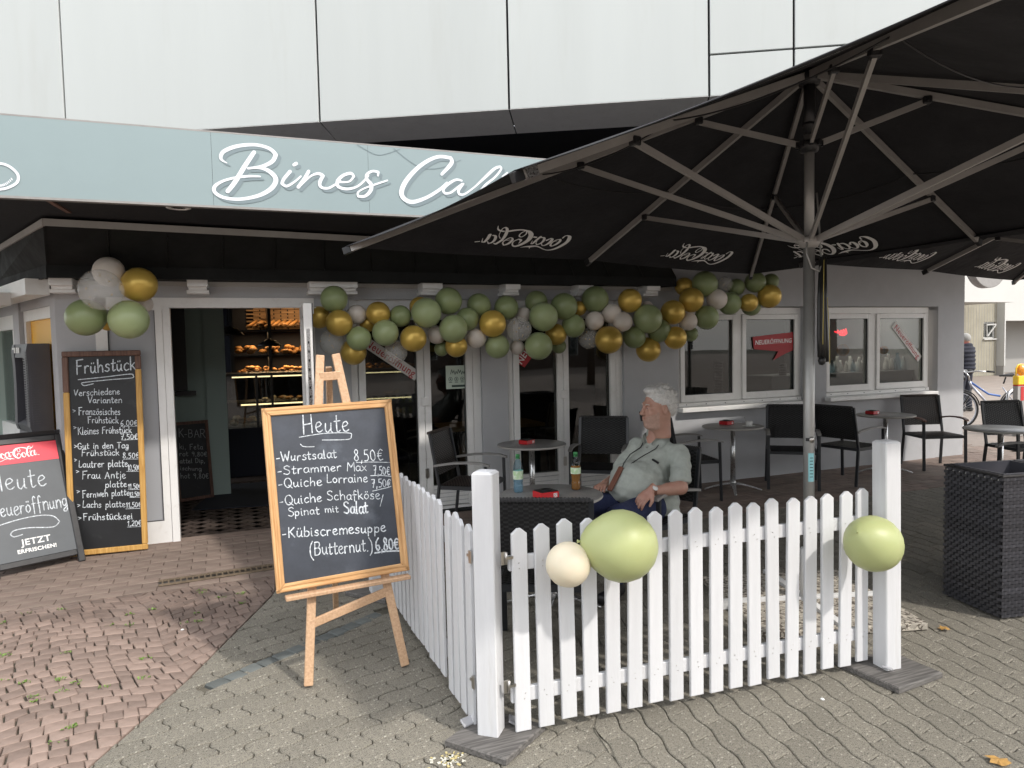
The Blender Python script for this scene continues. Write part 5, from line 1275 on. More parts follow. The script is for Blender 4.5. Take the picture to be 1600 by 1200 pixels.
def make_table(lab, x, y, r=.335, h=.735):
    t = thing('round_table', lab, 'table', (x, y, .004), 0, 'round terrace tables')
    m = MB(); m.lathe([(0, h-.022), (r-.02, h-.022), (r-.004, h-.017)], (0, 0, 0), 48, 1, None, False); m.lathe([(r-.004, h-.017), (r, h-.010), (r-.002, h-.002)], (0, 0, 0), 48, 1, None, False); m.lathe([(r-.002, h-.002), (r-.006, h), (0, h)], (0, 0, 0), 48, 0, None, False)
    m.obj('tabletop', [mt['table_top'], mt['table_edge']], t)
    m = MB(); m.lathe([(.027, .07), (.027, h-.024)], (0, 0, 0), 20); m.lathe([(.10, h-.030), (.10, h-.0225)], (0, 0, 0), 16); m.lathe([(.036, .06), (.036, .10), (.028, .12)], (0, 0, 0), 20); m.obj('column', mt['steel'], t)
    for k in range(4):
        a = math.pi/4+k*math.pi/2+.2; m = MB(); pts = []; rr_ = []
        for s_, z, w_ in ((.02, .085, .030), (.10, .075, .024), (.20, .050, .018), (.29, .022, .015), (.31, .012, .014)): pts.append((math.cos(a)*s_, math.sin(a)*s_, z)); rr_.append(w_)
        m.tube(pts, rr_, 8, 0, True, .55); m.obj('foot', mt['steel'], t)
    return t
t1 = make_table('round grey table beside the seated man, holding two bottles and a red ashtray box', 1.90, 4.13, .335)
def table(x, y, lab): return dup(t1, (x, y, .004), 0, lab)
table(2.72, 6.33, 'round grey table by the french doors with a red box on it')
table(5.25, 6.50, 'round grey table with a white coffee cup below the left window')
table(7.55, 6.47, 'round grey table with a red box below the right window')
table(7.32, 4.90, 'round pale table at the right edge above the black planter')
def red_box(x, y, rz, lab, s=1.0):
    t = thing('ashtray_box', lab, 'ashtray', (x, y, .741), rz, 'red ashtray boxes')
    m = MB(); m.box((0, 0, .0215*s), (.13*s, .11*s, .040*s), None, 0, .003); m.obj('box', mt['red_box'], t)
    m = MB(); m.box((0, 0, .0445*s), (.118*s, .098*s, .005*s), None, 0, .001); m.lathe([(.040*s, .047*s), (.044*s, .052*s), (.030*s, .052*s), (.026*s, .0475*s)], (0, 0, 0), 14); m.obj('ash_bowl', mt['black_plastic'], t)
    m = MB(); m.box((.0655*s, -.015*s, .022*s), (.0006, .026*s, .024*s)); m.box((.036*s, -.0556*s, .020*s), (.026*s, .0006, .026*s)); 
    m.obj('emblem', mt['white_plain'], t)
    m = MB()
    for dx, dz in ((-.007, .006), (.005, .006), (-.001, -.004), (.006, -.007), (-.008, -.006)): m.box((.036*s+dx*s, -.0561*s, .020*s+dz*s), (.005*s, .0004, .005*s))
    m.obj('emblem_mark', mt['red_box'], t)
    return t
q = onZ(855, 776, .75); red_box(q.x, q.y+.02, .12, 'red ashtray box on the round table between the two bottles')
q = onZ(823, 692, .75); red_box(q.x, q.y, .5, 'red ashtray box on the table by the french doors', .95)
q = onZ(1135, 662, .75); red_box(q.x, q.y, .3, 'red ashtray box beside the coffee cup under the left window')
q = onZ(1363, 646, .75); red_box(q.x, q.y, .2, 'red ashtray box on the table under the right window')
# cup and saucer
q = onZ(1170, 666, .745); cu = thing('coffee_cup', 'white coffee cup and spoon on a saucer on the table under the left window', 'cup', (q.x, q.y, .741))
m = MB(); m.lathe([(0, .002), (.035, .003), (.070, .012), (.071, .014), (.035, .006), (0, .005)], (0, 0, 0), 24); m.obj('saucer', mt['white_plain'], cu)
m = MB(); m.lathe([(.020, .007), (.028, .012), (.036, .035), (.038, .062), (.036, .062), (.033, .035), (.0, .014)], (0, 0, 0), 24); m.tube([(.036, 0, .052), (.052, 0, .050), (.056, 0, .036), (.046, 0, .024), (.034, 0, .022)], .0035, 6); m.obj('cup', mt['white_plain'], cu)
m = MB(); m.bar((-.01, 0, .02), (-.05, .02, .115), .006, .003); m.obj('spoon', mt['steel'], cu)
# bottles
def bottle(px, py, lab, tea, s=1.0):
    q = onZ(px, py, .74); t = thing('bottle', lab, 'bottle', (q.x, q.y, .741))
    pr = [(.0, .004), (.026, .0), (.031, .008), (.031, .05), (.028, .058), (.031, .07), (.0325, .12), (.0315, .155), (.029, .170), (.022, .192), (.0125, .212), (.0115, .225)]
    m = MB(); m.lathe([(a, b) for a, b in pr], (0, 0, 0), 24, 0, None, False); m.obj('shell', mt['pet'], t)
    m = MB(); lv = .155 if tea else .085
    pl = [(max(0, a-.0015), b+.001) for a, b in pr if b < lv]; pl.append((.0295, lv)); pl.append((0, lv))
    m.lathe(pl, (0, 0, 0), 24); m.obj('liquid', mt['tea' if tea else 'water'], t)
    m = MB(); m.lathe([(.0330, .105), (.0333, .145)] if tea else [(.0330, .085), (.0333, .14)], (0, 0, 0), 24, 0, None, False); m.obj('label', mt['label_green'], t)
    m = MB(); m.lathe([(.0140, .222), (.0145, .240), (.013, .243), (0, .243)], (0, 0, 0), 16); m.lathe([(.0150, .214), (.0150, .219)], (0, 0, 0), 16); m.obj('cap', mt['cap_green'], t)
    t.scale = (s, s, s); return t
bottle(810, 769, 'clear water bottle with green label and cap at the left of the man’s table', False, 1.02)
bottle(900, 765, 'bottle of amber iced tea with green label nearest the seated man', True, 1.02)
# ================================================================== PLANTER
pl_ = thing('wicker_planter', 'tall black wicker planter box with two empty compartments at the right edge', 'planter', (4.21, 2.80, .004), math.radians(-11))
PW, PD, PH = 1.15, .44, .865
m = MB(); m.bb(.006, PW, .006, PD-.006, .02, PH-.012, 0); 
core = MB(); core.bb(.008, PW, .008, .02, .02, PH-.01); core.bb(.008, .02, .02, PD-.008, .02, PH-.01); core.bb(.02, PW, PD-.02, PD-.008, .02, PH-.01); core.bb(.02, PW, .02, PD-.02, .02, .04); core.obj('core', mt['wicker_back'], pl_)
m = MB(); weave(m, (0, .0, .01), (1, 0, 0), (0, 0, 1), PW, PH-.012, .020, 46, .0048, None, 2); a_ = m.obj('front_weave', mt['wicker_planter'], pl_); a_['kind'] = 'stuff'
m = MB(); weave(m, (0, PD, .01), (0, -1, 0), (0, 0, 1), PD, PH-.012, .020, 18, .0048, None, 2); a_ = m.obj('side_weave', mt['wicker_planter'], pl_); a_['kind'] = 'stuff'
m = MB(); m.bb(-.006, PW, -.006, .022, PH-.014, PH, 0, .004); m.bb(-.006, .022, .023, PD-.023, PH-.014, PH, 0, .004); m.bb(-.006, PW, PD-.022, PD+.006, PH-.014, PH, 0, .004); m.obj('rim', mt['wicker'], pl_)
for i, x0 in enumerate((.03, .50)):
    m = MB(); w_ = .44; z1 = PH+.004-.02*0
    m.bb(x0, x0+w_, .026, .036, PH-.25, z1); m.bb(x0, x0+w_, PD-.036, PD-.026, PH-.25, z1); m.bb(x0, x0+.01, .036, PD-.036, PH-.25, z1); m.bb(x0+w_-.01, x0+w_, .036, PD-.036, PH-.25, z1); m.bb(x0+.01, x0+w_-.01, .036, PD-.036, PH-.26, PH-.25)
    m.obj('liner', mt['atm_grey'], pl_)
m = MB()
for k in range(9): m.lathe([(.006, 0), (.006, .002), (0, .003)], (-.003, .03+k*.048, PH-.03), 6, 0, Matrix.Rotation(-math.pi/2, 3, 'Y'))
m.obj('studs', mt['steel'], pl_)
# ================================================================== BALLOONS
def balloon_mesh(mat, elong=1.12):
    m = MB(); pr = []
    for i in range(13):
        a = math.pi*i/12; r = math.sin(a); z = -math.cos(a)
        if z < 0: z *= elong; r *= (1-.10*(z/elong)**2*1.2 if False else 1.0)*(1-.20*max(0, -z-.2))
        pr.append((max(r, 0.0 if 0 < i < 12 else 0), z))
    pr[0] = (0, -elong)
    m.lathe(pr, (0, 0, 0), 24)
    m.lathe([(.035, -elong+.01), (.03, -elong-.03), (.06, -elong-.075), (.05, -elong-.08), (0, -elong-.05)], (0, 0, 0), 8)
    return m.mesh('balloon', mat)
BM = {k: balloon_mesh(mt[v]) for k, v in (('G', 'b_green'), ('H', 'b_green2'), ('O', 'b_gold'), ('W', 'b_white'), ('C', 'b_clear'), ('L', 'b_lime'), ('K', 'b_cream'))}
cm = MB()
for i in range(26):
    a, b = rnd.uniform(0, 6.28), rnd.uniform(-1.2, 1.2); R2 = .985
    p_ = Vector((math.cos(a)*math.cos(b), math.sin(a)*math.cos(b), math.sin(b)))*R2
    qv = p_.to_track_quat('Z', 'Y').to_matrix(); s_ = rnd.uniform(.04, .10); cm.box(p_, (s_, s_*.8, .006), qv)
CONF = cm.mesh('confetti', mt['confetti'])
def put_balloon(px, py, rp, kind, y, label, group, ax=(0, 0, -1), ry=None, roll=0):
    P_ = onY(px, py, y); dz = (P_-EYE).dot(fwd); r = rp*dz/FPX
    o = link('balloon', BM[kind]); o.location = P_
    if ry is None: ry = rp
    axv = Vector(ax).normalized(); o.rotation_mode = 'QUATERNION'; o.rotation_quaternion = (-axv).to_track_quat('Z', 'Y')
    o.scale = (r*.97, r*.97, r*1.0 if True else r)
    if ry != rp: o.scale = (r, r, r); 
    tag(o, label, 'balloon', group)
    if kind == 'C': c = link('confetti', CONF, o)
    return o
GAR = [(522, 467.6, 22, 'G', 1), (499, 496, 18, 'O', 3), (530, 505, 21.5, 'O', 0), (519, 535, 20.5, 'C', 2), (557.6, 491.6, 16, 'W', 2), (560.6, 529, 20, 'G', 0), (552, 550, 21, 'O', 2), (591, 490, 19.5, 'O', 1), (602, 520, 21.5, 'H', 0), (625.6, 494, 17.5, 'G', 1),
 (618, 550, 19, 'C', 2), (645.6, 529, 21.5, 'O', 0), (666, 489, 24.5, 'H', 0), (656, 480, 17, 'O', 2), (700.6, 470.4, 22, 'G', 1), (708, 514, 23, 'H', 0), (713, 541, 18, 'O', 1), (682, 523, 15, 'W', 2), (730, 499, 19, 'G', 1), (748, 477, 19.5, 'G', 2),
 (744, 529, 16, 'W', 1), (769.5, 505.6, 22, 'O', 0), (777, 541, 20, 'H', 1), (791, 481, 20, 'G', 2), (811, 514.5, 20.5, 'C', 0), (818, 491, 12, 'W', 3), (838, 472, 18.5, 'G', 3), (849, 495, 23.5, 'H', 0), (881, 479, 22, 'G', 1), (841.6, 540.6, 22.5, 'H', 0), (868.5, 522.5, 17.5, 'O', 2),
 (896, 509, 19, 'G', 1), (808, 543, 12, 'W', 2), (873, 541, 12, 'G', 3), (930, 468, 22, 'G', 2), (905, 482, 12, 'O', 3), (928.6, 501.4, 15.5, 'W', 1), (920, 529, 17, 'C', 2), (955, 490, 16, 'W', 1), (972.6, 503, 16, 'W', 0), (984, 470, 19.5, 'O', 1), (951, 531, 22.5, 'O', 0),
 (1012, 498, 23.5, 'H', 0), (991, 527, 18, 'G', 1), (1013, 546, 20, 'O', 2), (1030, 517, 19, 'G', 1), (1051, 488, 20, 'O', 1), (1055, 528, 18.5, 'O', 0), (1011, 480, 10, 'W', 3), (1069, 448, 15, 'O', 3), (1080, 469, 20, 'O', 0), (1101, 444, 21, 'G', 1), (1075, 502, 15, 'W', 0),
 (1104, 496, 19.5, 'G', 0), (1120, 467.6, 16.5, 'W', 0), (1132, 444, 12.5, 'C', 2), (1140, 474, 18.5, 'G', 1), (1150, 449, 14, 'G', 2), (1170, 473, 14.5, 'O', 0), (1174, 479, 15, 'G', 2), (1180, 441, 17, 'G', 1), (1202, 463, 19, 'O', 0), (1204, 440, 13, 'G', 2), (1079, 522, 12, 'G', 3), (690, 545, 12, 'G', 3), (575, 505, 14, 'O', 3), (1040, 498, 12, 'W', 3)]
names = {'G': 'sage green', 'H': 'pale sage green', 'O': 'metallic gold', 'W': 'ivory', 'C': 'see-through confetti'}
def ordn(n):
    w = ['first', 'second', 'third', 'fourth', 'fifth', 'sixth', 'seventh', 'eighth', 'ninth', 'tenth', 'eleventh', 'twelfth', 'thirteenth', 'fourteenth', 'fifteenth', 'sixteenth', 'seventeenth', 'eighteenth', 'nineteenth', 'twentieth', 'twenty-first', 'twenty-second', 'twenty-third', 'twenty-fourth', 'twenty-fifth', 'twenty-sixth']
    return w[n]
def place_word(px):
    for lim, w in ((545, 'beside the door leaf'), (660, 'above left french door'), (760, 'above left french door’s edge'), (880, 'above right french door'), (975, 'above right french door’s edge'), (1065, 'left of the window'), (1150, 'over the window'), (1300, 'near the parasol pole')):
        if px < lim: return w
cnt = {}
for (px, py, r, k, d) in sorted(GAR):
    n = cnt.get(k, 0); cnt[k] = n+1
    size = 'large ' if r > 21 else ('small ' if r < 16 else '')
    lab = '%s%s balloon %s, %s such from the left' % (size, names[k], place_word(px), ordn(n))
    yy = 6.50+.075*d+(.10 if px > 1060 else 0)
    put_balloon(px, py, r, k, yy, lab, 'balloon garland above the french doors', (rnd.uniform(-.5, .5), 1.0, rnd.uniform(-.5, .5)))
LC = 'balloon cluster above the breakfast board'
put_balloon(168, 505, 12, 'O', 6.66, 'gold balloon barely showing between the two green ones of the left cluster', LC, (.3, .8, .5))
put_balloon(225, 475, 14, 'W', 6.66, 'ivory balloon mostly hidden behind the gold one of the left cluster', LC, (.3, .8, .5))
put_balloon(170, 425, 24, 'W', 6.50, 'ivory balloon at the top of the left cluster', LC, (.1, .8, -.4))
o = put_balloon(217, 445, 27.5, 'O', 6.46, 'gold balloon at the right of the left cluster', LC, (-.9, .5, -.2))
put_balloon(134, 496, 29.5, 'G', 6.46, 'olive green balloon at the lower left of the left cluster', LC, (.9, .5, .3))
put_balloon(201, 499, 31, 'H', 6.40, 'pale sage balloon at the lower right of the left cluster', LC, (-.4, .8, .5))
put_balloon(158, 453, 33, 'C', 6.28, 'see-through confetti balloon in the middle of the left cluster', LC, (.6, .8, 0))
FBG = 'balloons tied to the front fence'
put_balloon(888, 882, 36.5, 'K', 2.60, 'cream balloon tied to the front fence left of the big lime one', FBG, (.6, .6, -.5))
put_balloon(970, 852.5, 58, 'L', 2.55, 'biggest lime green balloon tied to the middle of the front fence', FBG, (-1, .3, .15))
put_balloon(1364, 849, 45, 'L', 2.47, 'lime green balloon tied to the fence at the right post', FBG, (-.95, -.2, .55))
# ================================================================== SCULPTED FIGURES (signed distance fields meshed by surface nets)
class SDF:
    def __init__(s, lo, hi, h):
        s.lo = np.array(lo, float); s.h = h; s.n = np.ceil((np.array(hi)-s.lo)/h).astype(int)+1
        s.F = np.full(s.n, 0.5, np.float32)
    def reg(s, lo, hi, pad):
        a = np.clip(np.floor((np.array(lo)-pad-s.lo)/s.h).astype(int), 0, s.n-1); b = np.clip(np.ceil((np.array(hi)+pad-s.lo)/s.h).astype(int)+1, 1, s.n)
        sl = tuple(slice(x, y) for x, y in zip(a, b))
        X, Y, Z = np.meshgrid(*[s.lo[i]+s.h*np.arange(a[i], b[i]) for i in range(3)], indexing='ij'); return sl, X, Y, Z
    def mix(s, sl, d, k, op='u'):
        F = s.F[sl]
        if op == 'u':
            hh = np.clip(.5+.5*(F-d)/k, 0, 1); s.F[sl] = F*(1-hh)+d*hh-k*hh*(1-hh)
        else:
            hh = np.clip(.5-.5*(F+d)/k, 0, 1); s.F[sl] = F*(1-hh)-d*hh+k*hh*(1-hh)
    def cone(s, a, b, ra, rb, k=.02, op='u'):
        a = np.array(a, float); b = np.array(b, float); R = max(ra, rb)
        sl, X, Y, Z = s.reg(np.minimum(a, b)-R, np.maximum(a, b)+R, .05+k); v = b-a; L = (v@v) or 1e-9
        t = np.clip(((X-a[0])*v[0]+(Y-a[1])*v[1]+(Z-a[2])*v[2])/L, 0, 1)
        d = np.sqrt((X-a[0]-t*v[0])**2+(Y-a[1]-t*v[1])**2+(Z-a[2]-t*v[2])**2)-(ra+(rb-ra)*t)
        s.mix(sl, d, k, op); return s
    def ell(s, c, r, k=.02, op='u', M=None):
        c = np.array(c, float); r = np.array(r, float); R = r.max()
        sl, X, Y, Z = s.reg(c-R, c+R, .05+k); x, y, z = X-c[0], Y-c[1], Z-c[2]
        if M is not None:
            M = np.array(M); x, y, z = M[0][0]*x+M[0][1]*y+M[0][2]*z, M[1][0]*x+M[1][1]*y+M[1][2]*z, M[2][0]*x+M[2][1]*y+M[2][2]*z
        q = np.sqrt((x/r[0])**2+(y/r[1])**2+(z/r[2])**2); g = np.sqrt((x/r[0]**2)**2+(y/r[1]**2)**2+(z/r[2]**2)**2)
        s.mix(sl, q*(q-1)/np.maximum(g, 1e-6), k, op); return s
    def mesh(s):
        F = s.F; n = s.n; S_ = F < 0
        c = [S_[i:n[0]-1+i, j:n[1]-1+j, k:n[2]-1+k] for i in (0, 1) for j in (0, 1) for k in (0, 1)]
        cnt = sum(x.astype(np.int8) for x in c); act = (cnt > 0) & (cnt < 8); I = np.argwhere(act)
        idx = -np.ones(act.shape, int); idx[tuple(I.T)] = np.arange(len(I)); acc = np.zeros((len(I), 3)); w = np.zeros(len(I))
        cor = [(i, j, k) for i in (0, 1) for j in (0, 1) for k in (0, 1)]
        for a in range(8):
            for b in range(a+1, 8):
                if sum(abs(cor[a][q]-cor[b][q]) for q in range(3)) != 1: continue
                A_ = F[tuple((I+cor[a]).T)]; B_ = F[tuple((I+cor[b]).T)]; m = (A_ < 0) != (B_ < 0)
                t = np.where(m, A_/np.where(m, A_-B_, 1), 0)
                P_ = np.array(cor[a])+t[:, None]*(np.array(cor[b])-np.array(cor[a])); acc[m] += P_[m]; w[m] += 1
        V_ = s.lo+s.h*(I+acc/w[:, None]); Fc = []
        for ax in range(3):
            u, v = [(1, 2), (2, 0), (0, 1)][ax]
            A_ = S_[tuple(slice(0, n[q]-1) if q == ax else slice(None) for q in range(3))]; B_ = S_[tuple(slice(1, n[q]) if q == ax else slice(None) for q in range(3))]
            E_ = np.argwhere(A_ != B_); ok = (E_[:, u] > 0) & (E_[:, v] > 0) & (E_[:, u] < n[u]-1) & (E_[:, v] < n[v]-1); E_ = E_[ok]
            du = np.zeros(3, int); du[u] = 1; dv_ = np.zeros(3, int); dv_[v] = 1
            q = [idx[tuple((E_-o).T)] for o in (0*du, du, du+dv_, dv_)]; flip = A_[tuple(E_.T)]
            q = np.stack(q, 1); q[~flip] = q[~flip][:, ::-1]; Fc.append(q)
        return V_, np.concatenate(Fc)
def np_mesh(name, parts, mat):
    vs = []; fs = []; o = 0
    for V_, F_, Mx in parts:
        if Mx is not None: A_ = np.array(Mx); V_ = V_ @ A_[:3, :3].T+A_[:3, 3]
        vs.append(V_); fs.append(F_+o); o += len(V_)
    V_ = np.concatenate(vs); F_ = np.concatenate(fs); me = bpy.data.meshes.new(name)
    me.vertices.add(len(V_)); me.vertices.foreach_set('co', V_.astype(np.float32).ravel()); me.loops.add(len(F_)*4); me.loops.foreach_set('vertex_index', F_.astype(np.int32).ravel())
    me.polygons.add(len(F_)); me.polygons.foreach_set('loop_start', np.arange(0, len(F_)*4, 4, dtype=np.int32)); me.polygons.foreach_set('loop_total', np.full(len(F_), 4, np.int32))
    me.polygons.foreach_set('use_smooth', np.ones(len(F_), bool)); me.materials.append(mat); me.update(calc_edges=True); me.validate(); return me
# ---------------- the seated man
man = thing('person', 'white-haired man in a pale sage shirt and navy trousers leaning back in a wicker chair', 'person', (2.80, 4.43, .0))
MO = Vector((2.80, 4.43, .0)); LOC = lambda p: Vector(p)-MO
f2_ = np.array([-.93, -.37, 0.]); f2_ /= np.linalg.norm(f2_); l2_ = np.array([-f2_[1], f2_[0], 0.]) ; up_ = np.array([0, 0, 1.])
# l2_ = his left side (towards the viewer) : z x f
l2_ = np.cross(up_, f2_)
ORG = np.array([2.80, 4.43, 0.])
def W(f_, l_, z): return f2_*f_+l2_*l_+up_*z           # relative to MO, metres ahead / to his left / up
pel = W(.09, 0, .53); chest = W(-.13, 0, .82); neck = W(-.135, 0, .985); shL = W(-.16, .182, .885); shR = W(-.15, -.182, .895)
LocP = lambda p: np.array(p)-ORG
elL = LocP((2.895, 4.13, .685)); wrL = LocP((2.645, 4.115, .690)); elR = W(.0, -.27, .68); wrR = W(.27, -.16, .69)
knL = W(.53, .15, .55); knR = W(.52, -.13, .575); anL = W(.56, .16, .11); anR = W(.56, -.14, .11)
hd = LocP((2.885, 4.395, 1.215))
B_ = SDF((-.75, -.75, .0), (.55, .65, 1.25), .008)
B_.cone(neck+up_*.06, neck-up_*.05, .056, .064, .02).cone(neck-up_*.05, chest, .09, .12, .04).cone(shL, shR, .06, .06, .04)
B_.cone(chest, pel, .12, .12, .04)
B_.cone(shL, elL, .052, .043, .02).cone(elL, wrL, .045, .029, .015).cone(elL+(wrL-elL)*.1, elL+(wrL-elL)*.45, .044, .042, .02)
B_.cone(shR, elR, .052, .043, .02).cone(elR, wrR, .043, .030, .015)
for hp, kn, an in ((pel+l2_*.09, knL, anL), (pel-l2_*.09, knR, anR)):
    B_.cone(hp, kn, .075, .055, .03).cone(kn, an, .05, .035, .02)
bodyV = B_.mesh()
# head, local: x forward, y his left, z up
H = SDF((-.15, -.12, -.19), (.16, .12, .17), .0042)
H.ell((-.012, 0, .035), (.096, .076, .098), .01).ell((.022, 0, -.045), (.070, .064, .062), .03).ell((.055, 0, -.035), (.040, .050, .060), .02)
H.ell((.068, 0, -.096), (.026, .030, .020), .02).ell((.03, 0, -.105), (.055, .050, .030), .03)
H.cone((.078, -.030, .030), (.078, .030, .030), .017, .017, .015)
for s_ in (-1, 1):
    H.ell((.094, s_*.031, .012), (.017, .019, .013), .010, 's').ell((.079, s_*.031, .010), (.013, .015, .012), .004)
    H.ell((.066, s_*.044, -.022), (.026, .024, .022), .02).ell((.060, s_*.028, -.060), (.032, .026, .026), .02)
    H.ell((-.012, s_*.079, -.002), (.019, .009, .032), .006).ell((-.004, s_*.088, -.002), (.010, .006, .020), .004, 's')
H.cone((.092, 0, .022), (.112, 0, -.020), .009, .0125, .010).ell((.114, 0, -.024), (.014, .013, .011), .006)
for s_ in (-1, 1): H.ell((.103, s_*.012, -.027), (.010, .007, .007), .005)
H.cone((.086, -.018, -.050), (.086, .018, -.050), .010, .010, .008).cone((.084, -.016, -.062), (.084, .016, -.062), .010, .010, .008).cone((.097, -.020, -.056), (.097, .020, -.056), .0028, .0028, .003, 's')
H.cone((-.03, 0, -.04), (-.040, 0, -.17), .052, .044, .03).cone((.02, 0, -.08), (-.02, 0, -.17), .042, .040, .03)
headV = H.mesh()
fh = Vector((-.985, .08, -.02)).normalized(); lh = Vector((0, 0, 1)).cross(fh).normalized(); uh = fh.cross(lh)
HM = Matrix(((fh.x, lh.x, uh.x, hd[0]), (fh.y, lh.y, uh.y, hd[1]), (fh.z, lh.z, uh.z, hd[2]), (0, 0, 0, 1))) @ Matrix.Scale(1.13, 4)
# hand : x towards the fingers, z back of the hand up, y sideways ; thumb at +y
def hand_sdf(curl=.5, spread=1.0):
    G_ = SDF((-.05, -.06, -.13), (.20, .09, .05), .0032)
    G_.cone((-.04, 0, 0), (.01, 0, 0), .027, .026, .012).ell((.045, -.001, -.003), (.048, .040, .017), .014).ell((.070, 0, -.002), (.024, .041, .014), .01)
    for i, (y, L_) in enumerate(((.030, .070), (.010, .079), (-.011, .073), (-.030, .058))):
        a = np.array([.083-.006*abs(i-1), y*spread, .0]); c1, c2, c3 = curl*.7, curl*1.5, curl*2.2
        p1 = a+np.array([math.cos(c1), y*.9*spread, -math.sin(c1)])*L_*.45; p2 = p1+np.array([math.cos(c2), 0, -math.sin(c2)])*L_*.32; p3 = p2+np.array([math.cos(c3), 0, -math.sin(c3)])*L_*.24
        G_.cone(a, p1, .0108, .0098, .004).cone(p1, p2, .0096, .0088, .003).cone(p2, p3, .0088, .0074, .003)
    G_.cone((.012, .028, -.006), (.050, .056, -.018), .016, .012, .010).cone((.050, .056, -.018), (.078, .060, -.032), .0115, .0088, .004)
    return G_.mesh()
hx = Vector((-.80, -.05, -.60)).normalized(); hz_ = Vector((-.45, -.55, .70)); hy = hz_.cross(hx).normalized(); hz_ = hx.cross(hy)
handV = hand_sdf(.50, 1.0)
LHM = Matrix(((hx.x, hy.x, hz_.x, wrL[0]-.012), (hx.y, hy.y, hz_.y, wrL[1]), (hx.z, hy.z, hz_.z, wrL[2]+.002), (0, 0, 0, 1)))
hx = Vector(tuple(f2_*.9+l2_*.35)).normalized(); hz_ = Vector((0, 0, 1)); hy = hz_.cross(hx).normalized(); hz_ = hx.cross(hy)
RHM = Matrix(((hx.x, -hy.x, hz_.x, wrR[0]), (hx.y, -hy.y, hz_.y, wrR[1]), (hx.z, -hy.z, hz_.z, wrR[2]), (0, 0, 0, 1)))
body = link('body', np_mesh('body', [(bodyV[0], bodyV[1], None), (headV[0], headV[1], HM), (handV[0], handV[1], LHM), (handV[0], handV[1][:, ::-1], RHM)], mt['skin']), man)
# hair
R3 = np.random.RandomState(3)
Hh = SDF((-.16, -.12, -.10), (.14, .12, .19), .0045)
Hh.ell((-.020, 0, .048), (.100, .081, .094), .01).ell((.035, 0, .118), (.055, .055, .030), .02).ell((-.08, 0, .01), (.045, .070, .065), .02)
for i in range(90):
    a = R3.uniform(-math.pi, math.pi); b = R3.uniform(-.35, 1.5); p_ = np.array([math.cos(a)*math.cos(b)*.100-.022, math.sin(a)*math.cos(b)*.082, math.sin(b)*.097+.050])
    if p_[0] > .05 and p_[2] < .09: continue
    if p_[2] < -.02 and p_[0] > -.05: continue
    Hh.cone(p_, p_+np.array([-.022+R3.uniform(-.01, .01), R3.uniform(-.012, .012), R3.uniform(-.010, .014)]), .009, .003, .006)
Hh.ell((.105, 0, .030), (.062, .10, .052), .012, 's').ell((.050, .085, -.01), (.050, .05, .058), .012, 's').ell((.050, -.085, -.01), (.050, .05, .058), .012, 's')
for s_ in (-1, 1): Hh.ell((-.006, s_*.086, -.006), (.026, .022, .034), .008, 's')
hv = Hh.mesh(); hair_o = link('hair', np_mesh('hair', [(hv[0], hv[1], HM)], mt['hair']), man)
hs = MB(); vv_ = hv[0]; pick = R3.choice(len(vv_), 1500, replace=True)
for k_ in pick:
    p_ = Vector(tuple(float(x) for x in vv_[k_])); o_ = p_-Vector((-.02, 0, .04))
    if o_.length < .07: continue
    n_ = o_.normalized(); d_ = (Vector((-.55, R3.uniform(-.35, .35), R3.uniform(-.25, .25)))+n_*R3.uniform(.15, .55)).normalized(); L_ = R3.uniform(.012, .026)
    sd_ = d_.cross(n_).normalized()*.0011
    hs.add([p_-sd_, p_+sd_, p_+d_*L_*.6+n_*.002+sd_*.6, p_+d_*L_], [(0, 1, 2, 3)])
hs.v = [tuple(HM @ Vector(v)) for v in hs.v]
stuff(hs.obj('hair_strands', mt['hair'], hair_o))
# beard : short stubble following the jaw
Bd = SDF((-.15, -.12, -.19), (.16, .12, .17), .0042); Bd.F = H.F-.0006
Bd.ell((.080, 0, .030), (.095, .10, .072), .006, 's').ell((-.075, 0, .02), (.115, .12, .26), .006, 's').ell((0, 0, .12), (.20, .15, .145), .006, 's').ell((-.03, 0, -.20), (.13, .12, .085), .006, 's').cone((.102, -.016, -.057), (.102, .016, -.057), .009, .009, .003, 's')
hv = Bd.mesh(); link('beard', np_mesh('beard', [(hv[0], hv[1], HM)], mt['beard']), man)
m = MB()
for s_ in (-1, 1): m.lathe([(0, -.0055), (.006, -.002), (.006, .002), (0, .0055)], HM @ Vector((.0895, s_*.031, .010)), 10)
m.obj('eye', mt['eye'], man)
m = MB()
for s_ in (-1, 1): m.tube([HM @ Vector((.094, s_*.016, .030)), HM @ Vector((.094, s_*.032, .036)), HM @ Vector((.082, s_*.048, .032))], [.003, .004, .002], 6)
m.obj('eyebrow', mt['hair'], man)
m = MB(); m.tube([HM @ Vector((.088, -.019, -.0565)), HM @ Vector((.0975, 0, -.0575)), HM @ Vector((.088, .019, -.0565))], [.002, .0035, .002], 6); m.obj('lips', mt['pink'], man)
# shirt
S_ = SDF((-.70, -.62, .36), (.50, .55, 1.10), .0075)
S_.cone(chest+up_*.0, pel+up_*.14, .150, .180, .05).ell(chest+up_*.02, (.145, .155, .14), .04).cone(shL, shR, .070, .070, .05)
S_.ell(W(.13, 0, .70), (.185, .185, .150), .05).ell(W(.19, 0, .66), (.14, .14, .11), .04)
S_.cone(neck-up_*.045, chest, .082, .12, .035)
S_.cone(shL, elL+(shL-elL)*.28, .070, .074, .03).cone(shR, elR+(shR-elR)*.28, .070, .074, .03)
S_.ell(W(.0, .17, .56), (.12, .055, .10), .03).cone(W(-.02, .19, .56), W(-.06, .21, .45), .05, .030, .03)
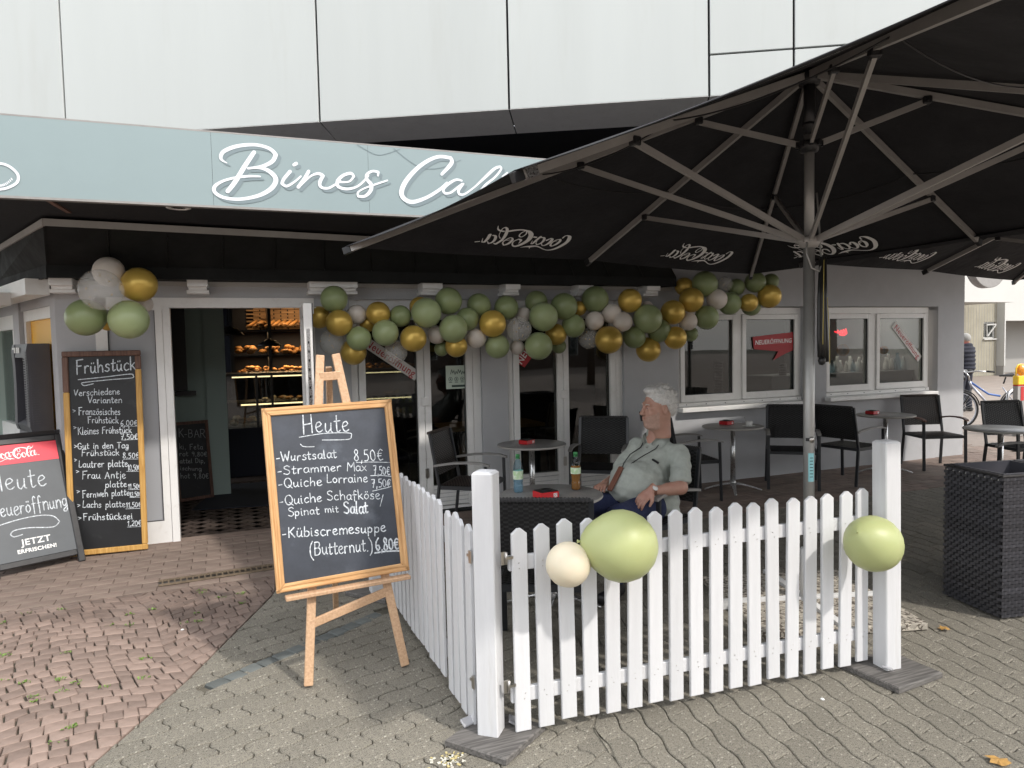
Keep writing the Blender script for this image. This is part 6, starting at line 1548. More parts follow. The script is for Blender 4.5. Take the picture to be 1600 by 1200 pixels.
# collar stand
S_.cone(neck+up_*.085-f2_*.050, neck-up_*.03-f2_*.01, .078, .090, .008)
sl, X, Y, Z = S_.reg(S_.lo, S_.lo+S_.h*(S_.n-1), 0)
S_.F[sl] += (.0060*np.sin(24*X+20*Z+9*Y)*np.sin(13*Z-10*X+2)+.0035*np.sin(64*X-38*Z+12*Y)*np.sin(31*Y+22*Z)+.003*np.sin(90*Z+30*X)*np.sin(25*Y)).astype(np.float32)
# open the neck and cut the sleeve ends
S_.cone(neck+up_*.15-f2_*.055, neck-up_*.02-f2_*.005, .072, .064, .004, 's').cone(neck+up_*.05+f2_*.08, neck-up_*.055+f2_*.115, .040, .006, .004, 's')
ax_ = (elL-shL)/np.linalg.norm(elL-shL); c_ = elL+(shL-elL)*.12; S_.ell(c_+ax_*.055, (.10, .10, .055), .004, 's')
hv = S_.mesh(); link('shirt', np_mesh('shirt', [(hv[0], hv[1], None)], mt['shirt']), man)
def V3(a): return Vector(tuple(float(x) for x in a))
# collar flaps, placket, pocket, sleeve hem
m = MB()
nb = neck+up_*.0
for s_ in (1, -1):
    q = [nb+f2_*.090+l2_*.022*s_-up_*.020, nb+f2_*.055+l2_*.070*s_+up_*.038, nb-f2_*.02+l2_*.090*s_+up_*.045, nb-f2_*.01+l2_*.112*s_+up_*.000, nb+f2_*.075+l2_*.105*s_-up_*.048, nb+f2_*.125+l2_*.062*s_-up_*.080]
    P_ = [V3(x) for x in q]; c2_ = V3(sum(q)/6+f2_*.012+l2_*.010*s_)
    m.add(P_+[c2_]+[p-V3(f2_*.006+l2_*.004*s_) for p in P_], [(i, (i+1) % 6, 6) for i in range(6)]+[(i, (i+1) % 6, (i+1) % 6+7, i+7) for i in range(6)], 0, True)
m.obj('collar', mt['shirt'], man)
m = MB(); fpath = [nb+f2_*.108-up_*.05, W(.045, .0, .885), W(.13, .0, .84), W(.245, .01, .79), W(.312, .01, .71), W(.315, .01, .64)]
m.tube([V3(p) for p in fpath], .006, 6, 0, True, .5); m.obj('placket', mt['shirt'], man)
# navy trousers
T_ = SDF((-.75, -.75, .08), (.45, .55, .80), .008)
T_.cone(pel+l2_*.08, pel-l2_*.08, .135, .135, .04)
for hp, kn, an in ((pel+l2_*.095, knL, anL), (pel-l2_*.095, knR, anR)):
    T_.cone(hp, kn, .100, .074, .03).cone(kn, an+up_*.05, .072, .062, .02)
sl, X, Y, Z = T_.reg(T_.lo, T_.lo+T_.h*(T_.n-1), 0)
T_.F[sl] += (.005*np.sin(30*X+22*Z)*np.sin(18*Y-9*X+1)).astype(np.float32)
hv = T_.mesh(); link('trousers', np_mesh('trousers', [(hv[0], hv[1], None)], mt['trouser']), man)
for an, s_ in ((anL, 1), (anR, -1)):
    sh_ = SDF(an-np.array([.32, .32, .12]), an+np.array([.2, .2, .08]), .007); sh_.cone(an-up_*.045-f2_*.03, an-up_*.065+f2_*.15, .042, .040, .03).cone(an, an-up_*.05, .045, .04, .03)
    hv = sh_.mesh(); hv[0][:, 2] = np.maximum(hv[0][:, 2], .006); link('shoe', np_mesh('shoe', [(hv[0], hv[1], None)], mt['black_plastic']), man)
# watch
wd = V3(wrL-elL).normalized(); qm = wd.to_track_quat('Z', 'Y').to_matrix(); wc = V3(wrL)-wd*.012
m = MB(); m.lathe([(.0345, -.009), (.0355, 0), (.0345, .009)], wc, 20, 0, qm); wb = m.obj('watch', mt['leather'], man)
nd = Vector((-.1, -.75, .65)); nd = (nd-wd*nd.dot(wd)).normalized(); qn = nd.to_track_quat('Z', 'Y').to_matrix()
m = MB(); m.lathe([(.019, 0), (.020, .004), (.017, .007), (0, .007)], wc+nd*.033, 18, 0, qn); m.obj('watch_face', mt['watch'], wb)
# lanyard with leather pouch
ln_ = thing('lanyard_pouch', 'brown leather pouch on a black cord hanging from the man’s neck', 'pouch', (2.80, 4.43, .0))
m = MB(); e0 = W(.275, -.015, .79)
m.tube([V3(nb+l2_*.080-f2_*.01+up_*.03), V3(nb+l2_*.075+f2_*.115-up_*.055), V3(W(.10, .050, .890)), V3(W(.20, .02, .845)), V3(e0)], .0035, 6)
m.tube([V3(nb-l2_*.075+f2_*.0+up_*.03), V3(nb-l2_*.050+f2_*.125-up_*.055), V3(W(.11, -.055, .893)), V3(W(.21, -.035, .845)), V3(e0)], .0035, 6)
m.obj('cord', mt['black_plastic'], ln_)
m = MB(); a_, b_ = V3(W(.255, -.02, .825)), V3(W(.385, -.03, .675)); m.bar(a_, b_, .04, .024, 0, tuple(f2_), .006); m.obj('pouch', mt['leather'], ln_)
# glasses case in the pocket, and pocket
m = MB(); pk = W(.065, .125, .852); m.bar(V3(pk+l2_*.035-up_*.006), V3(pk-l2_*.020+up_*.016), .016, .014, 0, (0, 0, 1), .003); gk_ = m.obj('spectacle_case', mt['black_plastic'], man)
# small dark device at his mouth
q = HM @ Vector((.098, -.036, -.045)); dvc = thing('phone', 'black phone edge held up at the seated man’s mouth', 'phone', tuple(q+MO))
m = MB(); m.box((0, 0, 0), (.008, .030, .072), Matrix.Rotation(-.18, 3, 'Y') @ Matrix.Rotation(.3, 3, 'Z'), 0, .003); m.obj('case', mt['black_plastic'], dvc)
m = MB(); m.box((.0045, 0, 0), (.0008, .024, .062), Matrix.Rotation(-.18, 3, 'Y') @ Matrix.Rotation(.3, 3, 'Z')); m.obj('screen', mt['atm_dark'], dvc)
# ---------------- person at the bicycle, beyond the corner
cy = thing('person', 'person in a dark padded jacket standing beyond the right corner of the cafe', 'person', (15.22, 11.0, 0))
D_ = SDF((-.45, -.35, .0), (.45, .4, 1.80), .014)
D_.ell((0, 0, 1.60), (.085, .10, .115), .02).cone((0, 0, 1.48), (0, 0, 1.40), .055, .06, .03).cone((-.12, 0, 1.36), (.12, 0, 1.36), .07, .07, .05).cone((0, 0, 1.3), (0, 0, .98), .12, .12, .05)
for s_ in (-1, 1): D_.cone((s_*.18, 0, 1.36), (s_*.24, .05, 1.08), .05, .045, .03).cone((s_*.24, .05, 1.08), (s_*.20, .22, .98), .042, .035, .02).cone((s_*.09, 0, .95), (s_*.11, .02, .5), .08, .06, .03).cone((s_*.11, .02, .5), (s_*.12, -.02, .08), .055, .04, .02)
hv = D_.mesh(); link('body', np_mesh('body', [(hv[0], hv[1], None)], mt['skin']), cy)
D_ = SDF((-.5, -.35, .75), (.5, .4, 1.60), .014); D_.cone((-.13, 0, 1.36), (.13, 0, 1.36), .11, .11, .05).cone((0, 0, 1.3), (0, 0, .98), .19, .20, .06).ell((0, -.05, 1.46), (.13, .10, .06), .04)
for s_ in (-1, 1): D_.cone((s_*.19, 0, 1.36), (s_*.26, .05, 1.08), .085, .075, .03).cone((s_*.26, .05, 1.08), (s_*.21, .20, .98), .07, .055, .02)
sl, X, Y, Z = D_.reg(D_.lo, D_.lo+D_.h*(D_.n-1), 0); D_.F[sl] += (.008*np.sin(Z*70)).astype(np.float32)
hv = D_.mesh(); link('jacket', np_mesh('jacket', [(hv[0], hv[1], None)], mt['jacket']), cy)
D_ = SDF((-.3, -.25, .05), (.3, .3, 1.05), .014)
for s_ in (-1, 1): D_.cone((s_*.08, 0, .95), (s_*.11, .02, .5), .11, .085, .03).cone((s_*.11, .02, .5), (s_*.12, -.02, .12), .08, .065, .02)
hv = D_.mesh(); link('trousers', np_mesh('trousers', [(hv[0], hv[1], None)], mt['jacket']), cy)
for s_ in (-1, 1): m = MB(); m.box((s_*.12, .03, .05), (.10, .28, .09), None, 0, .03); m.obj('shoe', mt['rubber'], cy)
m = MB(); m.lathe([(.08, 1.44), (.105, 1.47), (.09, 1.52)], (0, 0, 0), 14); m.obj('scarf', mt['red_cloth'], cy)
D_ = SDF((-.14, -.16, 1.52), (.14, .14, 1.76), .012); D_.ell((0, -.01, 1.63), (.092, .108, .108), .02); hv = D_.mesh(); link('hair', np_mesh('hair', [(hv[0], hv[1], None)], mt['far_grey']), cy)
# ================================================================== BICYCLE
bk_ = thing('bicycle', 'parked blue and silver bicycle beyond the right end of the cafe wall', 'bicycle', (12.80, 8.80, 0), math.radians(-21.7))
R = .345
def wheel(x, nm='wheel'):
    m = MB(); n = 36; ring = [(x+math.cos(2*math.pi*i/n)*(R-.018), 0, R+math.sin(2*math.pi*i/n)*(R-.018)) for i in range(n+1)]; m.tube(ring, .020, 8, 0, False); w_ = m.obj(nm, mt['rubber'], bk_)
    m = MB(); m.tube([(x+math.cos(2*math.pi*i/n)*(R-.046), 0, R+math.sin(2*math.pi*i/n)*(R-.046)) for i in range(n+1)], .010, 6, 0, False); m.lathe([(.02, -.03), (.02, .03)], (x, 0, R), 8, 0, Matrix.Rotation(math.pi/2, 3, 'X')); m.obj('rim', mt['bike_silver'], w_)
    m = MB()
    for i in range(28): a = 2*math.pi*i/28; m.bar((x, (.02 if i % 2 else -.02), R), (x+math.cos(a)*(R-.05), 0, R+math.sin(a)*(R-.05)), .0025, .0025)
    m.obj('spokes', mt['steel'], w_)
    m = MB(); m.tube([(x+math.cos(a)*(R+.025), 0, R+math.sin(a)*(R+.025)) for a in np.linspace(.2, 2.9, 14)], .022, 6, 0, True, .4); m.obj('mudguard', mt['black_plastic'], bk_)
wheel(-.52); wheel(.56)
hd_, st_, bb_, rw_ = (-.34, 0, .86), (.30, 0, .88), (.12, 0, .30), (.56, 0, R)
m = MB(); m.tube([hd_, (-.30, 0, .74)], .02, 8); m.tube([(-.31, 0, .78), bb_], .022, 8); m.tube([bb_, (.12, 0, .30), (.27, 0, .80)], .017, 8); m.tube([bb_, rw_], .011, 6); m.tube([(.25, 0, .74), rw_], .010, 6); m.obj('frame', mt['bike_silver'], bk_)
m = MB(); m.tube([(-.32, 0, .84), (.0, 0, .62), (.21, 0, .58)], .019, 8); m.obj('top_tube', mt['bike_blue'], bk_)
m = MB(); m.tube([hd_, (-.36, 0, .95), (-.42, 0, 1.02)], .014, 8); m.tube([(-.20, .28, 1.04), (-.34, .20, 1.05), (-.42, 0, 1.02), (-.34, -.20, 1.05), (-.20, -.28, 1.04)], .012, 8); m.obj('handlebar', mt['steel'], bk_)
m = MB()
for s_ in (-1, 1): m.tube([(-.10, s_*.30, 1.035), (-.22, s_*.275, 1.045)], .017, 8)
m.obj('grip', mt['rubber'], bk_)
m = MB(); m.tube([(-.30, 0, .74), (-.36, 0, .58), (-.52, .0, R)], .015, 8); m.obj('fork', mt['black_plastic'], bk_)
m = MB(); m.lathe([(0, -.04), (.05, -.02), (.055, .02), (0, .03)], (-.47, 0, .92), 12, 0, Matrix.Rotation(math.pi/2, 3, 'Y')); m.obj('headlight', mt['black_plastic'], bk_)
m = MB(); m.tube([(.27, 0, .80), (.31, 0, .92)], .013, 8); m.tube([(.20, 0, .945), (.30, 0, .95), (.42, 0, .96)], [.025, .045, .075], 10, 0, True, .5); m.obj('saddle', mt['rubber'], bk_)
m = MB(); m.lathe([(.09, -.006), (.09, .006)], (.12, -.03, .30), 20, 0, Matrix.Rotation(math.pi/2, 3, 'X')); m.bar((.12, -.05, .30), (.20, -.05, .16), .014, .02); m.box((.21, -.10, .155), (.08, .09, .02)); m.obj('crank', mt['black_plastic'], bk_)
m = MB(); m.tube([(.50, 0, .72), (.80, 0, .72)], .012, 6); m.tube([(.78, .0, .72), (.60, 0, .36)], .008, 6); m.obj('carrier', mt['black_plastic'], bk_)
# bike stand hoop, barrier post with warning lamp
q = onY(1575, 690, 8.3); m = MB(); pts = [(0, 0, 0), (.0, 0, .55), (.03, 0, .66), (.12, 0, .72), (.55, 0, .80), (.68, 0, .74), (.72, 0, .62), (.72, 0, 0)]
tag(m.tube(pts, .024, 10).obj('bicycle_stand', mt['steel'], None, (12.55, 8.3, 0)), 'bent steel tube bicycle stand behind the blue bicycle', 'bike stand')
q = onY(1592, 650, 7.9); bp_ = thing('barrier_post', 'grey and red roadwork post carrying a yellow warning lamp at the right edge', 'barrier', (q.x, q.y, 0))
m = MB(); m.bb(-.10, .14, -.04, .04, 0, .83); m.obj('post', mt['far_grey'], bp_); m = MB(); m.bb(-.03, .05, -.045, -.0405, .84-.25, .84-.02); m.bb(-.10, .14, -.042, .042, .832, .85); m.obj('reflector', mt['red_cloth'], bp_)
wl_ = thing('warning_lamp', 'yellow construction lamp with amber lens on top of the barrier post', 'lamp', (q.x, q.y, .852))
m = MB(); m.bb(-.10, .12, -.05, .05, 0, .15, 0, .01); m.tube([(-.09, 0, .15), (-.09, 0, .27), (-.04, 0, .33), (.04, 0, .34)], .012, 8); m.obj('housing', mt['barrier_yellow'], wl_)
m = MB(); m.lathe([(0, -.06), (.09, -.04), (.10, 0), (.09, .04), (0, .06)], (.05, 0, .25), 18, 0, Matrix.Rotation(math.pi/2, 3, 'X')); m.obj('lens', mt['amber'], wl_)
# round sign at the corner, seen under the canopy edge
sg = thing('round_sign', 'dark round bottomed projecting sign at the right corner, showing below the parasol edge', 'sign', (9.75, 7.5, 2.95))
qa = onY(1541, 400, 9.0); sg.location = (qa.x, 9.0, 3.02)
m = MB(); m.lathe([(0, -.07), (.42, -.07), (.46, -.04), (.46, .04), (.42, .07), (0, .07)], (0, 0, 0), 32, 0, Matrix.Rotation(math.pi/2, 3, 'X')); m.obj('disc', mt['black_sheet'], sg)
m = MB(); m.lathe([(.462, -.075), (.475, -.075), (.475, .075), (.462, .075)], (0, 0, 0), 32, 0, Matrix.Rotation(math.pi/2, 3, 'X')); m.obj('rim', mt['arm_wood'], sg)
m = MB(); m.bar((0, 0, .4), (-3.3, -.6, .4), .05); m.obj('bracket', mt['chair_metal'], sg)
# ================================================================== BACKGROUND BUILDING (right)
YB = 20.0
bb_ = thing('background_building', 'white and concrete building with a small tilted window in the street behind', 'building', (0, 0, 0))
def A_(px, py, Y=YB): return onY(px, py, Y)
xl, xr = A_(1490, 500).x, A_(1559, 500).x; zt = A_(1530, 440).z
m = MB(); wx = (A_(1537, 503).x, A_(1555.5, 503).x); wz = (A_(1545, 529).z, A_(1545, 503).z)
m.bb(xl-3, wx[0], YB, YB+.3, 0, 6); m.bb(wx[1], xr, YB, YB+.3, 0, 6); m.bb(wx[0], wx[1], YB, YB+.3, 0, wz[0]); m.bb(wx[0], wx[1], YB, YB+.3, wz[1], 6); m.obj('concrete_wall', mt['concrete'], bb_)
m = MB(); x_ = xl-3; 
while x_ < xr: m.bb(x_, x_+.012, YB-.006, YB, 0, 6); x_ += .16
m.obj('board_marks', mt['far_grey'], bb_)
m = MB(); a, b = wx; c, d = wz
m.bb(a, b, YB+.05, YB+.12, c, c+.06); m.bb(a, b, YB+.05, YB+.12, d-.06, d); m.bb(a, a+.06, YB+.05, YB+.12, c+.06, d-.06); m.bb(b-.06, b, YB+.05, YB+.12, c+.06, d-.06); m.bb(a-.05, b+.02, YB-.08, YB-.001, c-.05, c); m.obj('window_frame', mt['far_white'], bb_)
m = MB(); m.bar((a+.12, YB-.02, d-.12), (b-.10, YB-.08, d-.1), .05); m.bar((a+.14, YB-.02, d-.1), (a+.24, YB+.02, c+.1), .05); m.bar((b-.10, YB-.08, d-.12), (a+.26, YB+.02, c+.1), .05); m.obj('tilted_sash', mt['far_white'], bb_)
m = MB(); m.bb(a+.06, b-.06, YB+.09, YB+.10, c+.06, d-.06); m.obj('pane', mt['glass'], bb_)
zb = A_(1545, 472, YB-2).z
m = MB(); m.bb(xl-6, A_(1585, 470, YB-2).x, YB-2, YB-.007, zb, 7); m.obj('balcony_band', mt['far_white'], bb_)
x1 = A_(1569, 500, YB-.3).x; zo = A_(1580, 501, YB-.3).z
m = MB(); m.bb(xr+.004, x1-.004, YB-.33, YB+.31, A_(1560, 572, YB-.3).z, 6.9); m.bb(x1, x1+14, YB-.3, YB+.3, zo, 7); m.obj('white_wall', mt['far_white'], bb_)
m = MB(); m.bb(xr, x1, YB-.31, YB+.3, 0, A_(1560, 572, YB-.3).z-.001); m.obj('plinth', mt['far_grey'], bb_)
m = MB(); m.bb(x1, x1+14, YB+1.2, YB+1.4, 0, zo); m.bb(x1, x1+14, YB+.31, YB+1.2, zo, zo+.1); m.obj('recess_wall', mt['far_grey'], bb_)
m = MB(); m.bb(xl-6, xr+14, YB+.4, YB+8, 6.9, 7.1); m.obj('roof', mt['far_grey'], bb_)
# buildings and trees across the street, behind the viewer (they show in the panes)
def house(x0, x1, y0, y1, h, mat, lab):
    t = thing('town_house', lab, 'building', ((x0+x1)/2, y1, 0)); cx = (x0+x1)/2
    m = MB(); m.bb(x0-cx, x1-cx, y0-y1, 0, 0, h); m.obj('wall', mt[mat], t)
    m = MB(); n = int((x1-x0)/2.4)
    fr2 = MB()
    for i in range(n):
        for j in range(int(h/3)):
            xx = x0-cx+1.2+i*2.4; z = .9+j*3.0; fr2.bb(xx-.62, xx+.62, .0, .04, z-.05, z+1.55); m.bb(xx-.55, xx+.55, .041, .05, z, z+1.5)
    fo = fr2.obj('window_frame', mt['far_white'], t); m.obj('window', mt['glass'], fo); return t
house(-18, -3, -38, -30, 10, 'brick_dark', 'dark brick town house across the street behind the viewer, left')
house(-1, 14, -40, -31, 12, 'brick_dark', 'dark brick town house across the street behind the viewer, middle')
house(16, 30, -38, -30, 10, 'brick_dark', 'dark brick town house across the street behind the viewer, right')
def tree(x, y, h, lab):
    t = thing('street_tree', lab, 'tree', (x, y, 0), 0, 'street trees behind the viewer')
    m = MB(); m.tube([(0, 0, 0), (.05, 0, h*.25), (0, .05, h*.5), (.1, 0, h*.75)], [.18, .14, .10, .05], 8)
    for i in range(6): a = i*1.05; m.tube([(0, 0, h*.4), (math.cos(a)*h*.2, math.sin(a)*h*.2, h*.65)], [.07, .02], 6)
    m.obj('trunk', mt['bark'], t); m = MB(); r_ = random.Random(int(x*7))
    for i in range(1600):
        a, b, c = r_.uniform(0, 6.28), r_.uniform(-1, 1), r_.random()**.4; R_ = h*.30; s_ = math.sqrt(1-b*b)
        p = Vector((math.cos(a)*s_*R_*c, math.sin(a)*s_*R_*c, h*.68+b*R_*c*.95)); q = Matrix.Rotation(r_.uniform(0, 6), 3, 'Z') @ Matrix.Rotation(r_.uniform(0, 6), 3, 'X'); w_ = r_.uniform(.1, .22)
        m.add([p+q @ Vector(v) for v in ((-w_, 0, 0), (0, -w_*.6, 0), (w_, 0, 0), (0, w_*.6, 0))], [(0, 1, 2, 3)])
    m.obj('crown', mt['foliage'], t); return t
tree(-11, 5.5, 6.5, 'leafy street tree across the square to the left of the cafe'); tree(-9, 1, 7, 'leafy street tree left of the viewer'); tree(-5, -11, 7.5, 'leafy street tree behind the viewer by the left house'); tree(14, -12, 8, 'leafy street tree behind the viewer by the right house'); tree(24, -9, 8, 'leafy street tree far to the right behind the viewer'); tree(8, -12, 7.5, 'leafy street tree behind the viewer by the middle house')
# ================================================================== CASH MACHINE
AT = Matrix.Translation((0, 0, 0)) @ LM
atm = thing('cash_machine', 'tall grey cash machine in the yellow wall niche at the left edge', 'cash machine', mw=LM @ Matrix.Translation((.64, 0, 0)) @ Matrix.Diagonal((1.06, .62, 1, 1)))
a0, a1 = -.22, .62; z0, z1 = 1.02, 1.80; w0, w1 = -.24, .32
def prof(m, pts, x0, x1):   # profile (y,z) swept along x
    n = len(pts); vs = [(x0, y, z) for y, z in pts]+[(x1, y, z) for y, z in pts]
    m.add(vs, [tuple(range(n)), tuple(range(n, 2*n))[::-1]]+[(i, i+n, (i+1) % n+n, (i+1) % n) for i in range(n)])
m = MB(); PR_ = [(.055, z0), (-.21, z0), (-.235, z0+.05), (-.228, 1.25), (-.222, 1.45), (-.224, 1.62), (-.235, 1.74), (-.215, z1), (.055, z1)]
prof(m, PR_, w0, w0+.10); prof(m, PR_, w1-.10, w1)
prof(m, [(.055, z1-.14), (-.225, z1-.12), (-.21, z1), (.055, z1)], w0+.101, w1-.101); prof(m, [(.055, z0), (-.20, z0), (-.235, z0+.06), (-.06, z0+.13), (.055, z0+.14)], w0+.101, w1-.101); m.obj('surround', mt['atm_grey'], atm)
m = MB(); m.bb(w0+.101, w1-.101, -.03, .05, z0+.141, z1-.141); sc_ = m.obj('screen_recess', mt['atm_dark'], atm)
m = MB()
for i in range(28): m.bb(w0-.003, w0+.099, -.245, -.238, z0+.10+i*.022, z0+.112+i*.022)
for i in range(30): m.bb(w0-.006, w0-.001, -.20, -.10, z0+.07+i*.021, z0+.080+i*.021)
m.obj('grille', mt['atm_grey'], atm)
m = MB(); prof(m, [(.055, .70), (-.17, .72), (-.19, .98), (-.18, 1.01), (.055, 1.01)], w0+.01, w1-.01); m.obj('lower_case', mt['atm_grey'], atm)
m = MB(); m.bb(w0+.30, w1-.08, -.195, -.186, .77, .95); m.obj('receipt_tray', mt['atm_dark'], atm)
m = MB()
for i in range(4): m.bb(w0+.26+i*.065+(i > 1)*.02, w0+.31+i*.065+(i > 1)*.02, -.231, -.226, z1-.08, z1-.03)
m.obj('card_logos', mt['white_plain'], atm)
m = MB(); m.bb(w0+.2, w0+.34, -.17, -.12, z1-.146, z1-.141); m.obj('lamp_strip', mt['white_plain'], atm)
# ================================================================== STICKERS AND POSTERS ON THE GLASS
def pane_plane(px, py, off=0.02): return onY(px, py, FY+.07-off)
def banner(pxc, pyc, w, h, rot, y, body, mbg, mtx, size, lab, shear=0, holder=None, off=.0015, sx=1.0):
    c = onY(pxc, pyc, y); t = thing('sticker', lab, 'sticker', mw=Matrix.Translation(c) @ Matrix.Rotation(math.pi/2, 4, 'X') @ Matrix.Rotation(rot, 4, 'Z'))
    m = MB(); m.bb(-w/2, w/2, -h/2, h/2, -.0005, .0006); m.obj('sheet', mt[mbg], t)
    text_mesh('lettering', body, size, mt[mtx], t, Matrix.Translation((0, 0, .0012)), shear, .0010, sx=sx); return t
yg = FY+.068
banner(610, 560, .66, .105, math.radians(-35), yg, 'Neueröffnung', 'white_sticker', 'red_text', .108, 'slanted white banner with red letters on the left french door, half behind balloons', 0, sx=.92)
banner(1417, 534, .70, .105, math.radians(-44), FY+.088, 'Neueröffnung', 'white_sticker', 'red_text', .108, 'slanted white banner with red letters on the right pane of the right window', 0, sx=.97)
# red speech bubble
def bubble(y, outline, txt, tc, size, rot, lab, cat='sticker', mat='red_sign'):
    P_ = [onY(a, b, y) for a, b in outline]; c = sum(P_, Vector())/len(P_); t = thing('sticker', lab, cat, tuple(c))
    n = len(P_); m = MB(); m.add([(p.x-c.x, -.001, p.z-c.z) for p in P_]+[(p.x-c.x, 0, p.z-c.z) for p in P_], [tuple(range(n))[::-1], tuple(range(n, 2*n))]+[(i, (i+1) % n, (i+1) % n+n, i+n) for i in range(n)]); m.obj('sheet', mt[mat], t)
    q = onY(*tc, y)-c; text_mesh('lettering', txt, size, mt['print_white'], t, Matrix.Translation((q.x, -.002, q.z)) @ Matrix.Rotation(math.pi/2, 4, 'X') @ Matrix.Rotation(rot, 4, 'Z'), .12, .0010, sx=.9); return t
bubble(FY+.084, [(1176, 526.5), (1240, 519), (1240, 547), (1228, 552), (1208, 563), (1216, 549), (1178, 545.5)], 'NEUERÖFFNUNG', (1208.5, 534), .078, .03, 'red speech bubble sticker with white capitals on the left window')
bubble(yg-.003, [(803, 553), (812, 545), (835, 543), (830, 560), (819.5, 574), (806, 566)], 'NEU', (818, 556), .105, 1.0, 'red sticker reading NEU at the top of the right french door')
# green poster
c = onY(718.5, 589, yg); po_ = thing('poster', 'pale green printed poster on the left french door with round icons', 'poster', tuple(c))
w_, h_ = .30, .24
m = MB(); m.bb(-w_/2, w_/2, -.001, 0, -h_/2, h_/2); m.obj('sheet', mt['poster'], po_)
m = MB()
for i in range(3):
    cx_ = -w_*.34+i*w_*.21; m.lathe([(.017, 0), (.022, 0)], (cx_, -.002, -.02), 16, 0, Matrix.Rotation(math.pi/2, 3, 'X'), False); m.box((cx_, -.002, -.02), (.012, .0006, .016)); m.box((cx_, -.002, -.052), (.034, .0006, .006))
m.obj('icons', mt['dark_print'], po_)
wr = MB(); stroke(wr, [(-.10+i*.012, .05+(.022 if i%2 else -.018)*(1+.5*math.sin(i*2.1))) for i in range(15)], .006, 0, 4); wr.obj('headline', mt['dark_print'], po_, Matrix.Translation((0, -.0022, 0)) @ Matrix.Rotation(math.pi/2, 4, 'X'))
m = MB(); m.box((0, -.002, -.092), (w_*.6, .0006, .022)); m.obj('footer', mt['dark_print'], po_)
c = onY(684, 540, yg+.05); po_ = thing('poster', 'small multicoloured poster just below the balloons on the left french door', 'poster', tuple(c))
m = MB(); m.bb(-.10, .10, -.001, 0, -.06, .06); m.obj('sheet', M('yellow_print', (.6, .45, .06), .5), po_); m = MB(); m.add([(-.02, -.002, .0), (.1, -.002, .05), (.1, -.002, -.055), (0, -.002, -.055)], [(0, 1, 2, 3)][::-1]); m.obj('red_shape', mt['red_sign'], po_); m = MB(); m.add([(-.1, -.003, .01), (-.03, -.003, .06), (.06, -.003, .06), (-.04, -.003, .0)], [(0, 1, 2, 3)]); m.obj('green_shape', mt['cap_green'], po_)
# ================================================================== INSIDE THE BAKERY
YI = 11.2
ct = thing('bakery_counter', 'dark bakery counter with lit glass display of rolls and cakes, seen through the doorway', 'counter', (0, 10.2, 0))
xa, xb = onY(350, 600, 10.2).x, 2.6
m = MB(); m.bb(xa, xb, .05, .7, 0, .62); m.bb(xa, xb, 0, .7, .62, .66); m.obj('base', mt['jacket'], ct)
m = MB()
for x_ in (xa, (xa+onY(423, 600, 10.2).x*2)/3+.1*0+.0, onY(423, 600, 10.2).x, xb-.03): m.bb(x_, x_+.03, 0, .03, .66, 1.36)
m.bb(xa, xb, 0, .7, 1.36, 1.39); m.bb(xa+.031, xb-.031, .05, .65, .985, 1.0); m.obj('display_frame', mt['black_plastic'], ct)
m = MB(); m.bb(xa+.031, xb-.031, .01, .014, .66, 1.36); m.obj('display_glass', mt['glass'], ct)
m = MB(); m.bb(xa+.1, xb-.1, .035, .045, 1.335, 1.352); m.bb(xa+.2, xb-.1, .035, .047, .96, .978); m.obj('light_strip', mt['warm_lamp'], ct)
def roll(mb, x, y, z, s, r_, mi=0): mb.lathe([(0, -.5*s), (.55*s, -.35*s), (.9*s, 0), (.55*s, .40*s), (0, .5*s)], (x, y, z), 8, mi, Matrix.Rotation(r_.uniform(-.3, .3), 3, 'X') @ Matrix.Rotation(r_.uniform(0, 3), 3, 'Z') @ Matrix.Scale(1.0, 3))
rr_ = random.Random(5); m = MB()
for i in range(70): roll(m, rr_.uniform(xa+.08, xb-.1), rr_.uniform(.12, .5), .70+rr_.uniform(0, .07), rr_.uniform(.04, .07), rr_, i % 2)
for i in range(26): roll(m, rr_.uniform(xa+.5, xb-.1), rr_.uniform(.12, .5), 1.03, rr_.uniform(.04, .06), rr_, i % 2)
stuff(m.obj('pastries', [mt['bread'], mt['cream_food']], ct))
sv = thing('bread_shelf', 'wall shelves stacked with loaves and rolls under warm light behind the counter', 'shelf', (0, YI+.9, 0))
x0_, x1_ = onY(360, 500, YI+.9).x, 3.2
m = MB(); m.bb(x0_-.5, x1_, .5, .55, 0, 2.7); m.obj('back_panel', mt['jacket'], sv)
m = MB(); zs = [1.30, 1.62, 2.02]
for z in zs: m.bb(x0_, x1_, .02, .5, z-.02, z)
for x_ in (x0_-.02, onY(421, 500, YI+.9).x-.03, x1_): m.bb(x_, x_+.05, .0, .5, 1.0, 2.7)
m.obj('shelf_board', mt['black_plastic'], sv)
m = MB()
for j in range(18):
    for i in range(9):
        xx = x0_+.25+i*.22+(.11 if j % 2 else 0); z = 2.04+j*.03; m.bb(xx, xx+.20, .44+rr_.uniform(0, .03), .49, z, z+.026)
stuff(m.obj('stone_backdrop', mt['brick_in'], sv))
for z, n, s_ in ((1.30, 170, .05), (1.62, 80, .075), (2.02, 30, .08)):
    m = MB()
    for i in range(n): roll(m, rr_.uniform(x0_+.1, x1_-.1), rr_.uniform(.08, .4), z+s_*.5+rr_.uniform(0, .10), s_*rr_.uniform(.8, 1.2), rr_)
    if z > 2: 
        for i in range(8): m.tube([(x0_+.25+i*.09, .08, 2.07), (x0_+.40+i*.09, .40, 2.17)], .028, 8)
    stuff(m.obj('bread', mt['bread'], sv))
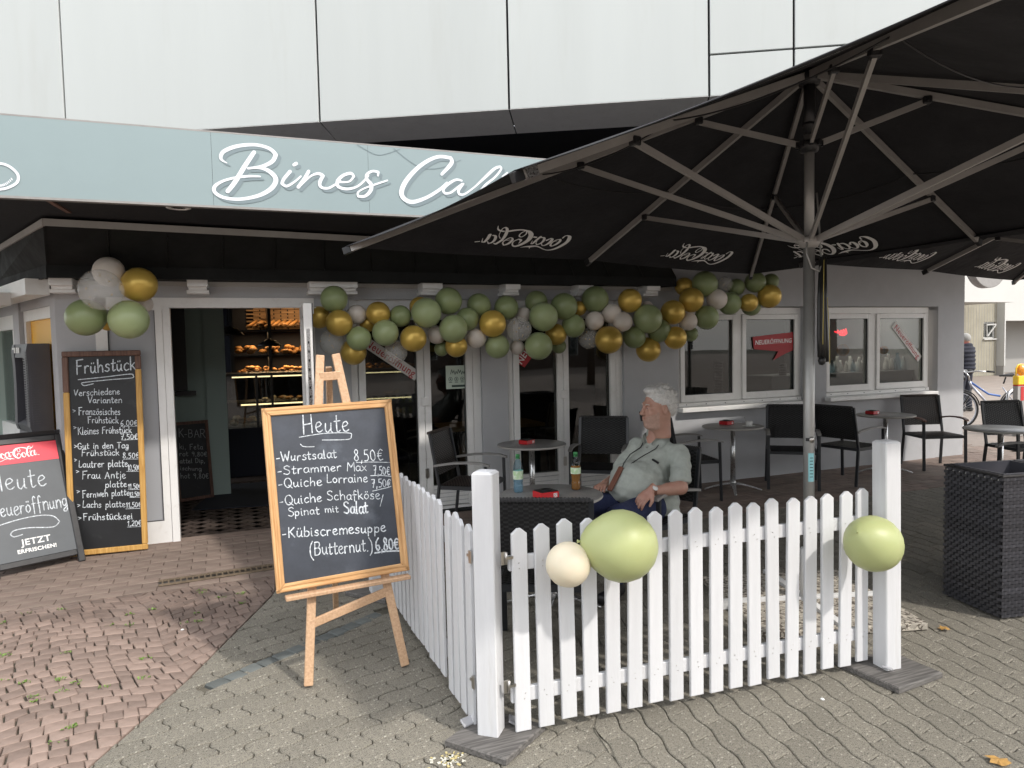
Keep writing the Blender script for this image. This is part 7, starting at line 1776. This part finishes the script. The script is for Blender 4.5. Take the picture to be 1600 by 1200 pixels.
for zl_ in (1.58, 1.97, 2.50):
    L_ = bpy.data.lights.new('shelf_lamp', 'AREA'); L_.energy = 11; L_.color = (1, .66, .33); L_.shape = 'RECTANGLE'; L_.size = 1.8; L_.size_y = .06
    o = bpy.data.objects.new('shelf_lamp', L_); COL.objects.link(o); o.parent = sv; o.location = (x0_+1.1, .12, zl_)
L_ = bpy.data.lights.new('display_lamp', 'AREA'); L_.energy = 5; L_.color = (1, .75, .45); L_.shape = 'RECTANGLE'; L_.size = 1.8; L_.size_y = .05
o = bpy.data.objects.new('display_lamp', L_); COL.objects.link(o); o.parent = ct; o.location = (xa+1.1, .1, 1.33)
def pend(px, py, y, s, lab):
    q = onY(px, py, y); t = thing('pendant_lamp', lab, 'lamp', tuple(q)); m = MB(); m.lathe([(0, .62*s), (.06*s, .60*s), (.5*s, .42*s), (.85*s, .15*s), (.95*s, 0), (.93*s, 0), (.8*s, .15*s), (.4*s, .38*s)], (0, 0, 0), 24, 0, None, False); m.obj('shade', mt['black_plastic'], t)
    m = MB(); m.tube([(0, 0, .6*s), (0, 0, 2.74-q.z)], .006, 6); m.obj('cable', mt['black_plastic'], t); m = MB(); m.lathe([(0, .1*s), (.3*s, .12*s), (0, .3*s)], (0, 0, 0), 12); m.obj('bulb', mt['warm_lamp'], t)
pend(357, 524, 9.7, .20, 'large black dome pendant lamp near the green wall inside the doorway'); pend(421, 541, 10.3, .17, 'black dome pendant lamp hanging over the bakery counter')
m = MB(); q = onZ(352, 782, 0.0); m.add([(-1.0, 7.35, -.004), (1.2, 7.55, -.004), (1.4, 9.3, -.004), (-.4, 9.0, -.004)], [(0, 1, 2, 3)])
m = MB(); m.prism([(-.40, 8.35), (.9, 8.1), (1.1, 9.6), (-.1, 9.75)], -.004, .006); tag(m.obj('door_mat', mt['mat_rug'], None), 'dark blue floor mat inside the doorway', 'mat')
# glassware, neon and honeycomb ball behind the right window, objects behind the left window
yw = 7.62
sh2 = thing('window_counter', 'white lit counter of glasses and cups behind the right window', 'counter', (8.2, yw, 0))
m = MB(); m.bb(-1.4, 1.3, .0, .5, .9, 1.18); m.bb(-1.4, 1.3, -.02, .52, 1.18, 1.20); m.obj('counter', mt['room_light'], sh2)
L_ = bpy.data.lights.new('counter_lamp', 'AREA'); L_.energy = 20; L_.color = (1, .88, .74); L_.shape = 'RECTANGLE'; L_.size = 1.8; L_.size_y = .1
o = bpy.data.objects.new('counter_lamp', L_); COL.objects.link(o); o.parent = sh2; o.location = (0, .35, 2.3)
def glassjar(px, py, s, mat, lab, y=yw+.15):
    q = onY(px, py, y); m = MB(); m.lathe([(.0, 0), (.032*s, 0), (.035*s, .02*s), (.033*s, .09*s), (.016*s, .13*s), (.014*s, .17*s), (0, .17*s)], (0, 0, 0), 12); o = m.obj('glass_bottle', mt[mat], None, (q.x, q.y, 1.202)); return tag(o, lab, 'bottle', 'glassware behind the right window')
lst = [(1300, .9), (1308, 1.2), (1322, .8), (1333, .9), (1342, 1.1), (1350, 1.2), (1357, 1.0), (1384, 1.0), (1393, .9), (1402, 1.3), (1411, 1.0), (1420, .9), (1436, 1.0)]
for px_, s_ in ((1297, .7), (1304, .8), (1313, .9), (1328, 1.2), (1337, .7), (1347, .8), (1361, .8), (1388, 1.3), (1397, .8), (1407, .8), (1415, 1.2), (1424, .8), (1441, .8)): glassjar(px_, 570, s_*1.1, 'white_plain', 'pale glass bottle or cup on the counter behind the right window', yw+.3)
for i, (px, s) in enumerate(lst): glassjar(px, 570, s*1.15, 'white_plain' if i % 3 else 'pet', 'pale glass bottle or cup on the counter behind the right window')
m = MB(); q = onY(1428, 575, yw+.1); m.lathe([(0, 0), (.05, 0), (.055, .22), (.04, .24), (0, .24)], (0, 0, 0), 14); tag(m.obj('jar', mt['red_sign'], None, (q.x, q.y, 1.202)), 'dark red jar on the counter behind the right pane of the right window', 'jar')
for px, s, lab in ((1317, .085, 'brown honeycomb paper ball on the counter behind the left pane of the right window'), (1381, .06, 'smaller tan paper ball behind the right pane of the right window')):
    q = onY(px, 547, yw); t = thing('paper_ball', lab, 'decoration', (q.x, q.y, q.z)); m = MB()
    for k in range(14):
        a = k*math.pi/14; vs = [(math.cos(a)*math.sin(b)*s, math.sin(a)*math.sin(b)*s, math.cos(b)*s) for b in np.linspace(0, 2*math.pi, 20, endpoint=False)]; m.add(vs, [tuple(range(20))])
    m.obj('paper', mt['bread'], t)
nz = thing('neon_sign', 'red glowing neon script seen through the left pane of the right window', 'neon sign', tuple(onY(1314, 519, 8.6))); m = MB()
m.tube([(x, 0, z) for x, z in smooth([(-.13, .01), (-.06, -.01), (-.07, .03), (-.03, -.02), (0, .03), (.02, -.04), (.05, .04), (.07, -.03), (.10, .05), (.12, -.02), (.06, -.05), (-.03, -.04)], 4)], .013, 6); m.obj('tube', mt['neon_red'], nz)
nz = thing('neon_sign', 'blue reflected shop lettering at the top of the right pane of the right window', 'neon sign', tuple(onY(1424, 499, 9.4))); m = MB(); [stroke(m, [(-.38+i*.065, -.05), (-.365+i*.065, .06), (-.35+i*.065, -.02), (-.335+i*.065, .05*(i%2)), (-.325+i*.065, -.05)], .013, 0) for i in range(11)]; m.obj('lettering', mt['mirror_blue'], nz, Matrix.Rotation(math.pi/2, 4, 'X'))  # glowing strokes behind the pane stand in for the mirrored lettering
for px, w_, z1_, lab in ((1123, .12, 1.42, 'tall dark stack on the inner ledge behind the left pane of the left window'), (1223, .11, 1.36, 'tall dark stack on the inner ledge behind the right pane of the left window')):
    q = onY(px, 600, 7.75); t = thing('cup_stack', lab, 'stack', (q.x, q.y, .95)); m = MB()
    for k in range(12): m.lathe([(w_*.42, k*(z1_-.95)/12), (w_*.5, (k+.9)*(z1_-.95)/12)], (0, 0, 0), 14)
    m.obj('cup', mt['atm_dark'], t)
ld = MB(); ld.bb(4.95, 6.75, 7.35, 7.95, .90, .949); tag(ld.obj('inner_ledge', mt['black_plastic'], None), 'dark inner ledge behind the left window', 'ledge')
for i in range(7):
    m = MB(); m.lathe([(0, 0), (.03, 0), (.033, .07), (.012, .11), (.011, .15), (0, .15)], (0, 0, 0), 12); tag(m.obj('bottle', mt['atm_grey'], None, (5.08+i*.085, 7.55, .951)), 'small dark bottle in the row behind the left pane of the left window', 'bottle', 'bottles behind the left window')
it = thing('indoor_table', 'wooden table with chairs inside behind the french doors', 'table', (3.0, 8.3, 0)); m = MB(); m.bb(-.6, .6, -.35, .35, .70, .74); m.obj('tabletop', mt['gold_wood'], it)
for sx in (-1, 1):
    for sy in (-1, 1): m = MB(); m.bb(sx*.52-.03, sx*.52+.03, sy*.28-.03, sy*.28+.03, 0, .70); m.obj('leg', mt['chair_metal'], it)
for i, (x, y, rz, lab) in enumerate(((2.2, 8.5, 0, 'dark chair inside behind the left french door'), (3.7, 8.4, math.pi, 'dark chair inside behind the right french door'))): chair(x, y, rz, lab)
for o in list(bpy.data.objects):
    if o.name.startswith('wicker_chair') and 'inside behind' in o.get('label', ''): o['group'] = 'chairs inside the cafe'
bpy.context.view_layer.update()

if False:
    for o in bpy.data.objects:
        if 'label' in o and len(o['label'].split()) > 16: print('LONG', o.name, o['label'])
